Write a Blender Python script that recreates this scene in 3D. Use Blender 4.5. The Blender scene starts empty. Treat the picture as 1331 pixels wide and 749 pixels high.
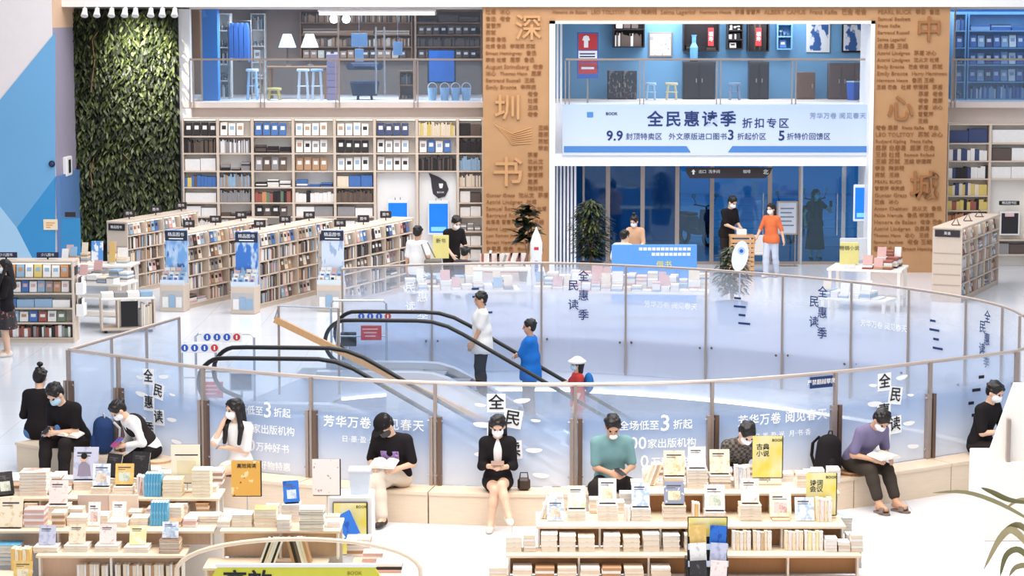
import bpy, math, random
import numpy as np
from mathutils import Vector, Matrix, geometry

random.seed(7)
SC = bpy.context.scene
COL = SC.collection
PI = math.pi

# ------------------------------------------------------------------ camera
F, CX, CY, EYE = 2973.0, 665.5, 374.5, 5.9
TH = math.atan(354.5 / F)
FWD = Vector((0, math.cos(TH), -math.sin(TH)))
UPV = Vector((0, math.sin(TH), math.cos(TH)))
cam = bpy.data.cameras.new('camera')
cam.sensor_width = 36.0
cam.lens = 36.0 * F / 1331.0
cam.clip_end = 400
camo = bpy.data.objects.new('camera', cam)
camo.location = (0, 0, EYE)
camo.rotation_euler = (PI / 2 - TH, 0, 0)
COL.objects.link(camo)
SC.camera = camo


def ray(px, py):
    return FWD + Vector((1, 0, 0)) * ((px - CX) / F) + UPV * ((CY - py) / F)


def G(px, py, z=0.0):
    "a pixel's point on the horizontal plane z"
    d = ray(px, py)
    return Vector((0, 0, EYE)) + d * ((z - EYE) / d.z)


def W(px, py, Y):
    "a pixel's point on the upright plane at depth Y"
    d = ray(px, py)
    return Vector((0, 0, EYE)) + d * (Y / d.y)


# ------------------------------------------------------------------ light
def lin(r, g, b):
    f = lambda c: c / 12.92 if c <= 0.04045 else ((c + 0.055) / 1.055) ** 2.4
    return (f(r / 255.0), f(g / 255.0), f(b / 255.0))


world = bpy.data.worlds.new('world')
SC.world = world
world.use_nodes = True
wn = world.node_tree.nodes['Background']
wn.inputs[0].default_value = (0.76, 0.86, 1.0, 1)
wn.inputs[1].default_value = 0.48
vs = SC.view_settings
vs.view_transform = 'Standard'
vs.look = 'None'
vs.gamma = 1.0
vs.exposure = 0.22
vs.use_curve_mapping = False


def area(name, loc, size, energy, color=(1, 1, 1), rot=(0, 0, 0)):
    l = bpy.data.lights.new(name, 'AREA')
    l.shape = 'RECTANGLE'
    l.size, l.size_y = size
    l.energy = energy
    l.color = color
    o = bpy.data.objects.new(name, l)
    o.location = loc
    o.rotation_euler = rot
    COL.objects.link(o)
    return o


area('ceiling_light_front', (0.5, 22.5, 9.5), (13, 9), 1950, (1.0, 0.92, 0.84))
area('ceiling_light_atrium', (1.0, 34, 11.5), (12, 10), 1150, (0.93, 0.97, 1.0))
area('ceiling_light_back', (0.5, 46.5, 10.5), (20, 8), 1900, (1.0, 0.95, 0.92))
area('ceiling_light_lower', (1.5, 36.0, -1.0), (8, 5), 650, (0.85, 0.93, 1.0))

# ------------------------------------------------------------------ materials
MATS = {}


def M(name, col, rough=0.6, metal=0.0, var=0.05, scale=6.0, emit=0.0, spec=0.4, stretch=None):
    "procedural material: a base colour with faint noise"
    if name in MATS:
        return MATS[name]
    m = bpy.data.materials.new(name)
    m.use_nodes = True
    nt = m.node_tree
    b = nt.nodes['Principled BSDF']
    c = lin(*col)
    b.inputs['Roughness'].default_value = rough
    b.inputs['Metallic'].default_value = metal
    b.inputs['Specular IOR Level'].default_value = spec
    if emit:
        b.inputs['Emission Color'].default_value = (*c, 1)
        b.inputs['Emission Strength'].default_value = emit
    if var:
        tc = nt.nodes.new('ShaderNodeTexCoord')
        mp = nt.nodes.new('ShaderNodeMapping')
        if stretch:
            mp.inputs['Scale'].default_value = stretch
        n = nt.nodes.new('ShaderNodeTexNoise')
        n.inputs['Scale'].default_value = scale
        n.inputs['Detail'].default_value = 3
        mx = nt.nodes.new('ShaderNodeMix')
        mx.data_type = 'RGBA'
        mx.inputs[6].default_value = (*[x * (1 - var * 2) for x in c], 1)
        mx.inputs[7].default_value = (*[min(1, x * (1 + var)) for x in c], 1)
        nt.links.new(tc.outputs['Object'], mp.inputs[0])
        nt.links.new(mp.outputs[0], n.inputs['Vector'])
        nt.links.new(n.outputs['Fac'], mx.inputs[0])
        nt.links.new(mx.outputs[2], b.inputs['Base Color'])
    else:
        b.inputs['Base Color'].default_value = (*c, 1)
    m.diffuse_color = (*c, 1)
    MATS[name] = m
    return m


def glass(name, tint=(1, 1, 1), film=None, stops=None, gloss=0.06):
    """sheet glass, optionally carrying a printed translucent film whose cover runs
    with height over the pane: stops = [(height 0..1, cover, colour), ...]"""
    m = bpy.data.materials.new(name)
    m.use_nodes = True
    nt = m.node_tree
    nt.nodes.clear()
    out = nt.nodes.new('ShaderNodeOutputMaterial')
    tr = nt.nodes.new('ShaderNodeBsdfTransparent')
    tr.inputs[0].default_value = (*tint, 1)
    gl = nt.nodes.new('ShaderNodeBsdfGlossy')
    gl.inputs['Roughness'].default_value = 0.04
    gl.inputs[0].default_value = (0.9, 0.95, 1, 1)
    mg = nt.nodes.new('ShaderNodeMixShader')
    mg.inputs[0].default_value = gloss
    nt.links.new(tr.outputs[0], mg.inputs[1])
    nt.links.new(gl.outputs[0], mg.inputs[2])
    last = mg
    if stops:
        tc = nt.nodes.new('ShaderNodeTexCoord')
        sp = nt.nodes.new('ShaderNodeSeparateXYZ')
        nt.links.new(tc.outputs['Generated'], sp.inputs[0])
        ra = nt.nodes.new('ShaderNodeValToRGB')
        rc = nt.nodes.new('ShaderNodeValToRGB')
        for r, kind in ((ra, 0), (rc, 1)):
            e = r.color_ramp.elements
            while len(e) > 1:
                e.remove(e[0])
            for i, (h, a, c) in enumerate(stops):
                x = e[0] if i == 0 else e.new(h)
                x.position = h
                x.color = (a, a, a, 1) if kind == 0 else (*lin(*c), 1)
            nt.links.new(sp.outputs[2], r.inputs[0])
        df = nt.nodes.new('ShaderNodeBsdfDiffuse')
        tl = nt.nodes.new('ShaderNodeBsdfTranslucent')
        md = nt.nodes.new('ShaderNodeMixShader')
        md.inputs[0].default_value = 0.35
        nt.links.new(rc.outputs[0], df.inputs[0])
        nt.links.new(rc.outputs[0], tl.inputs[0])
        nt.links.new(df.outputs[0], md.inputs[1])
        nt.links.new(tl.outputs[0], md.inputs[2])
        mf = nt.nodes.new('ShaderNodeMixShader')
        nt.links.new(ra.outputs[0], mf.inputs[0])
        nt.links.new(last.outputs[0], mf.inputs[1])
        nt.links.new(md.outputs[0], mf.inputs[2])
        last = mf
    nt.links.new(last.outputs[0], out.inputs[0])
    MATS[name] = m
    return m


def printed(name, base, inks, scale=3.0, rough=0.5):
    "flat print: soft-edged patches of ink on a base colour"
    m = bpy.data.materials.new(name)
    m.use_nodes = True
    nt = m.node_tree
    b = nt.nodes['Principled BSDF']
    b.inputs['Roughness'].default_value = rough
    tc = nt.nodes.new('ShaderNodeTexCoord')
    prev = None
    for i, (ink, lo, hi) in enumerate(inks):
        mp = nt.nodes.new('ShaderNodeMapping')
        mp.inputs['Location'].default_value = (i * 3.7 + len(name), i * 1.9, i * 5.3)
        n = nt.nodes.new('ShaderNodeTexNoise')
        n.inputs['Scale'].default_value = scale * (1 + 0.4 * i)
        n.inputs['Detail'].default_value = 2
        r = nt.nodes.new('ShaderNodeValToRGB')
        r.color_ramp.elements[0].position = lo
        r.color_ramp.elements[1].position = hi
        mx = nt.nodes.new('ShaderNodeMix')
        mx.data_type = 'RGBA'
        nt.links.new(tc.outputs['Generated'], mp.inputs[0])
        nt.links.new(mp.outputs[0], n.inputs['Vector'])
        nt.links.new(n.outputs['Fac'], r.inputs[0])
        nt.links.new(r.outputs[0], mx.inputs[0])
        if prev is None:
            mx.inputs[6].default_value = (*lin(*base), 1)
        else:
            nt.links.new(prev.outputs[2], mx.inputs[6])
        mx.inputs[7].default_value = (*lin(*ink), 1)
        prev = mx
    nt.links.new(prev.outputs[2], b.inputs['Base Color'])
    m.diffuse_color = (*lin(*base), 1)
    MATS[name] = m
    return m


# ------------------------------------------------------------------ mesh building
class B:
    "collects shapes; build() links them as one mesh object"

    def __init__(s, xf=None):
        s.v, s.f, s.m, s.xf = [], [], [], xf

    def add(s, vs_, fs, mi=0):
        o = len(s.v)
        if s.xf is not None:
            vs_ = [s.xf @ Vector(q) for q in vs_]
        s.v.extend([tuple(q) for q in vs_])
        s.f.extend([tuple(i + o for i in q) for q in fs])
        s.m.extend([mi] * len(fs))
        return s

    BF = [(0, 3, 2, 1), (4, 5, 6, 7), (0, 1, 5, 4), (1, 2, 6, 5), (2, 3, 7, 6), (3, 0, 4, 7)]

    def box(s, x0, x1, y0, y1, z0, z1, mi=0, M_=None):
        p = [(x0, y0, z0), (x1, y0, z0), (x1, y1, z0), (x0, y1, z0), (x0, y0, z1), (x1, y0, z1), (x1, y1, z1), (x0, y1, z1)]
        if M_ is not None:
            p = [M_ @ Vector(q) for q in p]
        return s.add(p, B.BF, mi)

    def cbox(s, c, d, mi=0, M_=None):
        return s.box(c[0] - d[0] / 2, c[0] + d[0] / 2, c[1] - d[1] / 2, c[1] + d[1] / 2, c[2] - d[2] / 2, c[2] + d[2] / 2, mi, M_)

    def rbox(s, x0, x1, y0, y1, z0, z1, r=0.01, mi=0, M_=None):
        "box with chamfered edges"
        P, ids = [], {}
        xs, ys, zs = (x0, x1), (y0, y1), (z0, z1)
        F_ = []
        for i in (0, 1):
            for j in (0, 1):
                for k in (0, 1):
                    sx, sy, sz = (1, -1)[i] * r, (1, -1)[j] * r, (1, -1)[k] * r
                    for a, q in (('x', (xs[i], ys[j] + sy, zs[k] + sz)), ('y', (xs[i] + sx, ys[j], zs[k] + sz)), ('z', (xs[i] + sx, ys[j] + sy, zs[k]))):
                        ids[(i, j, k, a)] = len(P)
                        P.append(q)
                    tri = (ids[(i, j, k, 'x')], ids[(i, j, k, 'y')], ids[(i, j, k, 'z')])
                    F_.append(tri if (i + j + k) % 2 else tri[::-1])
        quad = lambda a, *ks: F_.append(tuple(ids[(*q, a)] for q in ks))
        quad('x', (0, 0, 0), (0, 0, 1), (0, 1, 1), (0, 1, 0)); quad('x', (1, 0, 0), (1, 1, 0), (1, 1, 1), (1, 0, 1))
        quad('y', (0, 0, 0), (1, 0, 0), (1, 0, 1), (0, 0, 1)); quad('y', (0, 1, 0), (0, 1, 1), (1, 1, 1), (1, 1, 0))
        quad('z', (0, 0, 0), (0, 1, 0), (1, 1, 0), (1, 0, 0)); quad('z', (0, 0, 1), (1, 0, 1), (1, 1, 1), (0, 1, 1))
        for a in (0, 1):
            for b in (0, 1):
                F_.append((ids[(a, b, 0, 'x')], ids[(a, b, 1, 'x')], ids[(a, b, 1, 'y')], ids[(a, b, 0, 'y')]))
                F_.append((ids[(a, 0, b, 'x')], ids[(a, 1, b, 'x')], ids[(a, 1, b, 'z')], ids[(a, 0, b, 'z')]))
                F_.append((ids[(0, a, b, 'y')], ids[(1, a, b, 'y')], ids[(1, a, b, 'z')], ids[(0, a, b, 'z')]))
        if M_ is not None:
            P = [M_ @ Vector(q) for q in P]
        return s.add(P, F_, mi)

    def prism(s, poly, z0, z1, mi=0, M_=None):
        n = len(poly)
        p = [(x, y, z0) for x, y in poly] + [(x, y, z1) for x, y in poly]
        if M_ is not None:
            p = [M_ @ Vector(q) for q in p]
        f = [tuple(range(n))[::-1], tuple(range(n, 2 * n))] + [(i, (i + 1) % n, n + (i + 1) % n, n + i) for i in range(n)]
        return s.add(p, f, mi)

    def tube(s, path, r, n=8, mi=0, closed=False, rz=None):
        "round tube along a path; r a number or one per point"
        P = [Vector(q) for q in path]
        k = len(P)
        rr = r if hasattr(r, '__len__') else [r] * k
        V, Fs = [], []
        ref = None
        for i in range(k):
            t = (P[min(i + 1, k - 1)] - P[max(i - 1, 0)])
            t = t.normalized() if t.length > 1e-9 else Vector((0, 0, 1))
            if ref is None:
                ref = Vector((0, 0, 1)) if abs(t.z) < 0.9 else Vector((1, 0, 0))
            a = ref - t * ref.dot(t)
            a = a.normalized() if a.length > 1e-6 else t.orthogonal().normalized()
            ref = a
            b = t.cross(a)
            for j in range(n):
                an = 2 * PI * j / n
                V.append(P[i] + a * (rr[i] * math.cos(an)) + b * (rr[i] * (rz or 1) * math.sin(an)))
        for i in range(k - 1):
            for j in range(n):
                Fs.append((i * n + j, i * n + (j + 1) % n, (i + 1) * n + (j + 1) % n, (i + 1) * n + j))
        Fs.append(tuple(range(n))[::-1])
        Fs.append(tuple((k - 1) * n + j for j in range(n)))
        return s.add(V, Fs, mi)

    def lathe(s, prof, n=16, mi=0, c=(0, 0, 0), M_=None):
        "profile [(r, z)...] turned about z"
        V, Fs = [], []
        for r, z in prof:
            for j in range(n):
                a = 2 * PI * j / n
                V.append((c[0] + r * math.cos(a), c[1] + r * math.sin(a), c[2] + z))
        for i in range(len(prof) - 1):
            for j in range(n):
                Fs.append((i * n + j, i * n + (j + 1) % n, (i + 1) * n + (j + 1) % n, (i + 1) * n + j))
        Fs.append(tuple(range(n))[::-1])
        Fs.append(tuple((len(prof) - 1) * n + j for j in range(n)))
        if M_ is not None:
            V = [M_ @ Vector(q) for q in V]
        return s.add(V, Fs, mi)

    def strip(s, a, b, mi=0):
        "quads between two equally long point rows"
        n = len(a)
        return s.add(list(a) + list(b), [(i, i + 1, n + i + 1, n + i) for i in range(n - 1)], mi)

    def mesh(s, name, mats):
        me = bpy.data.meshes.new(name)
        me.from_pydata(s.v, [], s.f)
        for m in (mats if isinstance(mats, (list, tuple)) else [mats]):
            me.materials.append(m)
        if any(s.m):
            me.polygons.foreach_set('material_index', s.m)
        me.update()
        return me

    def build(s, name, mats, parent=None, world_=False, smooth=False):
        if world_ and parent is not None:
            inv = LM(parent).inverted()
            s.v = [tuple(inv @ Vector(q)) for q in s.v]
        me = s.mesh(name, mats)
        if smooth:
            me.polygons.foreach_set('use_smooth', [True] * len(me.polygons))
        return link(name, me, parent)


def LM(o):
    m = Matrix.LocRotScale(o.location, o.rotation_euler.to_quaternion(), o.scale)
    return LM(o.parent) @ m if o.parent else m


def link(name, me, parent=None):
    o = bpy.data.objects.new(name, me)
    COL.objects.link(o)
    if parent is not None:
        o.parent = parent
    return o


def tag(o, label, cat, group=None):
    o['label'] = label
    o['category'] = cat
    if group:
        o['group'] = group
    return o


def thing(name, label, cat, loc=(0, 0, 0), rz=0.0, group=None):
    o = bpy.data.objects.new(name, None)
    o.empty_display_size = 0.1
    COL.objects.link(o)
    o.location = loc
    o.rotation_euler = (0, 0, rz)
    return tag(o, label, cat, group)


def struct(o, label, kind='structure'):
    o['kind'] = kind
    o['label'] = label
    return o


def copy_tree(o, parent=None):
    c = o.copy()
    COL.objects.link(c)
    c.parent = parent
    for ch in list(o.children):
        copy_tree(ch, c)
    return c


_tc = {}


def text_mesh(body, size, mat, depth=0.004, bold=0.0, align='CENTER', spacing=1.0, vertical=False):
    key = (body, round(size, 4), mat.name, depth, bold, align, spacing, vertical)
    if key in _tc:
        return _tc[key]
    c = bpy.data.curves.new('lettering', 'FONT')
    c.body = '\n'.join(body) if vertical else body
    c.size = size
    c.extrude = depth
    c.offset = bold * size
    c.resolution_u = 2
    c.align_x = align
    c.align_y = 'CENTER'
    c.space_character = spacing
    o = bpy.data.objects.new('lettering', c)
    me = o.to_mesh().copy()
    me.name = 'lettering'
    o.to_mesh_clear()
    bpy.data.objects.remove(o)
    bpy.data.curves.remove(c)
    me.materials.clear()
    me.materials.append(mat)
    _tc[key] = me
    return me


def text(body, size, mat, loc, rz=0.0, parent=None, tilt=PI / 2, name='lettering', world_=False, roll=0.0, **k):
    "upright lettering that reads from -Y when rz = 0; large Chinese lines are set character by character"
    if size >= 0.1 and 1 < len(body) < 9 and all(ord(c_) > 0x3000 for c_ in body) and not k.get('vertical'):
        sp_c = size * k.get('spacing', 1.0)
        for i, c_ in enumerate(body):
            d_ = Matrix.Rotation(rz, 4, 'Z') @ Vector(((i - (len(body) - 1) / 2) * sp_c, 0, 0))
            text(c_, size, mat, Vector(loc) + d_, rz, parent, tilt, 'character', world_, roll, **k)
        return None
    o = link(name, text_mesh(body, size, mat, **k), parent)
    m = Matrix.Translation(loc) @ Matrix.Rotation(rz, 4, 'Z') @ Matrix.Rotation(tilt, 4, 'X') @ Matrix.Rotation(roll, 4, 'Z')
    if world_ and parent is not None:
        m = LM(parent).inverted() @ m
    o.matrix_local = m
    return o


WHITE = M('white_paint', (238, 236, 234), 0.5, var=0.02)
WARMW = M('warm_white_board', (240, 232, 222), 0.5, var=0.02)
STEEL = M('brushed_steel', (176, 160, 150), 0.35, 0.55, var=0.05, scale=20)
STEELB = M('brown_steel', (120, 96, 82), 0.35, 0.5, var=0.05, scale=20)
CHROME = M('pale_metal', (200, 205, 212), 0.25, 0.7, var=0.03)
BLACKR = M('black_rubber', (24, 20, 20), 0.35, var=0.05)
BLACKP = M('black_plastic', (28, 26, 27), 0.5, var=0.05)
DARKSIGN = M('dark_sign', (52, 44, 46), 0.5, var=0.03)
PALEWOOD = M('pale_wood', (234, 212, 186), 0.5, var=0.06, scale=5, stretch=(1, 1, 14))
SHELFWOOD = M('shelf_wood', (214, 196, 178), 0.55, var=0.05, scale=5, stretch=(14, 1, 1))
TANWOOD = M('tan_wood', (206, 160, 112), 0.5, var=0.08, scale=5, stretch=(8, 1, 1))
BROWNWOOD = M('brown_wood', (150, 104, 66), 0.5, var=0.1, scale=5, stretch=(1, 1, 10))
INKBLUE = M('ink_blue', (30, 52, 104), 0.6, var=0)
INKBLACK = M('ink_black', (22, 24, 34), 0.6, var=0)
INKWHITE = M('ink_white', (250, 250, 250), 0.6, var=0)
SCREEN = M('blue_screen', (24, 110, 205), 0.2, var=0.12, scale=3, emit=0.5)
PAGES = M('paper_pages', (240, 230, 214), 0.8, var=0.04, scale=40, stretch=(1, 1, 8))


# ------------------------------------------------------------------ figures: blended volumes turned into one skin
class Field:
    def __init__(s):
        s.p, s.sub, s.cuts = [], [], []

    def cap(s, a, b, ra, rb=None, k=0.03):
        s.p.append(('c', np.array(a, float), np.array(b, float), ra, ra if rb is None else rb, k)); return s

    def ell(s, c, ax, r, k=0.03, sub=False):
        (s.sub if sub else s.p).append(('e', np.array(c, float), np.array([list(q) for q in ax], float), np.array(r, float), 0, k)); return s

    def cut(s, point, normal):
        "keep the side that the normal points away from"
        s.cuts.append((np.array(point, float), np.array(normal, float))); return s

    @staticmethod
    def dist(pr, X):
        if pr[0] == 'c':
            _, a, b, ra, rb, k = pr
            ba = b - a
            t = np.clip(((X - a) @ ba) / max(ba @ ba, 1e-9), 0, 1)
            return np.linalg.norm(X - a - t[..., None] * ba, axis=-1) - (ra + (rb - ra) * t)
        _, c, A, r, _, k = pr
        q = (X - c) @ A.T
        k0 = np.linalg.norm(q / r, axis=-1)
        k1 = np.linalg.norm(q / (r * r), axis=-1)
        return k0 * (k0 - 1) / np.maximum(k1, 1e-6)

    @staticmethod
    def bounds(pr):
        if pr[0] == 'c':
            r = max(pr[3], pr[4])
            return np.minimum(pr[1], pr[2]) - r, np.maximum(pr[1], pr[2]) + r
        e = np.sqrt(((pr[2] * pr[3][:, None]) ** 2).sum(0))
        return pr[1] - e, pr[1] + e

    def mesh(s, v):
        bs = [s.bounds(p) for p in s.p]
        lo = np.min([b[0] for b in bs], 0) - 4 * v
        hi = np.max([b[1] for b in bs], 0) + 4 * v
        n = np.ceil((hi - lo) / v).astype(int) + 1
        ax = [lo[i] + v * np.arange(n[i]) for i in range(3)]
        D = np.full(n, 1.0, np.float32)

        def region(b, pad):
            i0 = np.clip(np.floor((b[0] - pad - lo) / v).astype(int), 0, n - 1)
            i1 = np.clip(np.ceil((b[1] + pad - lo) / v).astype(int) + 1, 1, n)
            sl = tuple(slice(a, c) for a, c in zip(i0, i1))
            X = np.stack(np.meshgrid(*[ax[i][sl[i]] for i in range(3)], indexing='ij'), -1)
            return sl, X
        for pr, b in zip(s.p, bs):
            k = pr[5]
            sl, X = region(b, k + 3 * v)
            d = s.dist(pr, X)
            a = D[sl]
            h = np.maximum(k - np.abs(a - d), 0) / max(k, 1e-6)
            D[sl] = np.minimum(a, d) - h * h * k * 0.25
        for pr in s.sub:
            sl, X = region(s.bounds(pr), 3 * v)
            D[sl] = np.maximum(D[sl], -s.dist(pr, X))
        if s.cuts:
            X = np.stack(np.meshgrid(*ax, indexing='ij'), -1)
            for p, nn in s.cuts:
                D = np.maximum(D, (X - p) @ (nn / np.linalg.norm(nn)))
        I = (D < 0)
        nx, ny, nz = n
        S = np.zeros((nx - 1, ny - 1, nz - 1), np.int8)
        cor = [(i, j, k) for i in (0, 1) for j in (0, 1) for k in (0, 1)]
        for i, j, k in cor:
            S += I[i:nx - 1 + i, j:ny - 1 + j, k:nz - 1 + k]
        act = (S > 0) & (S < 8)
        ci = np.argwhere(act)
        idx = np.full(S.shape, -1, np.int64)
        idx[act] = np.arange(len(ci))
        val = {c: D[ci[:, 0] + c[0], ci[:, 1] + c[1], ci[:, 2] + c[2]] for c in cor}
        acc = np.zeros((len(ci), 3))
        cnt = np.zeros(len(ci))
        for a in cor:
            for d in range(3):
                if a[d] == 0:
                    b = tuple(1 if q == d else a[q] for q in range(3))
                    va, vb = val[a], val[b]
                    x = (va < 0) != (vb < 0)
                    t = np.where(x, va / np.where(x, va - vb, 1), 0)
                    p = np.tile(np.array(a, float), (len(ci), 1))
                    p[:, d] = t
                    acc += p * x[:, None]
                    cnt += x
        V = lo + v * (ci + acc / cnt[:, None])
        Q = []
        for d in range(3):
            e, f = (d + 1) % 3, (d + 2) % 3
            s0 = [slice(1, -1)] * 3
            s0[d] = slice(0, -1)
            s1 = list(s0)
            s1[d] = slice(1, None)
            A, C = I[tuple(s0)], I[tuple(s1)]
            x = np.argwhere(A != C)
            flip = A[A != C]
            base = x + 1
            base[:, d] -= 1
            off = lambda ee, ff: idx[tuple((base - (np.eye(3, dtype=int)[e] * ee) - (np.eye(3, dtype=int)[f] * ff)).T)]
            q = np.stack([off(1, 1), off(0, 1), off(0, 0), off(1, 0)], -1)
            q[~flip] = q[~flip][:, ::-1]
            Q.append(q)
        Q = np.concatenate(Q)
        Q = Q[(Q >= 0).all(1)]
        return V, Q

    def build(s, name, mat, parent, v):
        V, Q = s.mesh(v)
        me = bpy.data.meshes.new(name)
        me.vertices.add(len(V))
        me.vertices.foreach_set('co', V.astype(np.float32).ravel())
        me.loops.add(len(Q) * 4)
        me.loops.foreach_set('vertex_index', Q.astype(np.int32).ravel())
        me.polygons.add(len(Q))
        me.polygons.foreach_set('loop_start', np.arange(0, len(Q) * 4, 4, dtype=np.int32))
        me.polygons.foreach_set('use_smooth', np.ones(len(Q), bool))
        me.materials.append(mat)
        me.update(calc_edges=True)
        return link(name, me, parent)


def ik(a, b, l1, l2, pole):
    "the middle joint of a two-bone chain from a to b; also the reachable end"
    a, b, pole = Vector(a), Vector(b), Vector(pole)
    d = b - a
    L = d.length
    mx = (l1 + l2) * 0.995
    if L > mx:
        d = d * (mx / L); b = a + d; L = mx
    u = d / L
    x = (l1 * l1 - l2 * l2 + L * L) / (2 * L)
    h = math.sqrt(max(l1 * l1 - x * x, 0))
    p = pole - u * pole.dot(u)
    p = p.normalized() if p.length > 1e-6 else u.orthogonal().normalized()
    return a + u * x + p * h, b


SKIN = M('skin', (226, 184, 156), 0.55, var=0.04, scale=10)
SKIN2 = M('skin_tan', (206, 158, 128), 0.55, var=0.04, scale=10)
HAIR = M('black_hair', (28, 22, 21), 0.45, var=0.1, scale=30)
EYE_M = M('dark_eye', (30, 22, 20), 0.3, var=0)
LIP = M('lip', (176, 108, 98), 0.5, var=0.02)
MASKW = M('white_face_mask', (240, 240, 242), 0.7, var=0.02)
MASKB = M('pale_blue_face_mask', (182, 212, 232), 0.7, var=0.02)
CL = {}


def cloth(name, col, var=0.08):
    return M('cloth_' + name, col, 0.85, var=var, scale=9, spec=0.15)


def hand(F_, w, d, n, side, curl=0.5, s=1.0):
    """palm and five fingers from wrist w: d pointing direction, n palm normal, side = towards the thumb"""
    d, n, side = d.normalized(), n.normalized(), side.normalized()
    pc = w + d * (0.045 * s)
    F_.ell(pc, (d, side, n), (0.052 * s, 0.041 * s, 0.018 * s), 0.02)
    F_.cap(w - d * 0.03 * s, w + d * 0.02 * s, 0.026 * s, 0.025 * s, 0.02)
    for i, (o, L) in enumerate(((0.03, 0.074), (0.0105, 0.083), (-0.0095, 0.077), (-0.0285, 0.06))):
        b = w + d * (0.083 * s) + side * (o * s)
        d1 = (d * math.cos(curl * 0.8) + n * math.sin(curl * 0.8) + side * o * 1.2).normalized()
        d2 = (d * math.cos(curl * 1.9) + n * math.sin(curl * 1.9)).normalized()
        m_ = b + d1 * (L * 0.52 * s)
        F_.cap(b, m_, 0.0098 * s, 0.009 * s, 0.006)
        F_.cap(m_, m_ + d2 * (L * 0.5 * s), 0.009 * s, 0.0078 * s, 0.004)
    b = w + d * (0.03 * s) + side * (0.034 * s)
    m_ = b + (d * 0.7 + side * 0.65 + n * 0.25).normalized() * (0.036 * s)
    F_.cap(b, m_, 0.0125 * s, 0.0105 * s, 0.01)
    F_.cap(m_, m_ + (d * 0.9 + side * 0.15 + n * 0.5).normalized() * (0.032 * s), 0.0105 * s, 0.009 * s, 0.005)


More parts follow.
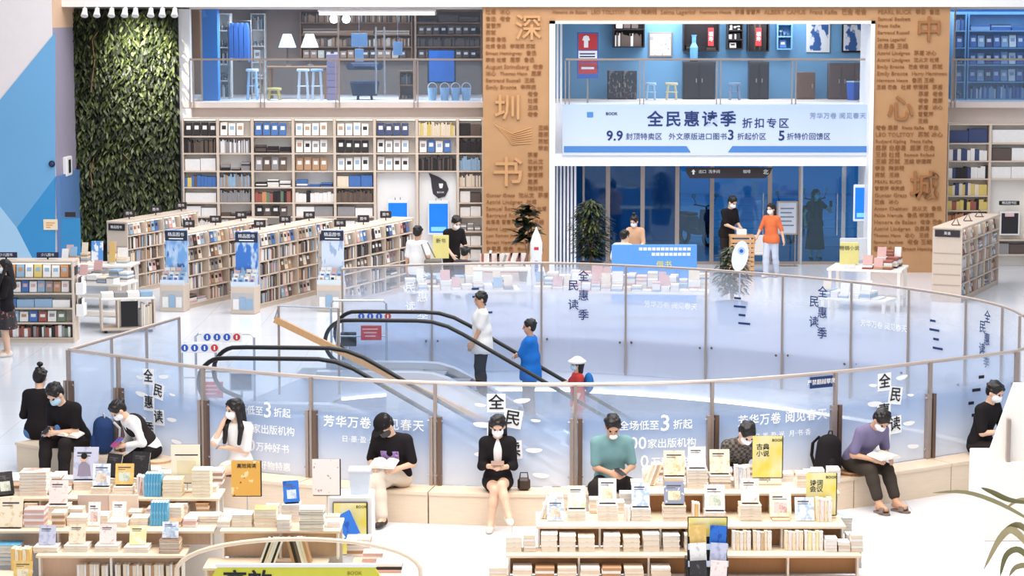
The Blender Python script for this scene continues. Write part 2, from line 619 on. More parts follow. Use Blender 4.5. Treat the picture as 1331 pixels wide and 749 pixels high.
def person(label, loc, yaw, h=1.68, seat=None, lean=0, tip=0, twist=0, head=(0, 0, 0), hands=None, feet=None, knees=None,
           top=None, sleeve=0.3, hem=0.0, under=None, bottom=None, shoes=None, socks=None, hair='short', mask=None, skin=None,
           fem=False, v=0.0085, curl=0.5, elbows=None, build_=1.0, collar=None, group=None, cap_mat=None, palms=None):
    """One continuous skin with clothes, hair and mask as its parts. Local frame: faces -Y, its right hand towards -X.
    hands / feet: wrist and ankle points (right, left) in metres; seat: height of the seat above loc or None when standing."""
    s = h / 1.7
    skin = skin or SKIN
    X, Y, Z = Vector((1, 0, 0)), Vector((0, 1, 0)), Vector((0, 0, 1))
    g = build_
    pel = Vector((0, 0, (seat + 0.122 * s) if seat is not None else 0.93 * s))
    Rl = Matrix.Rotation(math.radians(lean), 3, 'X') @ Matrix.Rotation(math.radians(tip), 3, 'Y') if True else None
    Rt = Matrix.Rotation(math.radians(twist), 3, 'Z')
    R = Rt @ Rl
    tu, tf, tx = R @ Z, R @ -Y, R @ X
    wid = 0.165 if fem else 0.185
    waist = pel + tu * 0.16 * s
    chest = pel + tu * 0.36 * s + tf * (0.02 * s)
    neck = pel + tu * 0.535 * s
    if seat is not None:
        neck += tf * 0.03 * s
    sh = [neck - tu * 0.055 * s + tx * (q * wid * s) for q in (-1, 1)]
    hip = [pel + tx * (q * 0.088 * s) - Z * 0.02 * s for q in (-1, 1)]
    hp, hy, hr = [math.radians(a) for a in head]
    Rh = Rt @ Matrix.Rotation(hy, 3, 'Z') @ Matrix.Rotation(hp, 3, 'X') @ Matrix.Rotation(hr, 3, 'Y')
    hu, hf, hx = Rh @ Z, Rh @ -Y, Rh @ X
    hs = s * 1.1
    hc = neck + (tu * 0.062 + hu * 0.12 + hf * 0.015) * s
    ua, fa, th_, sn = 0.285 * s, 0.25 * s, 0.42 * s, 0.41 * s
    hands = hands or [(-0.24 * s, -0.05, 0.80 * s), (0.24 * s, -0.05, 0.80 * s)]
    elbows = elbows or [(-0.5, 0.7, -0.6), (0.5, 0.7, -0.6)]
    feet = feet or ([(-0.1, 0.0, 0.075 * s), (0.1, 0.0, 0.075 * s)] if seat is None else [(-0.1, -0.42, 0.075), (0.1, -0.42, 0.075)])
    knees = knees or [(-0.15, -1, 0.25), (0.15, -1, 0.25)]
    el, wr, kn, an = [], [], [], []
    for i in (0, 1):
        e, w_ = ik(sh[i], hands[i], ua, fa, elbows[i])
        el.append(e); wr.append(w_)
        k_, a_ = ik(hip[i], feet[i], th_, sn, knees[i])
        kn.append(k_); an.append(a_)
    mk = lambda: Field()
    I3 = (tx, tf, tu)
    toes = []
    for i in (0, 1):
        f = Vector((an[i].x - kn[i].x, an[i].y - kn[i].y, 0)) * 0.2 + Vector((-0.12 if i == 0 else 0.12, -1, 0)) * 0.3
        f.z = 0
        toes.append(f.normalized())

    def torso(Fd, inf=0.0, k=0.06):
        cw = (0.132 if fem else 0.148) * g
        Fd.ell(pel - tu * 0.01 * s, I3, ((0.158 if fem else 0.15) * s * g + inf, 0.105 * s * g + inf, 0.11 * s + inf), k)
        Fd.ell(waist, I3, ((0.118 if fem else 0.138) * s * g + inf, 0.092 * s * g + inf, 0.14 * s + inf), k)
        Fd.ell(chest, I3, (cw * s + inf, 0.105 * s * g + inf, 0.17 * s + inf), k)
        Fd.cap(sh[0] + (sh[1] - sh[0]) * 0.1, sh[1] - (sh[1] - sh[0]) * 0.1, 0.055 * s + inf, None, k)
        Fd.cap(neck - tu * 0.03 * s + (sh[0] - neck) * 0.5, neck - tu * 0.03 * s + (sh[1] - neck) * 0.5, 0.042 * s + inf, None, k)

    def leg(Fd, i, fr=1.0, inf=0.0, flare=0.0):
        r0, r1, r2 = 0.084 * s * g + inf, 0.055 * s + inf, 0.04 * s + inf
        Fd.cap(hip[i], kn[i], r0, r1 + flare * 0.5, 0.04)
        if fr > 0.5:
            e = kn[i] + (an[i] - kn[i]) * min(1.0, (fr - 0.5) * 2)
            Fd.cap(kn[i], kn[i] + (e - kn[i]) * 0.4, r1 + flare * 0.5, r1 * 0.96 + flare * 0.7, 0.03)
            Fd.cap(kn[i] + (e - kn[i]) * 0.35, e, r1 * 0.96 + flare * 0.7, r2 + flare, 0.03)

    # skin
    b = mk()
    torso(b)
    b.cap(neck - tu * 0.03 * hs, hc - hu * 0.06 * hs, 0.052 * hs, 0.05 * hs, 0.03)
    b.ell(hc + hu * 0.025 * hs - hf * 0.008 * hs, (hx, hf, hu), (0.073 * hs, 0.09 * hs, 0.09 * hs), 0.03)
    b.ell(hc + hf * 0.018 * hs - hu * 0.052 * hs, (hx, hf, hu), (0.056 * hs, 0.066 * hs, 0.066 * hs), 0.03)
    b.cap(hc + hf * 0.08 * hs + hu * 0.015 * hs, hc + hf * 0.098 * hs - hu * 0.022 * hs, 0.009 * hs, 0.013 * hs, 0.012)
    b.cap(hc + hf * 0.076 * hs + hu * 0.03 * hs - hx * 0.035 * hs, hc + hf * 0.076 * hs + hu * 0.03 * hs + hx * 0.035 * hs, 0.01 * hs, None, 0.02)
    for q in (-1, 1):
        b.ell(hc + hx * (q * 0.075 * hs) - hu * 0.01 * hs - hf * 0.005 * hs, (hx, hf, hu), (0.012 * hs, 0.02 * hs, 0.032 * hs), 0.008)
    for i in (0, 1):
        b.cap(sh[i], el[i], 0.046 * s * g, 0.037 * s, 0.05)
        b.cap(el[i], wr[i], 0.039 * s, 0.026 * s, 0.03)
        d = (wr[i] - el[i]).normalized()
        pn = Vector(palms[i]) if palms else Vector((0.9 if i == 0 else -0.9, 0.15, -0.35))
        pn = pn - d * pn.dot(d)
        pn = pn.normalized() if pn.length > 1e-3 else d.orthogonal()
        sd = d.cross(pn) if i == 0 else pn.cross(d)
        if palms is None and sd.z < 0:
            sd = -sd
        hand(b, wr[i], d, pn, sd, curl, s * (0.93 if fem else 1.0))
        leg(b, i)
        b.cap(an[i], an[i] + toes[i] * 0.13 * s - Z * 0.035 * s, 0.036 * s, 0.026 * s, 0.03)
        b.cap(an[i] - toes[i] * 0.045 * s - Z * 0.04 * s, an[i] + toes[i] * 0.12 * s - Z * 0.045 * s, 0.03 * s, 0.027 * s, 0.03)
    body = b.build('person', skin, None, v)
    tag(body, label, 'person', group)
    body.location = loc
    body.rotation_euler = (0, 0, yaw)
    # face
    eb = B()
    for q in (-1, 1):
        c = hc + hx * (q * 0.031 * hs) + hf * 0.079 * hs + hu * 0.004 * hs
        Mx = Matrix.Translation(c) @ Matrix((hx, hf, hu)).transposed().to_4x4()
        e1 = B(); e1.lathe([(0.001, -0.006 * hs), (0.012 * hs, -0.003 * hs), (0.012 * hs, 0.003 * hs), (0.001, 0.006 * hs)], 8, M_=Mx)
        e1.build('eye', EYE_M, body)
        br = B(); br.tube([c + hu * 0.021 * hs - hx * 0.016 * hs + hf * 0.0, c + hu * 0.024 * hs + hf * 0.003, c + hu * 0.021 * hs + hx * 0.016 * hs + hf * 0.0], 0.004 * hs, 5)
        br.build('eyebrow', HAIR, body)
    if mask is None:
        c = hc + hf * 0.083 * hs - hu * 0.058 * hs
        B().tube([c - hx * 0.02 * hs - hf * 0.006, c, c + hx * 0.02 * hs - hf * 0.006], 0.006 * hs, 6).build('mouth', LIP, body)
    else:
        mf = mk()
        mf.ell(hc + hf * 0.04 * hs - hu * 0.048 * hs, (hx, hf, hu), (0.064 * hs, 0.066 * hs, 0.062 * hs), 0.02)
        mf.cap(hc + hf * 0.085 * hs - hu * 0.02 * hs, hc + hf * 0.09 * hs - hu * 0.05 * hs, 0.022 * hs, 0.025 * hs, 0.02)
        mf.cut(hc + hf * 0.022 * hs, -hf)
        mf.cut(hc - hu * 0.004 * hs, hu)
        mo = mf.build('face_mask', mask, body, 0.007)
        lp = B()
        for q in (-1, 1):
            lp.tube([hc + hf * 0.035 * hs + hx * (q * 0.06 * hs) - hu * 0.03 * hs, hc + hx * (q * 0.084 * hs) - hu * 0.0 * hs, hc - hf * 0.02 * hs + hx * (q * 0.078 * hs) - hu * 0.012 * hs], 0.0025, 4)
        lp.build('ear_loop', mask, mo)
    # hair
    if hair:
        hm = HAIR
        hf_ = mk()
        hf_.ell(hc + hu * 0.042 * hs - hf * 0.014 * hs, (hx, hf, hu), (0.083 * hs, 0.1 * hs, 0.088 * hs), 0.02)
        hf_.ell(hc + hu * 0.0 * hs - hf * 0.045 * hs, (hx, hf, hu), (0.08 * hs, 0.06 * hs, 0.08 * hs), 0.03)
        if hair == 'long':
            hf_.cap(hc - hf * 0.06 * hs, neck - tu * 0.16 * hs - tf * 0.11 * hs, 0.075 * hs, 0.07 * hs, 0.04)
            for q in (-1, 1):
                hf_.cap(hc + hx * (q * 0.07 * hs) - hf * 0.01 * hs, neck + tx * (q * 0.1 * hs) - tu * 0.03 * hs + tf * 0.075 * hs, 0.03 * hs, 0.033 * hs, 0.03)
                hf_.cap(neck + tx * (q * 0.11 * s) - tu * 0.033 * s + tf * 0.0825 * s, neck + tx * (q * 0.105 * s) - tu * 0.22 * s + tf * 0.145 * s, 0.036 * s, 0.026 * s, 0.03)
        if hair == 'bob':
            hf_.cap(hc - hf * 0.05 * hs, hc - hf * 0.045 * hs - hu * 0.12 * hs, 0.075 * hs, 0.06 * hs, 0.03)
            for q in (-1, 1):
                hf_.cap(hc + hx * (q * 0.076 * hs) - hf * 0.03 * hs, hc + hx * (q * 0.082 * hs) - hf * 0.03 * hs - hu * 0.15 * hs, 0.026 * hs, 0.024 * hs, 0.03)
        if hair in ('bun', 'tail'):
            c = hc + hu * (0.165 if hair == 'bun' else 0.04) * hs - hf * (0.05 if hair == 'bun' else 0.11) * hs
            hf_.ell(c, (hx, hf, hu), (0.045 * s, 0.04 * s, 0.035 * s), 0.015)
            if hair == 'tail':
                hf_.cap(c, c - hf * 0.03 * s - Z * 0.15 * s, 0.035 * s, 0.02 * s, 0.02)
        rr = random.Random(int(hc.x * 999 + loc[0] * 77))
        for _ in range(22):
            dv_ = Vector((rr.uniform(-1, 1), rr.uniform(-1, 0.9), rr.uniform(-0.35, 1))).normalized()
            hf_.ell(hc + hu * (0.042 + 0.08 * dv_.z) * hs + hx * (0.074 * dv_.x * hs) + hf * ((-0.014 + 0.09 * dv_.y) * hs), (hx, hf, hu), (0.026 * hs, 0.026 * hs, 0.018 * hs), 0.012)
        hf_.ell(hc + hf * 0.115 * hs - hu * 0.04 * hs, (hx, hf, hu), (0.082 * hs, 0.088 * hs, 0.118 * hs), sub=True)
        hf_.build('hair', hm, body, v * 0.9)
    if cap_mat:
        cf = mk()
        cf.ell(hc + hu * 0.05 * hs - hf * 0.005 * hs, (hx, hf, hu), (0.092 * hs, 0.11 * hs, 0.095 * hs), 0.02)
        cf.cut(hc + hu * 0.03 * hs, -hu)
        if hair == 'bob':   # a brimmed sun hat
            cf.p.append(('e', np.array(hc + hu * 0.05 * hs), np.array([list(hx), list(hf), list(hu)]), np.array((0.15, 0.16, 0.05)) * hs, 0, 0.03))
            cf.cuts = []
            cf.cut(hc + hu * 0.02 * hs, -hu)
        else:
            cf.ell(hc + hu * 0.045 * hs + hf * 0.11 * hs, (hx, hf, hu), (0.07 * hs, 0.08 * hs, 0.014 * hs), 0.012)
        cf.build('hat', cap_mat, body, v)
    # top
    if top:
        t = mk()
        torso(t, 0.02)
        t.ell(pel + tu * ((0.02 - hem) if seat is None else 0.05) * s, I3, (0.17 * s * g, 0.125 * s * g, 0.12 * s), 0.05)
        if seat is None:
            gg = 0.45 + 0.55 * g
            t.cap(hip[0] + Z * 0.03, hip[1] + Z * 0.03, 0.114 * s * gg, None, 0.05)
            t.cap(hip[0] - Z * 0.05, hip[1] - Z * 0.05, 0.11 * s * gg, None, 0.05)
            t.ell(waist + tu * 0.03 * s, I3, ((0.14 if fem else 0.165) * s * g, 0.128 * s * g, 0.16 * s), 0.06)
        if hem > 0.1:
            t.cap(pel, pel - tu * hem * s if seat is None else pel - tu * 0.06 * s + tf * 0.02, 0.14 * s * g, 0.148 * s * g, 0.05)
        for i in (0, 1):
            a1 = min(1.0, sleeve * 2)
            e = sh[i] + (el[i] - sh[i]) * a1
            t.cap(sh[i], e, 0.06 * s * g, 0.058 * s * g if sleeve < 0.5 else 0.05 * s, 0.05)
            if sleeve > 0.5:
                e2 = el[i] + (wr[i] - el[i]) * ((sleeve - 0.5) * 2)
                t.cap(el[i], e2, 0.052 * s, 0.042 * s, 0.03)
        t.ell(neck + tu * 0.045 * s + tf * 0.012 * s, I3, (0.06 * s, 0.062 * s, 0.05 * s), sub=True)
        t.cut(pel - tu * (0.05 + hem) * s - (Z * 0.02 if seat is not None else Z * 0), -tu)
        if seat is not None:
            t.cut((0, 0, seat + 0.006), -Z)
        to = t.build('shirt', top, body, v)
        if collar:
            c = mk()
            c.cap(neck + tx * 0.055 * s + tf * 0.02 * s, neck + tf * 0.075 * s - tu * 0.035 * s, 0.018 * s, 0.014 * s, 0.01)
            c.cap(neck - tx * 0.055 * s + tf * 0.02 * s, neck + tf * 0.075 * s - tu * 0.035 * s, 0.018 * s, 0.014 * s, 0.01)
            c.cap(neck + tx * 0.055 * s + tf * 0.02 * s, neck + tx * 0.03 * s - tf * 0.055 * s + tu * 0.01, 0.018 * s, 0.018 * s, 0.01)
            c.cap(neck - tx * 0.055 * s + tf * 0.02 * s, neck - tx * 0.03 * s - tf * 0.055 * s + tu * 0.01, 0.018 * s, 0.018 * s, 0.01)
            c.cap(neck + tx * 0.03 * s - tf * 0.055 * s + tu * 0.01, neck - tx * 0.03 * s - tf * 0.055 * s + tu * 0.01, 0.018 * s, 0.018 * s, 0.01)
            c.build('collar', collar, to, 0.008)
        if under:
            u = mk()
            u.ell(chest + tf * 0.035 * s + tu * 0.01, I3, (0.075 * s, 0.112 * s, 0.19 * s), 0.03)
            u.build('undershirt', under, to, v)
    # bottoms
    if bottom:
        kind, mat, par = bottom
        t = mk()
        t.ell(pel - tu * 0.01 * s, I3, (0.165 * s * g, 0.12 * s * g, 0.115 * s), 0.04)
        if kind == 'trousers':
            for i in (0, 1):
                leg(t, i, par, 0.016, (0.022 if seat is None and not fem else 0.012) if par > 0.6 else 0.03)
            nm = 'trousers' if par > 0.6 else 'shorts'
        elif kind == 'skirt':
            nm = 'skirt'
            if seat is None:
                t.cap(pel, Vector((pel.x, pel.y, pel.z - par * s)), 0.14 * s, 0.2 * s, 0.05)
                t.cap(pel - X * 0.06, Vector((-0.09, 0, pel.z - par * s)), 0.12 * s, 0.16 * s, 0.05)
                t.cap(pel + X * 0.06, Vector((0.09, 0, pel.z - par * s)), 0.12 * s, 0.16 * s, 0.05)
                t.cut((0, 0, pel.z - par * s), -Z)
            else:
                for i in (0, 1):
                    t.cap(hip[i], hip[i] + (kn[i] - hip[i]) * par, 0.1 * s, 0.085 * s, 0.06)
        t.build(nm, mat, body, v)
    # shoes
    if shoes:
        for i in (0, 1):
            f = mk()
            f.cap(an[i] - toes[i] * 0.04 * s - Z * 0.03 * s, an[i] + toes[i] * 0.12 * s - Z * 0.044 * s, 0.042 * s, 0.037 * s, 0.03)
            f.cap(an[i] - toes[i] * 0.02 * s, an[i] - toes[i] * 0.02 * s - Z * 0.03 * s, 0.042 * s, 0.042 * s, 0.03)
            f.cap(an[i] + toes[i] * 0.08 * s - Z * 0.045 * s, an[i] + toes[i] * 0.155 * s - Z * 0.05 * s, 0.038 * s, 0.03 * s, 0.03)
            f.cut((0, 0, an[i].z - 0.073 * s), -Z)
            so = f.build('shoe', shoes, body, 0.009)
        if socks:
            for i in (0, 1):
                f = mk()
                f.cap(an[i] - Z * 0.01, an[i] + (kn[i] - an[i]) * 0.28, 0.044 * s, 0.047 * s, 0.01)
                f.build('sock', socks, body, 0.009)
    return body, dict(wr=wr, el=el, hc=hc, pel=pel, kn=kn, an=an, neck=neck, sh=sh, s=s, tu=tu, tf=tf, tx=tx, M=LM(body))


# ------------------------------------------------------------------ the setting
YW, YP = 54.0, 52.5            # book wall, portal front
ZU, ZS, ZC = 3.87, 3.74, 6.05  # upper floor, its underside, soffit
RAIL = 1.6
FRONT = [G(x, y, RAIL) for x, y in [(90, 455), (155, 463.5), (265, 478), (405, 490), (566, 498), (748, 500), (925, 496), (1085, 484), (1208, 470.5), (1320, 457)]]
FRONT = [Vector((p.x, p.y, 0)) for p in FRONT]
BACK = [G(x, y, RAIL) for x, y in [(443, 350), (560, 344), (704, 342), (815, 345.5), (920, 351), (1020, 358.5), (1110, 367), (1185, 376), (1260, 388), (1308, 400), (1331, 411)]]
BACK = [Vector((p.x, p.y, 0)) for p in BACK]
RIGHT = [Vector((7.05, 30.0, 0)), Vector((7.36, 31.3, 0))]
LEFTC = Vector((-4.77, 32.48, 0))


def smooth_line(P, n=6):
    out = []
    for i in range(len(P) - 1):
        a, b, c, d = P[max(i - 1, 0)], P[i], P[i + 1], P[min(i + 2, len(P) - 1)]
        for k in range(n):
            t = k / n
            out.append(0.5 * ((2 * b) + (c - a) * t + (2 * a - 5 * b + 4 * c - d) * t * t + (3 * b - a - 3 * c + d) * t ** 3))
    return out + [P[-1]]


FS, BS = smooth_line(FRONT), smooth_line(BACK)
HOLE = FS + RIGHT + BS[::-1] + [LEFTC]

fm = bpy.data.materials.new('polished_floor')
fm.use_nodes = True
nt = fm.node_tree
bs = nt.nodes['Principled BSDF']
bs.inputs['Roughness'].default_value = 0.16
bs.inputs['Specular IOR Level'].default_value = 0.5
tc = nt.nodes.new('ShaderNodeTexCoord')
bk = nt.nodes.new('ShaderNodeTexBrick')
bk.inputs['Scale'].default_value = 1.0
bk.inputs['Brick Width'].default_value = 1.2
bk.inputs['Row Height'].default_value = 1.2
bk.inputs['Mortar Size'].default_value = 0.004
bk.offset = 0.0
bk.inputs['Color1'].default_value = (*lin(228, 231, 238), 1)  # bluish cast of floor reflections put into the tile colours
bk.inputs['Color2'].default_value = (*lin(223, 227, 235), 1)
bk.inputs['Mortar'].default_value = (*lin(196, 190, 188), 1)
nt.links.new(tc.outputs['Object'], bk.inputs['Vector'])
nt.links.new(bk.outputs['Color'], bs.inputs['Base Color'])
WOODFLOOR = M('warm_carpet_floor', (222, 204, 190), 0.55, var=0.04, scale=3)

outer = [Vector((-16, 12, 0)), Vector((16, 12, 0)), Vector((16, YW + 0.3, 0)), Vector((-16, YW + 0.3, 0))]
tri = geometry.tessellate_polygon([outer, HOLE])
b = B()
b.add(outer + HOLE, [tuple(t) for t in tri])
fl = b.build('floor', fm)
for p in fl.data.polygons:
    if p.normal.z < 0:
        p.flip()
struct(fl, 'white polished tile floor around the open atrium')
# slab edge around the opening
FASCIA = M('pale_fascia', (206, 212, 226), 0.6, var=0.02)
LED = M('cove_light', (255, 250, 240), 0.5, emit=3.0, var=0)
b = B()
loop = HOLE + [HOLE[0]]
b.strip([Vector((p.x, p.y, 0.0)) for p in loop], [Vector((p.x, p.y, -0.62)) for p in loop])
struct(b.build('trim_1', FASCIA), 'pale slab edge around the atrium opening')
b = B()
b.tube([Vector((p.x, p.y - 0.03, -0.64)) for p in BS], 0.025, 6)
o = b.build('cove_light_strip', LED)
tag(o, 'bright white light strip under the far curved slab edge', 'light strip')
# kerb under the far railing
b = B()
KB = [p + Vector((0, 0.10, 0)) for p in BS]
b.strip([p + Vector((0, 0, 0.30)) for p in BS], [p + Vector((0, 0, 0.0)) for p in BS])
b.strip([p + Vector((0, 0, 0.30)) for p in KB], [p + Vector((0, 0, 0.30)) for p in BS])
b.strip([p + Vector((0, 0, 0.0)) for p in KB], [p + Vector((0, 0, 0.30)) for p in KB])
struct(b.build('trim_2', M('kerb_paint', (170, 180, 204), 0.5, var=0.02)), 'grey-blue kerb under the far curved glass railing')
# lower storey
LOWW = M('lower_wall', (186, 200, 224), 0.7, var=0.03, scale=0.6)
b = B()
b.box(-9, 12, 27, 44, -5.2, -5.0)
struct(b.build('floor_lower', M('lower_floor', (205, 205, 210), 0.3, var=0.04, scale=0.7)), 'pale floor of the storey below')
b = B()
b.box(-9, 12, 43.2, 43.4, -5.0, -0.7)
b.box(-9.2, -9, 27, 43.4, -5.0, -0.7)
b.box(12, 12.2, 27, 43.4, -5.0, -0.7)
struct(b.build('wall_lower', LOWW), 'pale blue wall of the storey below')
b = B()
lo_out = [Vector((-9.2, 26, -0.66)), Vector((12.2, 26, -0.66)), Vector((12.2, 43.4, -0.66)), Vector((-9.2, 43.4, -0.66))]
hl = [Vector((p.x, p.y, -0.66)) for p in HOLE]
b.add(lo_out + hl, [tuple(t) for t in geometry.tessellate_polygon([lo_out, hl])])
struct(b.build('ceiling_lower', WHITE), 'white soffit round the opening')


def wbox(px0, px1, py0, py1, Y, dep, bb=None, mi=0):
    "box whose front face covers a pixel rectangle on the plane Y"
    bb = bb or B()
    a, c = W(px0, py1, Y), W(px1, py0, Y)
    return bb.box(a.x, c.x, Y, Y + dep, a.z, c.z, mi)


# ---- painted block at the left
YL = 51.4
PAINTW = M('wall_pale', (232, 222, 220), 0.7, var=0.02)
PB1 = M('wall_blue_mid', (112, 170, 212), 0.65, var=0.04, scale=1.2)
PB2 = M('wall_blue_deep', (60, 146, 202), 0.65, var=0.04, scale=1.2)
PB3 = M('wall_blue_light', (172, 208, 232), 0.65, var=0.04, scale=1.2)
GREYV = M('wall_mauve', (158, 150, 168), 0.7, var=0.02)
TANP = M('wall_tan', (222, 186, 156), 0.7, var=0.02)
x1 = W(72, 200, YL).x
b = B()
b.box(-16, x1, YL, YW + 0.3, 0, 9)
wl = struct(b.build('wall_left', PAINTW), 'pale wall block painted with blue triangles')


def painted(poly, mat):
    bb = B()
    P = [W(x, y, YL) for x, y in poly]
    n = len(P)
    bb.add([(p.x, YL - 0.02, p.z) for p in P] + [(p.x, YL, p.z) for p in P], [tuple(range(n))] + [(i, n + i, n + (i + 1) % n, (i + 1) % n) for i in range(n)])
    return bb.build('painted_panel', mat, wl)


painted([(-60, 200), (0, 130), (72, 42), (72, 230), (22, 296), (0, 268)], PB1)
painted([(72, 230), (72, 400), (42, 335), (22, 296)], PB2)
painted([(-60, 200), (0, 268), (22, 296), (42, 335), (60, 400), (-60, 400)], PB3)
yb = YW
for (z0, z1, m_, dx) in ((W(0, 36, YL).z, 9, TANP, 0.02), (W(0, 229, YL).z, W(0, 36, YL).z, GREYV, 0.02), (0, W(0, 229, YL).z, M('wall_slate_blue', (92, 130, 180), 0.6, var=0.03), 0.09)):
    bb = B()
    bb.box(x1, x1 + dx, YL - 0.03 if dx > 0.05 else YL, YW, z0, z1)
    bb.build('side_panel', m_, wl)
for (px, py) in ((68, 213),):
    p = W(px, py, YL)
    d = thing('wall_speaker', 'small round dark speaker on the blue painted wall', 'speaker', (p.x, YL - 0.02, p.z))
    B().lathe([(0.07, 0), (0.075, 0.03), (0.06, 0.05)], 14, M_=Matrix.Rotation(PI / 2, 4, 'X')).build('ring', BLACKP, d)
    B().lathe([(0.05, 0.045), (0.03, 0.06), (0.01, 0.062)], 14, M_=Matrix.Rotation(PI / 2, 4, 'X')).build('cone', M('navy_plastic', (40, 60, 110), 0.4), d)
p = W(66, 292, YL)
d = thing('wall_notice', 'small cream notice card on the blue painted wall', 'notice', (p.x, YL - 0.02, p.z))
B().rbox(-0.16, 0.16, -0.015, 0, -0.12, 0.12, 0.004).build('card', M('cream_card', (246, 228, 190), 0.6), d)
for k in range(3):
    B().box(-0.1, 0.1 - 0.05 * k, -0.018, -0.015, 0.03 - 0.05 * k, 0.05 - 0.05 * k).build('printed_line', M('orange_print', (232, 150, 70), 0.6), d)
# meter box on the side of the block
p = W(90, 216, 52.4)
d = thing('switch_box', 'white switch box with dark display on the mauve pillar side', 'switch box', (x1 + 0.02, 52.4, p.z))
B().rbox(0, 0.1, -0.32, 0.32, -0.22, 0.22, 0.015).build('case', WHITE, d)
B().box(0.1, 0.11, -0.12, 0.12, -0.15, 0.15).build('display', BLACKP, d)

# ---- back walls round the openings
WALLB = M('wall_beige', (226, 212, 204), 0.7, var=0.02)
b = B()
xl, xp0, xp1 = W(237, 100, YW).x, W(628, 100, YW).x, W(1236, 100, YW).x
b.box(-16, xl, YW + 0.3, YW + 0.5, 0, 9)
b.box(xl, xp0 + 0.2, YW + 0.3, YW + 0.5, 0, ZS)
b.box(xp1 - 0.2, 16, YW + 0.3, YW + 0.5, 0, ZS)
b.box(-16, 16, YW, YW + 0.5, ZC, 9.5)
struct(b.build('wall_back', WALLB), 'beige back wall carrying the wall bookcases')
b = B()
b.box(xl - 0.02, xp0 + 0.2, YW - 0.02, YW + 5.5, ZS, ZU)
b.box(xp1 - 0.2, 16, YW - 0.02, YW + 5.5, ZS, ZU)
b.box(xp0 + 0.2, xp1 - 0.2, YW + 0.5, YW + 5.5, ZS, ZU)
struct(b.build('floor_upper', WALLB), 'slab of the upper storey seen edge-on')
wbox(233, 246, 10, 340, YW, 0.3).build('wall_pier', WHITE)
struct(bpy.data.objects['wall_pier'], 'narrow white pier beside the plant wall')
b = B()
for (a, c, z) in ((-16, 16, ZC),):
    b.box(a, c, YW + 0.5, YW + 5.5, z, z + 0.15)
struct(b.build('ceiling_upper', WHITE), 'white ceiling of the upper storey')
UPW = M('upper_back_wall', (150, 128, 112), 0.7, var=0.06, scale=2)
UPB = M('upper_blue_wall', (116, 168, 210), 0.7, var=0.05, scale=1.5)
b = B()
b.box(-16, W(690, 60, YW + 5.4).x, YW + 5.3, YW + 5.5, ZU, ZC)
struct(b.build('wall_upper_shop', UPW), 'brown back wall of the upper shop')
b = B()
b.box(xp0 + 0.4, xp1, YW + 2.4, YW + 2.6, ZU, ZC)
struct(b.build('wall_upper_gallery', UPB), 'blue back wall of the upper gallery over the entrance')
b = B()
b.box(xp1 - 0.1, 16, YW + 2.2, YW + 2.4, ZU, ZC)
struct(b.build('wall_upper_right', UPB), 'blue back wall of the upper right shop')
b = B()
b.box(xp0 + 0.2, xp0 + 0.3, YW + 0.5, YW + 5.3, ZU, ZC)
b.box(xp1 - 0.3, xp1 - 0.2, YW + 0.5, YW + 5.3, ZU, ZC)
struct(b.build('wall_upper_partition', WHITE), 'white partitions between the upper rooms')
for (x, e) in ((W(430, 0, 56).x, 260), (W(930, 0, 55.6).x, 150), (W(1300, 0, 55.6).x, 60)):
    area('upper_room_light', (x, YW + 1.6, ZC - 0.06), (4.5, 1.6), e, (0.9, 0.95, 1.0))

# ---- the carved portal
PORT = M('carved_ochre_board', (184, 140, 98), 0.6, var=0.07, scale=3)
RELIEF = M('carved_ochre_relief', (158, 106, 62), 0.6, var=0.08, scale=6)
RELIEFL = M('carved_ochre_light', (198, 150, 102), 0.6, var=0.05, scale=6)
FRAMEW = M('portal_white', (244, 244, 246), 0.4, var=0.01)
XA, XB, XC_, XD = W(628, 200, YP).x, W(714, 200, YP).x, W(1134, 200, YP).x, W(1231, 200, YP).x
ZT, ZI = W(700, 9, YP).z, W(700, 27, YP).z
portal = struct(thing('wall_portal', 'x', 'x', (0, 0, 0)), 'tall ochre entrance portal carved with writers\' names')
del portal['category']
b = B()
b.box(XA, XB, YP, YW, 0, ZT)
b.build('pillar', PORT, portal)
b = B()
b.box(XC_, XD, YP, YW, 0, ZT)
b.build('pillar', PORT, portal)
b = B()
b.box(XB, XC_, YP, YW, ZI, ZT)
b.build('lintel', PORT, portal)
b = B()
b.box(-16, 16, YP - 0.1, YW, ZT, ZT + 1.2)
struct(b.build('ceiling_soffit', WHITE), 'white soffit band along the top of the back wall')
# white inner frame
wfr = 0.13
for args in ((XB, XB + wfr, YP - 0.05, YW, 0, ZI), (XC_ - wfr * 0.7, XC_, YP - 0.05, YW, 0, ZI), (XB, XC_, YP - 0.05, YW, ZI - 0.07, ZI)):
    B().box(*args).build('inner_frame', FRAMEW, portal)
for k in range(6):
    x = XB + wfr + 0.05 + k * 0.085
    B().box(x, x + 0.05, YW - 0.35, YW - 0.25, 0, 2.5 if k > 1 else ZI - 0.07).build('white_fin', FRAMEW, portal)
zb0, zb1 = W(900, 216, YP + 0.3).z, W(900, 203, YP + 0.3).z
B().box(XB + wfr, XC_ - wfr * 0.7, YP + 0.35, YW + 0.1, zb0, zb1 + 0.05).build('door_header', FRAMEW, portal)
B().box(XB + wfr, XC_ - wfr * 0.7, YP + 0.9, YW + 0.6, zb1, ZU).build('spandrel', FRAMEW, portal)

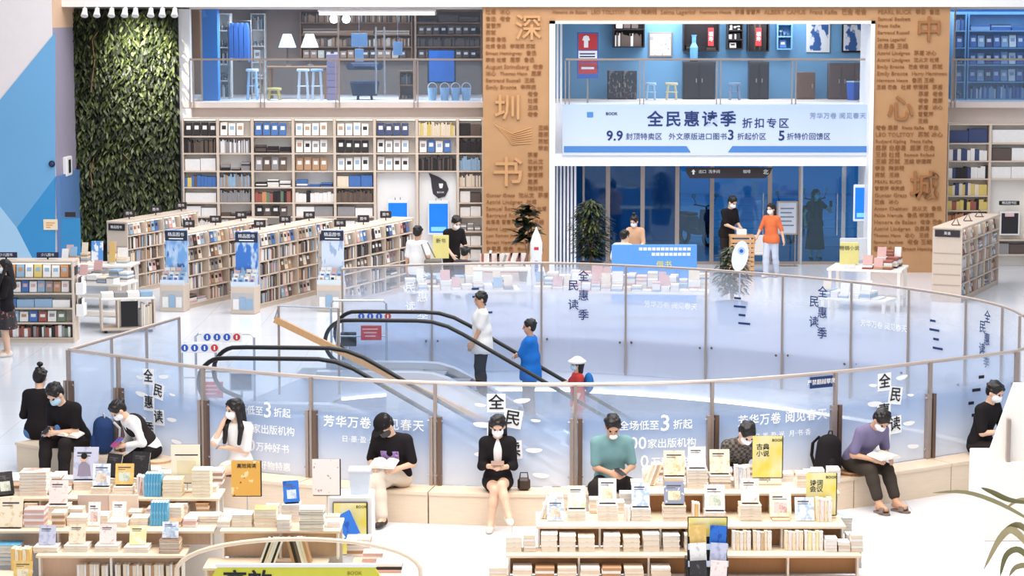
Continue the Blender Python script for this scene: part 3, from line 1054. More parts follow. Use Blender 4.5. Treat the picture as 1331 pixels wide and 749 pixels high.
NAMES = ['Astrid Lindgren', 'Ernest Hemingway', 'ALBERT CAMUS', 'August Strindberg', 'Harry Martinson', 'Bertrand Russell', 'HANS CHRISTIAN ANDERSEN',
         'Rudyard Kipling', 'Romain Rolland', 'Selma Lagerlof', 'Pablo Neruda', 'Emily Bronte', 'Honore de Balzac', 'LEO TOLSTOY', 'Samuel Beckett',
         'Juan Ramon Jimenez', 'Hermann Hesse', 'Thomas Mann', 'Charles Dickens', 'Gunter Grass', 'Franz Kafka', 'Jane Austen', 'PEARL BUCK', 'Anton Chekhov']
HAN = ['李白', '杜甫', '苏轼', '鲁迅', '巴金', '老舍', '王维', '曹雪芹', '屈原', '陶渊明', '白居易', '冰心', '茅盾', '沈从文', '李清照', '辛弃疾']


def carve(x0, x1, z0, z1, gaps):
    z = z1 - 0.12
    i = 0
    while z > z0 + 0.1:
        x = x0 + 0.06
        while x < x1 - 0.25:
            t = random.choice(NAMES) if random.random() < 0.62 else ' '.join(random.sample(HAN, 2))
            sz = random.choice([0.11, 0.12, 0.135])
            me = text_mesh(t, sz, RELIEF, depth=0.012, align='LEFT')
            wd = max(q.co.x for q in me.vertices)
            if x + wd > x1 - 0.04 or any(a < x + wd and c > x and e < z + 0.07 and g_ > z - 0.07 for a, c, e, g_ in gaps):
                t = random.choice(HAN)
                me = text_mesh(t, 0.12, RELIEF, depth=0.012, align='LEFT')
                wd = max(q.co.x for q in me.vertices)
                if x + wd > x1 - 0.02 or any(a < x + wd and c > x and e < z + 0.07 and g_ > z - 0.07 for a, c, e, g_ in gaps):
                    x += 0.12
                    continue
            o = link('carved_name', me, portal)
            o.matrix_local = Matrix.Translation((x, YP - 0.008, z)) @ Matrix.Rotation(PI / 2, 4, 'X')
            x += wd + 0.09
        z -= 0.155
        i += 1


big = [('深', 687, 38, 0.62), ('圳', 660, 142, 0.62), ('书', 660, 226, 0.72), ('中', 1207, 40, 0.6), ('心', 1170, 143, 0.62), ('城', 1201, 244, 0.7)]
gl_, gr_ = [], []
for ch, px, py, sz in big:
    p = W(px, py, YP)
    text(ch, sz, RELIEFL if px < 1000 else RELIEF, (p.x, YP - 0.02, p.z), parent=portal, depth=0.035, bold=0.012, name='carved_character')
    (gl_ if px < 1000 else gr_).append((p.x - sz * 0.55, p.x + sz * 0.55, p.z - sz * 0.5, p.z + sz * 0.55))
p = W(671, 175, YP)
gl_.append((p.x - 0.55, p.x + 0.4, p.z - 0.32, p.z + 0.3))
bb = B()   # the carved open book
for i in range(7):
    bb.tube([(p.x - 0.5 + 0.05 * i, YP, p.z + 0.22 - 0.05 * i), (p.x - 0.1, YP - 0.02, p.z + 0.02 - 0.04 * i), (p.x + 0.36, YP, p.z + 0.16 - 0.06 * i)], 0.014, 5)
bb.build('carved_book', RELIEFL, portal)
carve(XA, XB, 0.3, ZT, gl_)
carve(XC_, XD, 0.3, ZT, gr_)
carve(XB, XC_, ZI + 0.02, ZT - 0.0, [])

# ---- banner over the doors
bm = bpy.data.materials.new('banner_print')
bm.use_nodes = True
nt = bm.node_tree
bs = nt.nodes['Principled BSDF']
bs.inputs['Roughness'].default_value = 0.6
tc = nt.nodes.new('ShaderNodeTexCoord'); sp = nt.nodes.new('ShaderNodeSeparateXYZ'); rp = nt.nodes.new('ShaderNodeValToRGB')
nt.links.new(tc.outputs['Generated'], sp.inputs[0]); nt.links.new(sp.outputs[2], rp.inputs[0]); nt.links.new(rp.outputs[0], bs.inputs['Base Color'])
rp.color_ramp.elements[0].color = (*lin(205, 216, 236), 1)
rp.color_ramp.elements[1].color = (*lin(176, 196, 226), 1)
YB = YP + 0.30
a, c = W(731, 202, YB), W(1131, 136, YB)
ban = thing('banner', 'wide pale blue sale banner with dark blue lettering above the entrance doors', 'banner', ((a.x + c.x) / 2, YB, a.z))
B().box(a.x, c.x, YB, YB + 0.06, a.z, c.z).build('sheet', bm, ban, True)
q0, q1 = W(733, 198, YB), W(1131, 190, YB)
for (u0, u1) in ((0.0, 0.40), (0.55, 1.0)):
    xx0, xx1 = q0.x + (q1.x - q0.x) * u0, q0.x + (q1.x - q0.x) * u1
    bb = B()
    if u0 == 0:
        bb.add([(xx0, YB - 0.01, q0.z), (xx1 + 0.1, YB - 0.01, q0.z), (xx1, YB - 0.01, q1.z), (xx0, YB - 0.01, q1.z)], [(0, 1, 2, 3)])
    else:
        bb.add([(xx0 - 0.1, YB - 0.01, q0.z), (xx1, YB - 0.01, q0.z), (xx1, YB - 0.01, q1.z), (xx0, YB - 0.01, q1.z)], [(0, 1, 2, 3)])
    bb.build('blue_band', M('band_blue', (76, 130, 196), 0.6, var=0.02), ban, True)


def btext(t, px, py, hpx, mat=INKBLUE, **k):
    p = W(px, py, YB)
    return text(t, hpx / 56.0 * 1.05, mat, (p.x, YB - 0.006, p.z), parent=ban, world_=True, depth=0.003, **k)


btext('全民惠读季', 899, 156, 20, bold=0.02, spacing=1.12)
btext('折扣专区', 995, 161, 13, bold=0.01, spacing=1.15)
btext('9.9', 799, 177, 17, bold=0.02)
btext('封顶特卖区', 837, 178, 9)
btext('外文原版进口图书', 907, 178, 9)
btext('3', 950, 176, 17, bold=0.02)
btext('折起价区', 977, 178, 9)
btext('5', 1016, 177, 17, bold=0.02)
btext('折特价回馈区', 1051, 178, 9)
btext('芳华万卷 阅见春天', 1089, 151, 8, M('ink_grey', (130, 146, 176), 0.6), spacing=1.1)
btext('BOOK', 795, 148, 5, INKBLACK, bold=0.02)
p = W(767, 149, YB)
B().cbox((p.x, YB - 0.005, p.z), (0.14, 0.01, 0.12)).build('emblem', M('band_blue', (76, 130, 196)), ban, True)

# ---- glass doors and the street beyond
DOORG = glass('blue_door_glass', tint=(0.46, 0.82, 0.96), gloss=0.05)
YD = YW + 0.25
edges = [757, 790, 835, 880, 925, 1000, 1040, 1096, 1130]
for i in range(len(edges) - 1):
    d = struct(thing('door_%d' % (i + 1), 'x', 'x', (W((edges[i] + edges[i + 1]) / 2, 345, YD).x, YD, 0)), 'glass entrance door leaf with blue tint, number %d from the left' % (i + 1))
    del d['category']
    x0, x1_ = W(edges[i], 300, YD).x, W(edges[i + 1], 300, YD).x
    B().box(x0 + 0.03, x1_ - 0.03, YD + 0.02, YD + 0.03, 0.05, 2.5).build('pane', DOORG, d, True)
    for (u, w_) in ((x0, 0.05), (x1_ - 0.05, 0.05)):
        B().box(u, u + w_, YD, YD + 0.06, 0, 2.52).build('stile', STEEL if i < 6 else CHROME, d, True)
    B().box(x0 + 0.05, x1_ - 0.05, YD, YD + 0.06, 0, 0.07).build('bottom_rail', STEEL, d, True)
    if i in (4, 6):
        hb = B()
        hx = x1_ - 0.16
        hb.tube([(hx, YD - 0.07, 0.7), (hx, YD - 0.07, 1.7)], 0.018, 8)
        hb.tube([(hx, YD + 0.02, 0.8), (hx, YD - 0.07, 0.8)], 0.012, 6)
        hb.tube([(hx, YD + 0.02, 1.6), (hx, YD - 0.07, 1.6)], 0.012, 6)
        hb.build('pull_handle', CHROME, d, True)
STREET = M('bluelit_paving', (120, 160, 214), 0.5, var=0.08, scale=1.0)  # blue of the daylight outside put into the paving colour
b = B()
b.box(-8, 22, YW + 0.55, 80, -0.1, -0.01)
st = struct(b.build('floor_street', STREET), 'blue-lit paving outside the doors')
for k in range(7):
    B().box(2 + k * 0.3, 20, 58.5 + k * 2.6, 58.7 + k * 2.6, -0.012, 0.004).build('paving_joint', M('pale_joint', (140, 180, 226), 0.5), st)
b = B()
b.box(-8, W(884, 300, 60).x, 60, 60.2, 0, 3.6)
struct(b.build('wall_outside', M('outside_blue', (56, 146, 210), 0.6, var=0.1, scale=0.8)), 'deep blue wall across the lane outside')  # wall colour brightened in place of outdoor daylight
b = B()
b.box(W(884, 300, 60).x, 22, 76, 76.3, 0, 9)
struct(b.build('wall_outside_far', M('outside_blue2', (120, 180, 236), 0.6, var=0.15, scale=0.5)), 'blue building across the street')  # outdoor brightness put into this far colour as well


# ------------------------------------------------------------------ curved glass railings and the bench
FILMF = glass('front_glass_film', tint=(0.95, 0.975, 1.0), gloss=0.05, stops=[(0.0, 0.84, (238, 239, 243)), (0.25, 0.80, (222, 227, 237)), (0.5, 0.70, (190, 205, 228)), (0.64, 0.50, (176, 195, 224)), (0.76, 0.20, (214, 222, 236)), (1.0, 0.10, (230, 236, 246))])
FILMB = glass('far_glass_film', tint=(0.97, 0.98, 1.0), gloss=0.05, stops=[(0.0, 0.70, (222, 226, 238)), (0.35, 0.74, (216, 222, 238)), (0.62, 0.58, (214, 222, 238)), (0.82, 0.20, (222, 228, 240)), (1.0, 0.06, (230, 236, 246))])
CLEARG = glass('clear_glass', tint=(0.95, 0.98, 1.0), gloss=0.06)
PLAIN = glass('side_glass', tint=(0.93, 0.96, 1.0), gloss=0.06, stops=[(0.0, 0.35, (200, 214, 240)), (1.0, 0.15, (226, 234, 246))])
BH = 0.38
PAPERW = M('paper_white', (250, 250, 250), 0.6, var=0)


def nrm2(a, c):
    t = (c - a); t.z = 0
    t.normalize()
    return Vector((t.y, -t.x, 0))       # to the right of travel: towards the camera when going +x


rf = thing('front_glass_railing', 'curved near glass railing with blue printed film rising behind the bench', 'railing', (FRONT[5].x, FRONT[5].y, 0))
front_panes = []
for i in range(len(FRONT) - 1):
    a, c = FRONT[i], FRONT[i + 1]
    seg = FS[i * 6:i * 6 + 7]
    g_ = B()
    A0 = [p + Vector((0, 0, BH + 0.003 if i else 0.1)) for p in seg]
    A1 = [p + Vector((0, 0, RAIL - 0.02)) for p in seg]
    g_.strip(A0, A1)
    off = nrm2(a, c) * -0.012
    g_.strip([p + off for p in A1], [p + off for p in A0])
    pane = g_.build('pane', FILMF if i else PLAIN, rf, True)
    front_panes.append((pane, a, c))
for i, p in enumerate(FRONT):
    a, c = FRONT[max(i - 1, 0)], FRONT[min(i + 1, len(FRONT) - 1)]
    n = nrm2(a, c)
    t = Vector((-n.y, n.x, 0))
    Mx = Matrix((( t.x, n.x, 0, p.x), (t.y, n.y, 0, p.y), (0, 0, 1, 0), (0, 0, 0, 1)))
    B().cbox((0, 0.02, (RAIL + BH) / 2 + 0.002), (0.035, 0.05, RAIL - BH - 0.002), 0, Mx).build('post', STEEL, rf, True)
    zt = 1.2
    B().cbox((0.055, 0.03, (zt + BH) / 2 + 0.002), (0.05, 0.06, zt - BH - 0.002), 0, Mx).build('bracket', STEELB, rf, True)
    B().cbox((-0.045, 0.03, (zt + BH) / 2 + 0.002), (0.04, 0.06, zt - BH - 0.002), 0, Mx).build('bracket', STEEL, rf, True)
    for zz in (zt - 0.05, BH + 0.12):
        B().tube([Mx @ Vector((-0.09, 0.03, zz)), Mx @ Vector((0.09, 0.03, zz))], 0.012, 6).build('clamp', CHROME, rf, True)
B().tube([p + Vector((0, 0, RAIL)) for p in FS + RIGHT[:1]], 0.024, 8).build('handrail', M('warm_steel', (206, 190, 180), 0.35, 0.5, var=0.03), rf, True)
# left return of the near railing
lf = thing('side_glass_railing', 'short clear glass railing running back from the left corner beside the escalator', 'railing', (FRONT[0].x, FRONT[0].y, 0))
SIDE = [FRONT[0], FRONT[0].lerp(LEFTC, 0.36), FRONT[0].lerp(LEFTC, 0.68), LEFTC]
for i in range(3):
    g_ = B()
    g_.strip([SIDE[i] + Vector((0, 0, 0.1)), SIDE[i + 1] + Vector((0, 0, 0.1))], [SIDE[i] + Vector((0, 0, RAIL - .02)), SIDE[i + 1] + Vector((0, 0, RAIL - .02))])
    g_.strip([SIDE[i + 1] + Vector((.012, 0, 0.1)), SIDE[i] + Vector((.012, 0, 0.1))], [SIDE[i + 1] + Vector((.012, 0, RAIL - .02)), SIDE[i] + Vector((.012, 0, RAIL - .02))])
    g_.build('pane', PLAIN, lf, True)
for p in SIDE[1:]:
    B().cbox((p.x, p.y, RAIL / 2), (0.04, 0.04, RAIL)).build('post', STEEL, lf, True)
B().tube([p + Vector((0, 0, RAIL)) for p in SIDE], 0.024, 8).build('handrail', STEEL, lf, True)
# far railing
rb = thing('far_glass_railing', 'long curved far glass railing with frosted film and small blue lettering', 'railing', (BACK[3].x, BACK[3].y, 0))
back_panes = []
for i in range(len(BACK) - 1):
    seg = BS[i * 6:i * 6 + 7]
    g_ = B()
    off = nrm2(BACK[i], BACK[i + 1]) * 0.02
    A0 = [p + off + Vector((0, 0, -0.3)) for p in seg]
    A1 = [p + off + Vector((0, 0, RAIL - 0.02)) for p in seg]
    g_.strip(A0, A1)
    g_.strip([p + off * 0.5 for p in A1], [p + off * 0.5 for p in A0])
    pane = g_.build('pane', FILMB, rb, True)
    back_panes.append((pane, BACK[i], BACK[i + 1]))
for i, p in enumerate(BACK):
    n = nrm2(BACK[max(i - 1, 0)], BACK[min(i + 1, len(BACK) - 1)])
    q = p + n * 0.06
    B().cbox((q.x, q.y, (RAIL - 0.3) / 2), (0.035, 0.035, RAIL + 0.3)).build('post', STEEL, rb, True)
    for dx in (-0.1, 0.1):
        B().tube([(q.x + dx, q.y, 0.27), (q.x + dx, q.y - 0.05, 0.27)], 0.02, 8).build('clamp', STEELB, rb, True)
B().tube([p + Vector((0, 0, RAIL)) for p in BS], 0.022, 8).build('handrail', STEEL, rb, True)


def along(a, c, u):
    "point, heading and outward normal at u on the curved pane between posts a and c"
    L = FS if a in FRONT else BS
    i = (FRONT if a in FRONT else BACK).index(a) * 6
    t = min(max(u, 0), 0.999) * 6
    k = i + int(t)
    p = L[k].lerp(L[k + 1], t - int(t))
    d = L[k + 1] - L[k]
    n = nrm2(L[k], L[k + 1])
    return p + (n * 0.02 if L is BS else n * 0.0), math.atan2(d.y, d.x), n


def on_pane(pane, a, c, u, z, body, size, mat, dn=0.03, parent=None, roll=0.0, **k):
    "lettering printed on a railing pane: u 0..1 along the pane, z its height"
    p, rz, n = along(a, c, u)
    p = p + n * dn
    return text(body, size, mat, (p.x, p.y, z), rz=rz, parent=pane, world_=True, depth=0.0008, roll=roll, **k)


def paper(pane, a, c, u, z, w_, h_, mat=PAPERW, dn=0.026, roll=0.0):
    p, rz, n = along(a, c, u)
    p = p + n * dn
    Mx = Matrix.Translation((p.x, p.y, z)) @ Matrix.Rotation(rz, 4, 'Z') @ Matrix.Rotation(roll, 4, 'Y')
    bb = B()
    bb.cbox((0, 0, 0), (w_, 0.0015, h_), 0, Mx)
    return bb.build('printed_paper', mat, pane, True)


def petal(pane, a, c, u, z, w_, roll=0.0):
    p, rz, n = along(a, c, u)
    p = p + n * 0.026
    Mx = Matrix.Translation((p.x, p.y, z)) @ Matrix.Rotation(rz, 4, 'Z') @ Matrix.Rotation(roll, 4, 'Y')
    pts = [(math.cos(t) * w_ / 2, math.sin(t) * w_ * (0.09 if t < PI else 0.2)) for t in [2 * PI * k / 14 for k in range(14)]]
    bb = B()
    bb.add([Mx @ Vector((x, 0, y)) for x, y in pts], [tuple(range(14))])
    return bb.build('printed_petal', PAPERW, pane, True)


def title_strip(pane, a, c, u, z1, sc=1.0):
    "the five characters on scattered sheets"
    du = lambda m: m / (c - a).length
    for i, ch in enumerate('全民惠读季'):
        uu = u + du(0.095 * sc * (1 if i % 2 else -1))
        zz = z1 - i * 0.185 * sc
        ro = (-0.02, 0.16, 0.0, -0.05, 0.06)[i]
        paper(pane, a, c, uu, zz, 0.22 * sc, 0.22 * sc, roll=ro)
        on_pane(pane, a, c, uu, zz, ch, 0.19 * sc, INKBLACK, dn=0.032, bold=0.012, roll=-ro)
    for (x, y, w_, r) in ((-0.28, -0.02, 0.14, 0.1), (0.2, 0.04, 0.2, -0.1), (-0.25, -0.25, 0.24, 0.05), (0.36, -0.2, 0.12, 0.1), (0.34, -0.55, 0.2, 0.0), (0.42, -0.85, 0.2, 0.1), (-0.26, -0.6, 0.2, -0.1)):
        petal(pane, a, c, u + du(x * sc), z1 + y * sc, w_ * sc, r)


def slogan(pane, a, c, u, z):
    on_pane(pane, a, c, u, z, '芳华万卷 阅见春天', 0.145, INKWHITE, bold=0.012, spacing=1.12)
    on_pane(pane, a, c, u, z - 0.2, '日·墨·盈·光  月·书·香', 0.085, INKWHITE, spacing=1.1)


def offers(pane, a, c, u, z):
    on_pane(pane, a, c, u - 0.12, z, '全场低至', 0.12, INKWHITE, bold=0.008)
    on_pane(pane, a, c, u + 0.07, z + 0.02, '3', 0.27, INKWHITE, bold=0.01)
    on_pane(pane, a, c, u + 0.2, z, '折起', 0.12, INKWHITE, bold=0.008)
    on_pane(pane, a, c, u - 0.16, z - 0.21, '200', 0.21, INKWHITE, bold=0.01)
    on_pane(pane, a, c, u + 0.12, z - 0.22, '家出版机构', 0.12, INKWHITE, bold=0.006)
    on_pane(pane, a, c, u - 0.08, z - 0.43, '0', 0.21, INKWHITE, bold=0.01)
    on_pane(pane, a, c, u + 0.11, z - 0.44, '万种好书', 0.12, INKWHITE, bold=0.006)
    on_pane(pane, a, c, u + 0.13, z - 0.66, '好物特惠', 0.11, INKWHITE, bold=0.006)


def sticker(pane, a, c, u, z, body):
    paper(pane, a, c, u, z, 0.34, 0.14, INKBLUE)
    on_pane(pane, a, c, u, z, body, 0.07, INKWHITE, dn=0.03)


P_ = front_panes
title_strip(*P_[1], 0.46, 1.40, 0.9)
offers(*P_[2], 0.55, 1.13)
slogan(*P_[3], 0.52, 1.08)
title_strip(*P_[4], 0.50, 1.38)
offers(*P_[5], 0.58, 1.10)
slogan(*P_[6], 0.55, 1.10)
sticker(*P_[6], 0.87, 1.50, '严禁翻越攀爬')
title_strip(*P_[7], 0.55, 1.42)
for k, t in enumerate(('敬请', '小心玻璃', '请勿', '倚靠玻璃')):
    pn, a, c = P_[8]
    paper(pn, a, c, 0.42 + 0.05 * (k % 2) - (0.0 if k else -0.1), 1.33 - 0.16 * k, 0.1 + 0.05 * (k % 2), 0.04, INKBLACK)
for i, u in ((2, 0.42), (5, 0.5), (8, 0.45), (0, 0.85)):
    pn, a, c = back_panes[i]
    for k, ch in enumerate('全民惠读季'):
        on_pane(pn, a, c, u + (0.06 if k % 2 == 0 else -0.06), 1.38 - 0.17 * k, ch, 0.2, INKBLUE if i else INKWHITE, dn=0.03, bold=0.01)
for i in (1, 4, 7):
    pn, a, c = back_panes[i]
    for k in range(4):
        paper(pn, a, c, 0.40 + 0.03 * k, 1.16 - 0.14 * k, 0.13 + 0.1 * (k % 2), 0.035, INKBLUE)
for i in (3, 6):
    pn, a, c = back_panes[i]
    on_pane(pn, a, c, 0.55, 0.95, '芳华万卷 阅见春天', 0.12, INKWHITE, dn=0.03)

# bench
bench = thing('curved_bench', 'long curved pale wooden bench in front of the near glass railing', 'bench', (FRONT[5].x, FRONT[5].y - 0.3, 0))
ns = []
ext = [FRONT[0] + (FRONT[0] - FRONT[1]) * 0.02] + FS[1:]
for i, p in enumerate(FS):
    ns.append(nrm2(FS[max(i - 1, 0)], FS[min(i + 1, len(FS) - 1)]))
for i in range(len(FRONT) - 1):
    r = range(i * 6, i * 6 + 7)
    g0 = 0.004
    inner = [FS[k] + ns[k] * 0.02 for k in r]
    outer_ = [FS[k] + ns[k] * 0.42 for k in r]
    out2 = [FS[k] + ns[k] * 0.435 for k in r]
    sh_ = lambda L: [L[0].lerp(L[1], 0.03)] + L[1:-1] + [L[-1].lerp(L[-2], 0.03)]
    inner, outer_, out2 = sh_(inner), sh_(outer_), sh_(out2)
    up = lambda L, z: [q + Vector((0, 0, z)) for q in L]
    t = B()
    t.strip(up(out2, BH), up(inner, BH)); t.strip(up(out2, BH - 0.035), up(out2, BH)); t.strip(up(inner, BH - 0.035), up(out2, BH - 0.035)); t.strip(up(inner, BH), up(inner, BH - 0.035))
    for e in (0, -1):
        t.add([inner[e] + Vector((0, 0, BH - .035)), out2[e] + Vector((0, 0, BH - .035)), out2[e] + Vector((0, 0, BH)), inner[e] + Vector((0, 0, BH))], [(0, 1, 2, 3)])
    t.build('seat_board', PALEWOOD, bench, True)
    t = B()
    t.strip(up(outer_, 0.0), up(outer_, BH - 0.037)); t.strip(up(inner, BH - 0.037), up(inner, 0.0))
    for e in (0, -1):
        t.add([inner[e], outer_[e], outer_[e] + Vector((0, 0, BH - .037)), inner[e] + Vector((0, 0, BH - .037))], [(0, 1, 2, 3)])
    t.build('front_panel', PALEWOOD, bench, True)


te = (FS[0] - FS[1]).normalized()
A_ = FS[0] + ns[0] * 0.435 + te * 0.02
EP = [A_, A_ + te * 0.58, A_ + te * 0.58 - ns[0] * 0.78, A_ - ns[0] * 0.78]
B().prism([(q.x, q.y) for q in EP[::-1]], BH - 0.035, BH).build('seat_board', PALEWOOD, bench, True)
EQ = [EP[0] - ns[0] * 0.015, EP[1] - ns[0] * 0.015 - te * 0.015, EP[2] + ns[0] * 0.015 - te * 0.015, EP[3] + ns[0] * 0.015]
B().prism([(q.x, q.y) for q in EQ[::-1]], 0, BH - 0.037).build('end_block', PALEWOOD, bench, True)


# ------------------------------------------------------------------ escalators
STEPM = M('escalator_step', (150, 152, 158), 0.4, 0.5, var=0.05)
DECKM = M('escalator_deck', (214, 216, 222), 0.28, 0.5, var=0.03)
CLADM = M('escalator_cladding', (222, 222, 230), 0.4, 0.15, var=0.02)
ESCG = glass('escalator_glass', tint=(0.86, 0.92, 0.98), gloss=0.07)


def escalator(label, loc, rz, flat):
    e = thing('escalator', label, 'escalator', loc, rz, 'escalators in the atrium')
    sl = math.tan(math.radians(30))
    xe = flat + 7.0

    def zc(x, z0):          # height of the walking line
        if x < flat: return z0
        d = x - flat
        R_ = 1.3
        if d < R_ * 0.5: return z0 - d * d / (2 * R_ * 0.866)
        return z0 - (R_ * 0.25 / (2 * 0.866)) - (d - R_ * 0.5) * sl
    for s_ in (-1, 1):
        y = s_ * 0.55
        xs = [0.3 + 0.25 * k for k in range(int((xe - 0.3) / 0.25) + 1)]
        hr = [(0.40 - 0.36 * math.cos(t), y, 0.61 + 0.36 * math.sin(t)) for t in [-1.25 + (PI / 2 + 1.25) * k / 14 for k in range(14)]]
        hr = [(0.46, y, 0.2)] + hr + [(x, y, zc(x, 0.97)) for x in xs if x > 0.41]
        B().tube(hr, 0.034, 8, rz=1.35).build('handrail', BLACKR, e, smooth=True)
        gb = B()
        low = [(x, y, zc(x, 0.12)) for x in [0.12] + xs]
        top = [(x, y, zc(x, 0.95) if x > 0.4 else (0.9 if x > 0.2 else 0.75)) for x in [0.12] + xs]
        gb.strip([Vector(q) for q in low], [Vector(q) for q in top])
        gb.build('balustrade_glass', ESCG, e)
        db = B()
        for (dy0, dy1, z0, z1) in ((-0.11, 0.11, 0.02, 0.13),):
            A = [[Vector((x, y + dy, zc(x, z))) for x in [-0.1] + xs] for dy, z in ((dy0, z0), (dy0, z1), (dy1, z1), (dy1, z0))]
            for k in range(4):
                db.strip(A[k], A[(k + 1) % 4])
            db.add([q[0] for q in A], [(0, 1, 2, 3)])
        db.build('deck', DECKM, e)
        cb = B()
        yy = y + s_ * 0.10
        xs2 = [x for x in xs if x > flat - 0.7]
        cb.strip([Vector((x, yy, zc(x, 0.02))) for x in xs2], [Vector((x, yy, zc(x, -0.75))) for x in xs2])
        cb.build('side_cladding', CLADM, e)
    ub = B()
    xs2 = [x for x in xs if x > flat - 0.7]
    ub.strip([Vector((x, -0.65, zc(x, -0.75))) for x in xs2], [Vector((x, 0.65, zc(x, -0.75))) for x in xs2])
    ub.build('underside', CLADM, e)
    B().box(-0.5, flat - 0.05, -0.44, 0.44, 0.0, 0.025).build('comb_plate', STEPM, e)
    st_mesh = B().box(0, 0.4, -0.43, 0.43, -0.22, 0).mesh('step', STEPM)
    x = flat - 0.05
    while x < xe - 0.5:
        o = link('step', st_mesh, e)
        o.location = (x, 0, zc(x + 0.2, 0.02))
        x += 0.402
    return e, zc


E1, zc1 = escalator('far escalator carrying three riders, beside the far glass railing', (-3.05, 37.5, 0), math.radians(-4), 1.6)
E2, zc2 = escalator('near empty escalator behind the near glass railing', (-4.55, 33.35, 0), math.radians(-4), 1.75)

# wooden-edged sloping glass parapet between the escalators
pw = thing('glass_parapet', 'sloping glass parapet with tan wooden stringer between the two escalators', 'parapet', (-3.6, 35.4, 0))
YPp = 35.4
pa, pc = W(357, 415, YPp), W(740, 602, YPp)
ga = W(362, 398, YPp)
gb_ = W(440, 401, YPp)
gd = W(437, 454, YPp)
k = B()
dv = (pc - pa)
dv2 = dv.normalized()
nn = Vector((-dv2.z, 0, dv2.x)) * 0.05
k.add([pa - nn + Vector((0, s_, 0)) for s_ in (-.05, .05)] + [pc - nn + Vector((0, s_, 0)) for s_ in (-.05, .05)] + [pa + nn + Vector((0, s_, 0)) for s_ in (-.05, .05)] + [pc + nn + Vector((0, s_, 0)) for s_ in (-.05, .05)],
      [(0, 1, 3, 2), (4, 6, 7, 5), (0, 2, 6, 4), (1, 5, 7, 3), (0, 4, 5, 1), (2, 3, 7, 6)])
k.build('stringer', TANWOOD, pw, True)
k = B()
k.add([pa, gd, gb_, ga], [(0, 1, 2, 3)])
k.build('pane', CLEARG, pw, True)
k = B()
k.tube([pa, ga, gb_, gd], 0.014, 6)
k.build('top_rail', CHROME, pw, True)
for q in (ga, gb_):
    B().tube([Vector((q.x, q.y, 0)), q], 0.02, 6).build('post', STEEL, pw, True)

# steel barriers with notices at the escalator heads
YELL = M('bright_yellow', (246, 226, 60), 0.5)
REDN = M('red_notice', (206, 60, 64), 0.5)
SIGNB = M('sign_blue', (44, 92, 190), 0.5)


def barrier(label, px0, px1, py_top, Y, pic_px, red_px, rz=0):
    a, c = W(px0, py_top, Y), W(px1, py_top, Y)
    t = thing('steel_barrier', label, 'barrier', ((a.x + c.x) / 2, Y, 0))
    B().tube([(a.x, Y, 0), (a.x, Y, a.z - 0.05), (a.x + 0.05, Y, a.z), (c.x - 0.05, Y, a.z), (c.x, Y, a.z - 0.05), (c.x, Y, 0)], 0.02, 8).build('frame', CHROME, t, True)
    B().tube([(a.x, Y, a.z * 0.45), (c.x, Y, a.z * 0.45)], 0.014, 6).build('crossbar', CHROME, t, True)
    p = W(pic_px[0], pic_px[1], Y)
    pl = B().rbox(p.x - 0.34, p.x + 0.28, Y - 0.035, Y - 0.025, p.z - 0.075, p.z + 0.075, 0.004).build('notice_plate', WHITE, t, True)
    for k in range(4):
        x = p.x - 0.25 + 0.15 * k
        Mx = Matrix.Translation((x, Y - 0.036, p.z)) @ Matrix.Rotation(PI / 2, 4, 'X')
        B().lathe([(0.055, 0), (0.055, 0.003)], 14, M_=Mx).build('round_pictogram', SIGNB if k < 3 else REDN, pl, True)
        B().cbox((x, Y - 0.041, p.z), (0.02, 0.002, 0.06)).build('pictogram_mark', INKWHITE, pl, True)
    if red_px:
        p = W(red_px[0], red_px[1], Y)
        rp_ = B().rbox(p.x - 0.18, p.x + 0.17, Y - 0.05, Y - 0.03, p.z - 0.13, p.z + 0.12, 0.004).build('red_notice', REDN, t, True)
        for k in range(3):
            B().cbox((p.x - 0.02, Y - 0.052, p.z + 0.06 - 0.06 * k), (0.26 - 0.04 * k, 0.002, 0.02)).build('printed_line', M('pink_print', (240, 190, 186), 0.5), rp_, True)
    return t


barrier('steel hoop barrier with blue round pictograms in front of the near escalator', 254, 330, 434, 34.6, (291, 438), None)
barrier('steel hoop barrier with red notice at the head of the far escalator', 430, 502, 391, 38.4, (489, 411), (483, 432))
barrier('steel hoop barrier with red notice beside the left side railing', 236, 280, 446, 34.3, (262, 452), (276, 506))
# screens beside the escalators
for (px, py, w_, h_, Y, lab) in ((314, 496, 0.36, 0.29, 34.4, 'grey monitor on a steel pole beside the near escalator'), (453, 441, 0.27, 0.24, 38.56, 'black monitor on a steel pole beside the far escalator')):
    p = W(px, py, Y)
    t = thing('information_monitor', lab, 'monitor', (p.x, Y, 0))
    B().rbox(-w_ / 2, w_ / 2, -0.04, 0.04, p.z - h_ / 2, p.z + h_ / 2, 0.012).build('case', DECKM if px < 400 else BLACKP, t)
    B().box(-w_ / 2 + 0.025, w_ / 2 - 0.025, -0.043, -0.04, p.z - h_ / 2 + 0.025, p.z + h_ / 2 - 0.025).build('screen', M('dull_screen', (70, 86, 112), 0.2) if px < 400 else BLACKR, t)
    B().tube([(0, 0, 0), (0, 0, max(p.z - h_ / 2, 0.05))], 0.02, 8).build('pole', CHROME, t)
    B().lathe([(0.14, 0), (0.13, 0.02)], 14).build('base', CHROME, t)


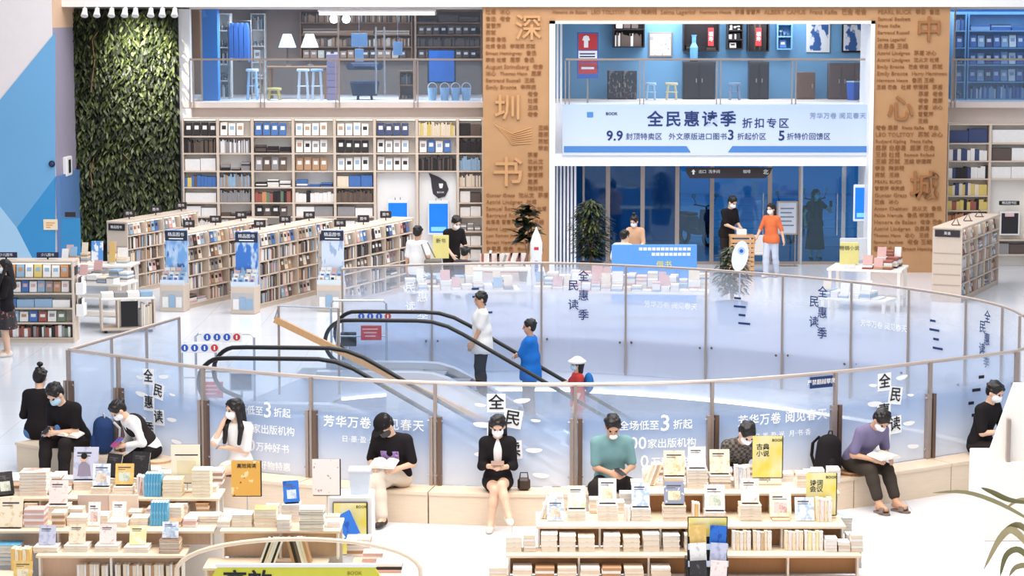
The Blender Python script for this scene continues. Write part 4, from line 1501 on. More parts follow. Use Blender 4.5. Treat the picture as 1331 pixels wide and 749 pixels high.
# ------------------------------------------------------------------ books in shelves (far too many to pick apart: one mass)
PAL = {}
for n_, c_ in dict(w=(238, 234, 230), c=(232, 216, 194), k=(44, 40, 42), g=(150, 146, 146), n=(66, 78, 118), b=(74, 116, 180), t=(186, 146, 112), r=(160, 92, 80), y=(222, 198, 116),
                   e=(112, 128, 108), s=(150, 180, 206), o=(204, 146, 100), d=(96, 82, 76), m=(128, 92, 98), p=(220, 176, 170), u=(112, 92, 78)).items():
    PAL[n_] = M('cover_' + n_, c_, 0.55, var=0.05, scale=12)
PK = list(PAL)
STUFF = B()


def sbox(x0, x1, y0, y1, z0, z1, col, Mx):
    STUFF.box(x0, x1, y0, y1, z0, z1, PK.index(col), Mx)


def spines(Mx, w_, h_, dep, cols, thick=(0.02, 0.045), fill=1.0, hh=(0.62, 0.9)):
    "upright books, spines out, along +x from 0 to w_; the shelf front is y=0"
    x = 0.01
    while x < w_ * fill - 0.05:
        t = random.uniform(*thick)
        z = h_ * random.uniform(*hh)
        sbox(x, x + t - 0.003, 0.03 + random.uniform(0, 0.02), dep * 0.75, 0.002, z, random.choice(cols), Mx)
        x += t


def faces(Mx, w_, h_, dep, cols, bw=0.16, gap=0.03, behind='w', inset='w', th=0.06):
    "covers shown face-on, leaning back"
    x = 0.03
    i = 0
    while x + bw < w_:
        L = Mx @ Matrix.Translation((x, 0.06, 0.014)) @ Matrix.Rotation(-0.16, 4, 'X')
        z = h_ * random.uniform(0.72, 0.82)
        sbox(0, bw, 0, th, 0, z, cols[i % len(cols)], L)
        if inset:
            sbox(bw * 0.2, bw * 0.8, -0.002, 0, z * 0.45, z * 0.75, inset if cols[i % len(cols)] != inset else random.choice('ktgs'), L)
        x += bw + gap
        i += 1


def packs(Mx, w_, h_, dep, cols, n=2, top=0.8):
    x = 0.02
    for i in range(n):
        ww = (w_ - 0.04) / n
        sbox(x, x + ww - 0.012, 0.05, dep * 0.8, 0.002, h_ * random.uniform(top - 0.15, top), cols[i % len(cols)], Mx)
        x += ww


def flats(Mx, w_, h_, dep, cols, n=3):
    for i in range(n):
        ww = (w_ - 0.04) / n
        z = 0.002
        for k in range(random.randint(2, 5)):
            t = random.uniform(0.025, 0.045)
            if z + t > h_ * 0.85: break
            sbox(0.02 + i * ww + random.uniform(0, 0.02), 0.02 + (i + 1) * ww - 0.02, 0.04 + random.uniform(0, 0.02), dep * 0.75, z, z + t - 0.003, random.choice(cols), Mx)
            z += t


# ---- wall bookcases
SHELFBACK = M('shelf_back_panel', (246, 240, 232), 0.6, var=0.01)  # near-white back panel, one even colour
ROWY = [176, 198, 221, 242, 262, 280, 299, 318, 337]
ZR = [W(400, y, YW).z for y in ROWY]
ZTOP = W(400, 155, YW).z


def cell(code, Mx, w_, h_, dep):
    t, cols = code[0], code[1:]
    if t == 'F': faces(Mx, w_, h_, dep, cols)
    elif t == 'S': spines(Mx, w_, h_, dep, cols)
    elif t == 'P': packs(Mx, w_, h_, dep, cols, max(1, len(cols)))
    elif t == 'T': flats(Mx, w_, h_, dep, cols)
    elif t == 'Q': spines(Mx, w_, h_, dep, cols, (0.06, 0.11), 1.0, (0.6, 0.8))


WT = [
    ['Fk', 'Fw', 'Fb', 'Fw', 'Fw', 'Fn', 'Sccy', 'Pkd'],
    ['Sdku', 'Sgw', 'Tkd', 'Fw', 'Fk', 'Fw', 'Fwb', 'Sk'],
    ['Pww', 'Tkg', 'Fgu', 'Ft', 'Fw', 'Fw', 'Sdkk', 'Ss'],
    ['Qybu', 'Ssgt', 'Tkw', 'Tkwb', 'Pcbb', '', '', 'Sgcc'],
    ['Pw', 'Sg', 'Qoykre', 'Qkww', 'Sdu', '', '', 'Pwd'],
    ['Pww', 'Tdk', 'Fkd', 'Pwg', 'Pgw', '', '', 'Pww'],
    ['Swc', 'Fwc', 'Tkw', 'Swg', 'Pww', '', '', 'Twg'],
    ['Pww', 'Tcw', 'Swgt', 'Pww', 'Twk', '', '', 'Pww'],
    ['Pww', 'Pww', 'Pww', 'Pww', 'Pww', '', '', 'Pww']]
CXS = [237, 283, 328, 381, 435, 487, 542, 595, 628]
dshelf = 0.32
ords = ['leftmost', 'second', 'third', 'fourth', 'fifth', 'sixth', 'seventh', 'eighth']
for c in range(8):
    x0, x1_ = W(CXS[c], 200, YW - dshelf).x, W(CXS[c + 1], 200, YW - dshelf).x
    kiosk = c in (5, 6)
    lab = ('white wall bookcase bay, %s from the plant wall' % ords[c]) if not kiosk else ('white wall bookcase bay over a blue kiosk screen, %s from the plant wall' % ords[c])
    t = thing('wall_bookcase', lab, 'bookcase', ((x0 + x1_) / 2, YW, 0), 0, 'wall bookcases')
    B().box(x0, x1_, YW - 0.02, YW + 0.29, 0, ZTOP + 0.04).build('back_panel', SHELFBACK, t, True)
    for x in (x0, x1_):
        xx = x - (0 if x == x0 else 0.03)
        B().box(xx, xx + 0.03, YW - dshelf, YW - 0.02, 0, ZTOP + 0.04).build('side_panel', SHELFWOOD, t, True)
    B().box(x0 + 0.03, x1_ - 0.03, YW - dshelf, YW - 0.02, ZTOP, ZTOP + 0.04).build('top_panel', SHELFWOOD, t, True)
    rows = range(3) if kiosk else range(9)
    for r in rows:
        B().box(x0 + 0.03, x1_ - 0.03, YW - dshelf, YW - 0.02, ZR[r] - 0.03, ZR[r]).build('shelf', SHELFWOOD, t, True)
        hh = (ZTOP if r == 0 else ZR[r - 1] - 0.03) - ZR[r]
        code = WT[r][c]
        if code:
            cell(code, Matrix.Translation((x0 + 0.03, YW - dshelf + 0.02, ZR[r])), x1_ - x0 - 0.06, hh, dshelf)
    if kiosk:
        B().box(x0 + 0.04, x1_ - 0.04, YW - 0.12, YW - 0.02, 0, ZR[2] - 0.05).build('white_front', WHITE, t, True)
    l_ = B().box(x0 + 0.05, x1_ - 0.05, YW - dshelf + 0.03, YW - dshelf + 0.06, ZTOP - 0.012, ZTOP - 0.001)
    l_.build('shelf_lamp', LED, t, True)

RCX = [1232, 1287, 1345]
RT = [['Pnn', 'Pw'], ['Qwwwn', 'Pdw'], ['Qkwwn', 'Pww'], ['Qycyn', ''], ['Qykyr', ''], ['Soorr', ''], ['Syn', 'Pk'], ['Swcr', 'Pgd']]
RY = [185, 208, 231, 253, 272, 291, 310, 329]
ZR2 = [W(1280, y, YW).z for y in RY]
for c in range(2):
    x0, x1_ = W(RCX[c], 200, YW - dshelf).x, W(RCX[c + 1], 200, YW - dshelf).x
    t = thing('wall_bookcase', ['white wall bookcase bay just right of the carved portal', 'white wall bookcase bay with dark cabinet at the far right edge'][c], 'bookcase', ((x0 + x1_) / 2, YW, 0), 0, 'wall bookcases')
    zt2 = W(1280, 162, YW).z
    B().box(x0, x1_, YW - 0.02, YW + 0.29, 0, zt2 + 0.04).build('back_panel', SHELFBACK, t, True)
    for x in (x0, x1_):
        xx = x - (0 if x == x0 else 0.03)
        B().box(xx, xx + 0.03, YW - dshelf, YW - 0.02, 0, zt2 + 0.04).build('side_panel', SHELFWOOD, t, True)
    B().box(x0 + 0.03, x1_ - 0.03, YW - dshelf, YW - 0.02, zt2, zt2 + 0.04).build('top_panel', SHELFWOOD, t, True)
    for r in range(8):
        if c == 1 and 2 < r < 6: continue
        B().box(x0 + 0.03, x1_ - 0.03, YW - dshelf, YW - 0.02, ZR2[r] - 0.03, ZR2[r]).build('shelf', SHELFWOOD, t, True)
        hh = (zt2 if r == 0 else ZR2[r - 1] - 0.03) - ZR2[r]
        if RT[r][c] and not (c == 1 and r == 6):
            cell(RT[r][c], Matrix.Translation((x0 + 0.03, YW - dshelf + 0.02, ZR2[r])), x1_ - x0 - 0.06, hh, dshelf)
p0, p1 = W(1299, 306, YW - 0.25), W(1326, 275, YW - 0.25)
t = thing('display_niche', 'tall dark glazed niche with pink tag in the right wall bookcase', 'cabinet', ((p0.x + p1.x) / 2, YW - 0.25, p0.z))
B().rbox(p0.x, p1.x, YW - 0.25, YW - 0.03, p0.z, p1.z, 0.01).build('frame', WHITE, t, True)
B().box(p0.x + 0.04, p1.x - 0.04, YW - 0.256, YW - 0.25, p0.z + 0.04, p1.z - 0.04).build('glazing', M('niche_glass', (44, 40, 44), 0.2), t, True)
B().box(p0.x + 0.12, p1.x - 0.14, YW - 0.262, YW - 0.256, p1.z - 0.12, p1.z - 0.04).build('tag', M('pink_tag', (232, 196, 196), 0.5), t, True)
p = W(1312, 264, YW - 0.25)
t = thing('shelf_sign', 'small black sign over the dark niche at right', 'sign', (p.x, YW - 0.25, p.z))
B().rbox(-0.24, 0.24, 0, 0.03, -0.05, 0.05, 0.008).build('board', BLACKP, t)
text('精品图书区', 0.07, INKWHITE, (0, -0.004, 0), parent=t, depth=0.001)

# kiosks
def kiosk(label, px0, px1, py0, py1, Y, base):
    a, c = W(px0, py1, Y), W(px1, py0, Y)
    t = thing('kiosk', label, 'kiosk', ((a.x + c.x) / 2, Y, base))
    w_ = (c.x - a.x) / 2
    h0, h1 = a.z - base, c.z - base
    B().rbox(-w_, w_, 0, 0.07, h0, h1, 0.02).build('case', M('kiosk_white', (228, 232, 240), 0.35), t)
    B().box(-w_ + 0.035, w_ - 0.035, -0.004, 0, h0 + 0.06, h1 - 0.07).build('screen', SCREEN, t)
    B().box(-w_ + 0.08, w_ - 0.08, -0.006, -0.004, h0 + 0.10, h0 + 0.2).build('screen_skyline', M('skyline', (120, 190, 240), 0.2, emit=0.4), t)
    if base == 0:
        B().box(-0.08, 0.08, 0.02, 0.06, 0.02, h0).build('leg', CHROME, t)
        B().rbox(-0.25, 0.25, -0.15, 0.2, 0, 0.02, 0.005).build('base', CHROME, t)
    else:
        B().box(-0.06, 0.06, 0.07, 0.14, (h0 + h1) / 2 - 0.1, (h0 + h1) / 2 + 0.1).build('wall_bracket', CHROME, t)
    for dx in (-0.06, 0.06):
        B().cbox((dx, 0.02, h1 + 0.03), (0.02, 0.02, 0.06)).build('sensor', CHROME, t)
    return t


kiosk('smaller blue touch-screen kiosk on the white bookcase front', 503, 531, 260, 299, YW - 0.35, 0)
kiosk('larger blue touch-screen kiosk right of the other, below the leaf logo', 556, 584, 261, 306, YW - 0.35, 0)
kiosk('tall blue touch-screen kiosk at the right door jamb', 1109, 1130, 240, 288, YP + 0.5, 0)
p = W(571, 243, YW - 0.13)
t = thing('leaf_logo', 'dark leaf-shaped logo with white cup mark above a kiosk', 'logo', (p.x, YW - 0.13, p.z))
pts = [(-0.25, 0.33), (-0.02, 0.24), (0.16, 0.12), (0.22, -0.06), (0.14, -0.22), (-0.02, -0.27), (-0.15, -0.16), (-0.18, 0.02), (-0.2, 0.2)]
B().prism(pts, 0, 0.012, M_=Matrix.Rotation(PI / 2, 4, 'X')).build('leaf', M('logo_dark', (60, 54, 60), 0.5), t)
B().lathe([(0.03, -0.05), (0.045, 0.0), (0.05, 0.06)], 10, M_=Matrix.Translation((0.04, -0.012, 0.02)) @ Matrix.Diagonal((1, 0.1, 1, 1))).build('cup_mark', INKWHITE, t)
text('BOOK', 0.06, INKWHITE, (0.03, -0.014, -0.13), parent=t, depth=0.001)

# ---- low double-sided bookcases
DIRB = math.radians(-22)      # turned so the long face looks right towards the camera


def low_bookcase(label, front_px, L, ncol, width=0.5, H_=1.56, ang=DIRB, cols='uudtwwggkcpsc', face=1, nrow=5, rows_face=True, sign='精品图书'):
    """local: +y runs away from the camera along the case; the visible long face is at x = 0, the body lies towards -x"""
    loc = G(*front_px)
    t = thing('low_bookcase', label, 'bookcase', loc, ang, 'low bookcases')
    w_ = width
    B().rbox(-w_, 0.01, -0.02, L + 0.02, H_ - 0.05, H_, 0.01).build('top_panel', SHELFWOOD, t)
    B().box(-w_ / 2 - 0.01, -w_ / 2 + 0.01, 0.02, L - 0.02, 0.06, H_ - 0.05).build('back_panel', SHELFBACK, t)
    B().box(-w_, 0.0, 0.0, 0.03, 0.0, H_ - 0.05).build('end_panel', SHELFWOOD, t)
    B().box(-w_, 0.0, L - 0.03, L, 0.0, H_ - 0.05).build('end_panel', SHELFWOOD, t)
    B().box(-w_ + 0.02, -0.02, 0.03, L - 0.03, 0.0, 0.08).build('plinth', SHELFWOOD, t)
    for k in range(4):
        zz = 0.35 + k * 0.22
        B().box(-w_ + 0.03, -0.03, -0.008, 0.0, zz, zz + 0.015).build('groove_strip', M('groove', (180, 160, 144), 0.6), t)
    cw = (L - 0.06) / ncol
    rh = (H_ - 0.13) / nrow
    sm = B().box(-w_ / 2 + 0.01, 0, 0.03, L - 0.03, -0.02, 0).mesh('shelf', [SHELFWOOD])
    dm = B().box(-w_ / 2 + 0.01, 0, -0.012, 0.012, 0.08, H_ - 0.05).mesh('divider', [SHELFWOOD])
    for r in range(nrow):
        o = link('shelf', sm, t); o.location = (0, 0, 0.10 + r * rh)
    for c in range(1, ncol):
        o = link('divider', dm, t); o.location = (0, 0.03 + c * cw, 0)
    B().box(-0.06, -0.03, 0.05, L - 0.05, H_ - 0.062, H_ - 0.05).build('shelf_lamp', LED, t)
    base = LM(t)
    for r in range(nrow):
        for c in range(ncol):
            Mx = base @ Matrix.Translation((0.0, 0.045 + c * cw, 0.10 + r * rh)) @ Matrix.Rotation(PI / 2, 4, 'Z')
            k = random.random()
            if r == nrow - 1:
                faces(Mx, cw - 0.03, rh, w_ / 2, random.sample('wwcspgktb', 4), 0.13, 0.02, inset=random.choice('wkcr'))
            elif k < 0.4:
                spines(Mx, cw - 0.03, rh, w_ / 2, cols, (0.025, 0.06), random.choice([1, 1, 0.8]), (0.65, 0.92))
            elif k < 0.85 :
                faces(Mx, cw - 0.03, rh, w_ / 2, random.sample(cols, 3), 0.14, 0.02, inset=random.choice('wkcr'))
            else:
                flats(Mx, cw - 0.03, rh, w_ / 2, cols, 2)
    if sign:
        s_ = B().rbox(-w_ + 0.05, -0.05, -0.025, -0.008, H_ - 0.2, H_ - 0.06, 0.004).build('name_plate', DARKSIGN, t)
        text(sign, 0.07, INKWHITE, (-w_ / 2, -0.028, H_ - 0.13), parent=s_, depth=0.001)
    return t


low_bookcase('low bookcase nearest the plant wall, plain end panel facing left', (167, 383), 3.0, 4)
low_bookcase('second low bookcase from the plant wall', (245, 402), 3.4, 4)
low_bookcase('third low bookcase from the plant wall', (338, 402), 3.4, 4)
low_bookcase('fourth low bookcase from the plant wall, reaching the seated browsers', (443, 401), 3.6, 5, cols='kkdgguwt')
low_bookcase('low bookcase at right with black name plate, in front of the carved portal', (1249, 394), 3.6, 5, width=0.62, ang=math.radians(-24), cols='wwcpgsrt', sign='英语')
lowc = [o for o in COL.objects if o.name.startswith('low_bookcase')]
for bi, o in enumerate(lowc):
    ys = [0.5, 1.6, 2.7]
    for k, y in enumerate(ys):
        p = LM(o) @ Vector((-0.25, y, 1.56))
        if bi < 4:
            s_ = thing('shelf_marker', 'black marker on a low bookcase top, %s on the %s case from the plant wall' % (('nearest', 'middle', 'farthest')[k], ords[bi].replace('leftmost', 'first')), 'sign', p)
            B().rbox(-0.12, 0.12, -0.015, 0.015, 0.05, 0.2, 0.006).build('plate', DARKSIGN, s_)
            B().cbox((0, 0, 0.025), (0.02, 0.02, 0.05)).build('stem', BLACKP, s_)
            text('图书', 0.07, INKWHITE, (0, -0.018, 0.125), parent=s_, depth=0.001)
        else:
            s_ = thing('small_stand', 'small metal book stand on top of the right low bookcase, %s from its front' % ords[k].replace('leftmost', 'first'), 'stand', p)
            B().tube([(-0.1, 0, 0.01), (0, 0, 0.16), (0.06, 0, 0.01)], 0.012, 6).build('frame', STEELB, s_)
            B().tube([(-0.1, -0.06, 0.01), (0.08, -0.06, 0.01)], 0.012, 6).build('foot', STEELB, s_)


# ---- poster display racks in front of three cases
def display_rack(label, px, py, poster_mats, title):
    loc = G(px, py) + Vector((0, -0.42, 0))
    t = thing('display_rack', label, 'rack', loc, math.radians(-8), 'poster racks')
    w_ = 0.5
    B().rbox(-w_ / 2, w_ / 2, 0, 0.4, 0, 0.55, 0.01).build('cabinet', SHELFWOOD, t)
    B().box(-w_ / 2 + 0.03, w_ / 2 - 0.03, -0.004, 0.002, 0.08, 0.42).build('recess', M('rack_recess', (190, 186, 184), 0.7), t)
    B().rbox(-w_ / 2 + 0.02, w_ / 2 - 0.02, 0.36, 0.40, 0.55, 1.62, 0.008).build('panel', poster_mats, t)
    pl = B().rbox(-w_ / 2 + 0.02, w_ / 2 - 0.02, 0.345, 0.36, 1.40, 1.60, 0.004).build('header', M('header_dark', (40, 44, 66), 0.5), t)
    text(title, 0.085, INKWHITE, (0, 0.342, 1.52), parent=pl, depth=0.001)
    B().cbox((0, 0.342, 1.44), (0.3, 0.002, 0.02)).build('header_line', INKWHITE, pl)
    for k in range(3):
        B().box(-w_ / 2, w_ / 2, 0.02 + 0.1 * k, 0.04 + 0.1 * k, 0.55, 0.64 + 0.07 * k).build('tier', M('acrylic', (214, 226, 240), 0.2, var=0), t)
    base = LM(t)
    for k in range(3):
        faces(base @ Matrix.Translation((-w_ / 2, -0.01 + 0.1 * k, 0.56 + 0.02 * k)), w_, 0.2 + 0.06 * k, 0.1, random.sample('wwsscp', 4), 0.1, 0.015, inset=random.choice('sbw'), th=0.012)
    for k, c_ in enumerate(random.choice(['wsw', 'kws', 'wss'])):
        B().box(-w_ / 2 + 0.05 + 0.14 * k, -w_ / 2 + 0.17 + 0.14 * k, -0.012, -0.0045, 0.09, 0.3 + 0.04 * (k % 2)).build('leaflet_pack', PAL[c_], t)
    return t


POST1 = printed('poster_blue', (120, 170, 224), [((190, 214, 240), 0.45, 0.6), ((60, 100, 170), 0.62, 0.68)], 3)
POST2 = printed('poster_sky', (60, 120, 200), [((200, 220, 240), 0.5, 0.58), ((170, 70, 90), 0.66, 0.7)], 3)
POST3 = printed('poster_white', (214, 224, 238), [((160, 180, 210), 0.55, 0.6)], 4)
display_rack('poster rack with pale blue poster before the second low bookcase', 228, 402, POST1, '精品图书')
display_rack('poster rack with deep blue poster before the third low bookcase', 319, 405, POST2, '精品图书')
display_rack('poster rack with whitish poster before the fourth low bookcase', 430, 402, POST3, '精品图书')


# ------------------------------------------------------------------ plants
GREENS = [M('leaf_%d' % i, c, 0.45, var=0.12, scale=8) for i, c in enumerate([(38, 46, 28), (56, 66, 36), (82, 92, 50), (122, 130, 84), (26, 32, 22)])]
BARK = M('twig_bark', (150, 118, 84), 0.8, var=0.1)


def leaf(bb, p, d, n, L, w_, mi, droop=0.3, segs=3):
    d, n = d.normalized(), n.normalized()
    s_ = d.cross(n).normalized()
    pts = []
    q = Vector(p)
    dd = d.copy()
    for k in range(segs + 1):
        t = k / segs
        ww = w_ * (0.25 + 1.5 * t * (1 - t) * 2) * (0.0 if k == segs else 1) * 0.5
        pts += [q - s_ * ww, q + s_ * ww]
        dd = (dd + Vector((0, 0, -droop / segs))).normalized()
        q = q + dd * (L / segs)
    bb.add(pts, [(2 * k, 2 * k + 1, 2 * k + 3, 2 * k + 2) for k in range(segs)], mi)


gx0, gx1 = W(97, 200, YW - 0.1).x, W(234, 200, YW - 0.1).x
gw = thing('plant_wall', 'tall living wall of dense green leaves left of the wall bookcases', 'plant wall', ((gx0 + gx1) / 2, YW, 0))
gz = W(160, 12, YW - 0.2).z
B().box(gx0, gx1, YW - 0.12, YW + 0.29, 0, gz).build('backing', M('dark_soil', (26, 30, 22), 0.9, var=0.2), gw, True)
bb = B()
rnd = random.Random(3)
for k in range(5200):
    x, z = rnd.uniform(gx0, gx1 - 0.05), rnd.uniform(0.6, gz)
    a = rnd.uniform(-1.2, 1.2)
    d = Vector((math.sin(a) * 0.8, -rnd.uniform(0.3, 0.9), -rnd.uniform(0.1, 0.9)))
    n = Vector((rnd.uniform(-.5, .5), -0.6, 0.8))
    bb_mi = rnd.choice([0, 0, 1, 1, 2, 2, 3, 4])
    leaf(bb, (x, YW - 0.12 - rnd.uniform(0, 0.12), z), d, n, rnd.uniform(0.14, 0.26), rnd.uniform(0.04, 0.07), bb_mi, 0.8)
fo = bb.build('foliage', GREENS, gw, True)
fo['kind'] = 'stuff'
for (pts) in ([(128, 40), (120, 52), (123, 80), (118, 120)], [(122, 205), (118, 225), (120, 245)], [(160, 200), (170, 210)]):
    B().tube([W(x, y, YW - 0.3) for x, y in pts], 0.012, 5).build('twig', BARK, gw, True)
for k, px in enumerate((110, 126, 145, 162, 176, 196, 211, 227)):
    p = W(px, 16, YP - 0.3)
    t = thing('track_spotlight', 'white track spotlight over the plant wall, %s from the left' % ords[k].replace('leftmost', 'first'), 'spotlight', p, 0, 'track spotlights')
    hd = Matrix.Rotation(math.radians(150), 4, 'X')
    B().lathe([(0.05, -0.1), (0.06, 0.0), (0.085, 0.09), (0.08, 0.1)], 12, M_=hd).build('lamp_head', WHITE, t)
    B().tube([(0, 0, 0.05), (0, 0.02, 0.24)], 0.015, 6).build('stem', WHITE, t)
sp_ = bpy.data.lights.new('track_spot', 'SPOT')
sp_.energy = 1700; sp_.spot_size = math.radians(64); sp_.spot_blend = 0.9; sp_.color = (1.0, 0.96, 0.82); sp_.shadow_soft_size = 0.1
so_ = bpy.data.objects.new('track_spot', sp_)
so_.location = W(165, 12, YP - 0.35)
so_.rotation_euler = (math.radians(54), 0, 0)
COL.objects.link(so_)


def pot_plant(label, name, loc, hz, spread, nleaf, L, w_, pot_r, pot_h, pot_mat, leaves=(0, 1, 1, 2, 4), z0=None, stems=5, seed=1, droop=0.5, fan=False):
    r = random.Random(seed)
    t = thing(name, label, 'plant', loc)
    B().lathe([(pot_r * 0.75, 0), (pot_r, pot_h), (pot_r * 0.92, pot_h), (pot_r * 0.9, pot_h * 0.93), (0.01, pot_h * 0.93)], 18).build('pot', pot_mat, t)
    z0 = z0 if z0 is not None else pot_h + 0.15
    fb = B()
    for k in range(stems):
        a = 2 * PI * k / stems
        q = Vector((math.cos(a) * spread * 0.4, math.sin(a) * spread * 0.4, hz * 0.8))
        B().tube([(0, 0, pot_h * 0.9), (q.x * 0.4, q.y * 0.4, (pot_h + q.z) / 2), q], [0.018, 0.014, 0.008], 5).build('stem', BARK, t)
    for k in range(nleaf):
        u = r.random()
        z = z0 + (hz - z0) * u
        a = r.uniform(0, 2 * PI)
        rr = spread * math.sqrt(max(0.05, 1 - (2 * u - 0.9) ** 2 * 0.8)) * r.uniform(0.35, 1)
        p = Vector((math.cos(a) * rr, math.sin(a) * rr, z))
        d = Vector((math.cos(a), math.sin(a), r.uniform(-0.2, 0.8)))
        leaf(fb, p - d * L * 0.4, d, Vector((0, 0, 1)) + d * -0.3, L * r.uniform(0.7, 1.2), w_, r.choice(leaves), droop)
    o = fb.build('foliage', GREENS, t)
    o['kind'] = 'stuff'
    return t


POTG = M('grey_pot', (150, 140, 132), 0.6)
POTB = M('blue_pot', (64, 116, 180), 0.5)
pot_plant('large rounded leafy bush in a pot beside the entrance doors', 'potted_bush', (W(768, 330, 50.6).x, 50.6, 0), 1.85, 0.5, 1300, 0.22, 0.05, 0.3, 0.45, POTG, seed=4, droop=0.9)
pot_plant('broad-leaved dark potted plant before the left carved pillar', 'potted_plant', (W(685, 330, 50.8).x, 50.8, 0), 1.75, 0.34, 90, 0.34, 0.2, 0.22, 0.4, POTG, leaves=(0, 0, 4, 1), z0=0.9, seed=5)
pot_plant('round green plant in a blue pot behind the far glass railing', 'potted_plant', (W(952, 330, 43.7).x, 43.7, 0), 1.5, 0.4, 620, 0.18, 0.06, 0.32, 0.42, POTB, leaves=(0, 1, 2, 4), z0=0.6, seed=6, droop=0.9)


# ------------------------------------------------------------------ upper storey: railings and shop things
def balcony(label, px0, px1, posts, Y=YW - 0.06):
    zt, zb = W(600, 77, Y).z, W(600, 133, Y).z
    x0, x1_ = W(px0, 77, Y).x, W(px1, 77, Y).x
    t = thing('balcony_railing', label, 'railing', ((x0 + x1_) / 2, Y, ZU), 0, 'upper railings')
    B().rbox(x0, x1_, Y - 0.02, Y + 0.03, zt - 0.03, zt + 0.02, 0.006).build('handrail', STEEL, t, True)
    xs = [W(p, 77, Y).x for p in posts]
    for x in xs:
        for dx in (-0.05, 0.04):
            B().box(x + dx, x + dx + 0.025, Y - 0.02, Y + 0.03, ZU - 0.12, zt - 0.03).build('post', STEEL, t, True)
    allx = sorted(xs + ([x0] if min(xs) - x0 > 0.3 else []) + ([x1_] if x1_ - max(xs) > 0.3 else []))
    for a, c in zip(allx[:-1], allx[1:]):
        B().box(a + 0.07, c - 0.06, Y, Y + 0.01, ZU + 0.02, zt - 0.05).build('pane', CLEARG, t, True)
    return t


balcony('steel and glass balcony railing above the wall bookcases', 246, 628, [248, 340, 438, 540])
balcony('steel and glass balcony railing above the sale banner', 735, 1131, [737, 834, 934, 1032, 1129], Y=YP + 0.75)
balcony('steel and glass balcony railing at the upper right corner', 1236, 1345, [1240, 1345])
# full-height glazing of the upper rooms
for n_, (a, c, Y) in enumerate(((262, 628, YW + 0.6), (1240, 1360, YW + 0.6))):
    wd = struct(thing('window_%d' % (n_ + 1), 'x', 'x', (W((a + c) / 2, 80, Y).x, Y, ZU)), ['upper shop glazing above the wall bookcases', 'upper shop glazing at the right edge'][n_])
    del wd['category']
    xs = [W(q, 80, Y).x for q in ([a, 440, 540, c] if n_ == 0 else [a, c])]
    for u, v_ in zip(xs[:-1], xs[1:]):
        B().box(u + 0.02, v_ - 0.02, Y, Y + 0.01, ZU, ZC).build('pane', glass('shop_glass', tint=(0.80, 0.88, 0.97), gloss=0.05) if 'shop_glass' not in MATS else MATS['shop_glass'], wd, True)
    for u in xs:
        B().box(u - 0.02, u + 0.02, Y - 0.02, Y + 0.03, ZU, ZC).build('mullion', STEEL, wd, True)
Yq = YW + 0.55
for px in (489, 500):
    p0, p1 = W(px, 122, Yq), W(px, 35, Yq)
    t = thing('door_pull', 'long vertical steel door pull on upper shop glazing, %s of the pair' % ('left' if px < 495 else 'right'), 'handle', p0)
    B().tube([(0, 0, 0), (0, 0, p1.z - p0.z)], 0.022, 8).build('bar', CHROME, t)
    for z in (0.2, p1.z - p0.z - 0.2):
        B().tube([(0, 0, z), (0, 0.06, z)], 0.012, 6).build('standoff', CHROME, t)
UB = W(271, 100, YW + 0.55)
a, c = W(262, 131, YW + 0.9), W(282, 14, YW + 0.9)
struct(B().box(a.x, c.x, YW + 0.9, YW + 1.3, ZU, ZC).build('wall_blue_pier', M('pier_blue', (60, 140, 210), 0.6, var=0.03)), 'blue pier inside the upper shop')


def upthing(name, label, cat, px, Y, z=ZU):
    return thing(name, label, cat, (W(px, 100, Y).x, Y, z))


def stool(label, px, Y, col, legcol, hgt=0.6, w_=0.3, z=ZU):
    t = upthing('stool', label, 'stool', px, Y, z)
    B().lathe([(w_ * 0.5, hgt - 0.06), (w_ * 0.52, hgt - 0.03), (w_ * 0.48, hgt), (0.01, hgt)], 14).build('seat', col, t)
    for k in range(4):
        a = PI / 4 + k * PI / 2
        B().tube([(math.cos(a) * w_ * 0.38, math.sin(a) * w_ * 0.38, hgt - 0.05), (math.cos(a) * w_ * 0.55, math.sin(a) * w_ * 0.55, 0)], 0.022, 6).build('leg', legcol, t)
    B().tube([(math.cos(q * PI / 4) * w_ * 0.46, math.sin(q * PI / 4) * w_ * 0.46, hgt * 0.45) for q in range(9)], 0.012, 5).build('stretcher', legcol, t)
    return t


PALEB = M('pale_blue_paint', (176, 206, 232), 0.5)
YELP = M('yellow_paint', (226, 196, 110), 0.5)
stool('white stool left of the others in the upper shop', 328, YW + 1.3, WHITE, PALEB, 0.75)
stool('white stool in the middle of the upper shop', 394, YW + 1.3, WHITE, WHITE, 0.75)
stool('white stool beside the book tower in the upper shop', 412, YW + 1.3, PALEB, WHITE, 0.75)
stool('small yellow stool in the upper shop', 356, YW + 1.2, YELP, YELP, 0.3, 0.36)
for (px, mt, lab) in ((374, PALEB, 'pale blue lamp shade table lamp in upper shop'), (403, M('tan_shade', (200, 180, 156), 0.6), 'tan shade table lamp in upper shop')):
    t = upthing('table_lamp', lab, 'lamp', px, YW + 2.2, ZU + 0.8)
    B().lathe([(0.22, 0.45), (0.1, 0.78), (0.09, 0.78), (0.2, 0.46)], 16).build('lamp_shade', mt, t)
    B().lathe([(0.1, 0), (0.09, 0.03), (0.02, 0.06), (0.02, 0.5)], 12).build('base', STEELB, t)
t = upthing('shop_table', 'brown wooden table carrying lamps in the upper shop', 'table', 388, YW + 2.2)
B().rbox(-0.75, 0.75, -0.35, 0.35, 0.75, 0.8, 0.01).build('tabletop', BROWNWOOD, t)
for sx in (-1, 1):
    for sy in (-1, 1):
        B().box(sx * 0.68 - 0.03, sx * 0.68 + 0.03, sy * 0.28 - 0.03, sy * 0.28 + 0.03, 0, 0.75).build('leg', BROWNWOOD, t)


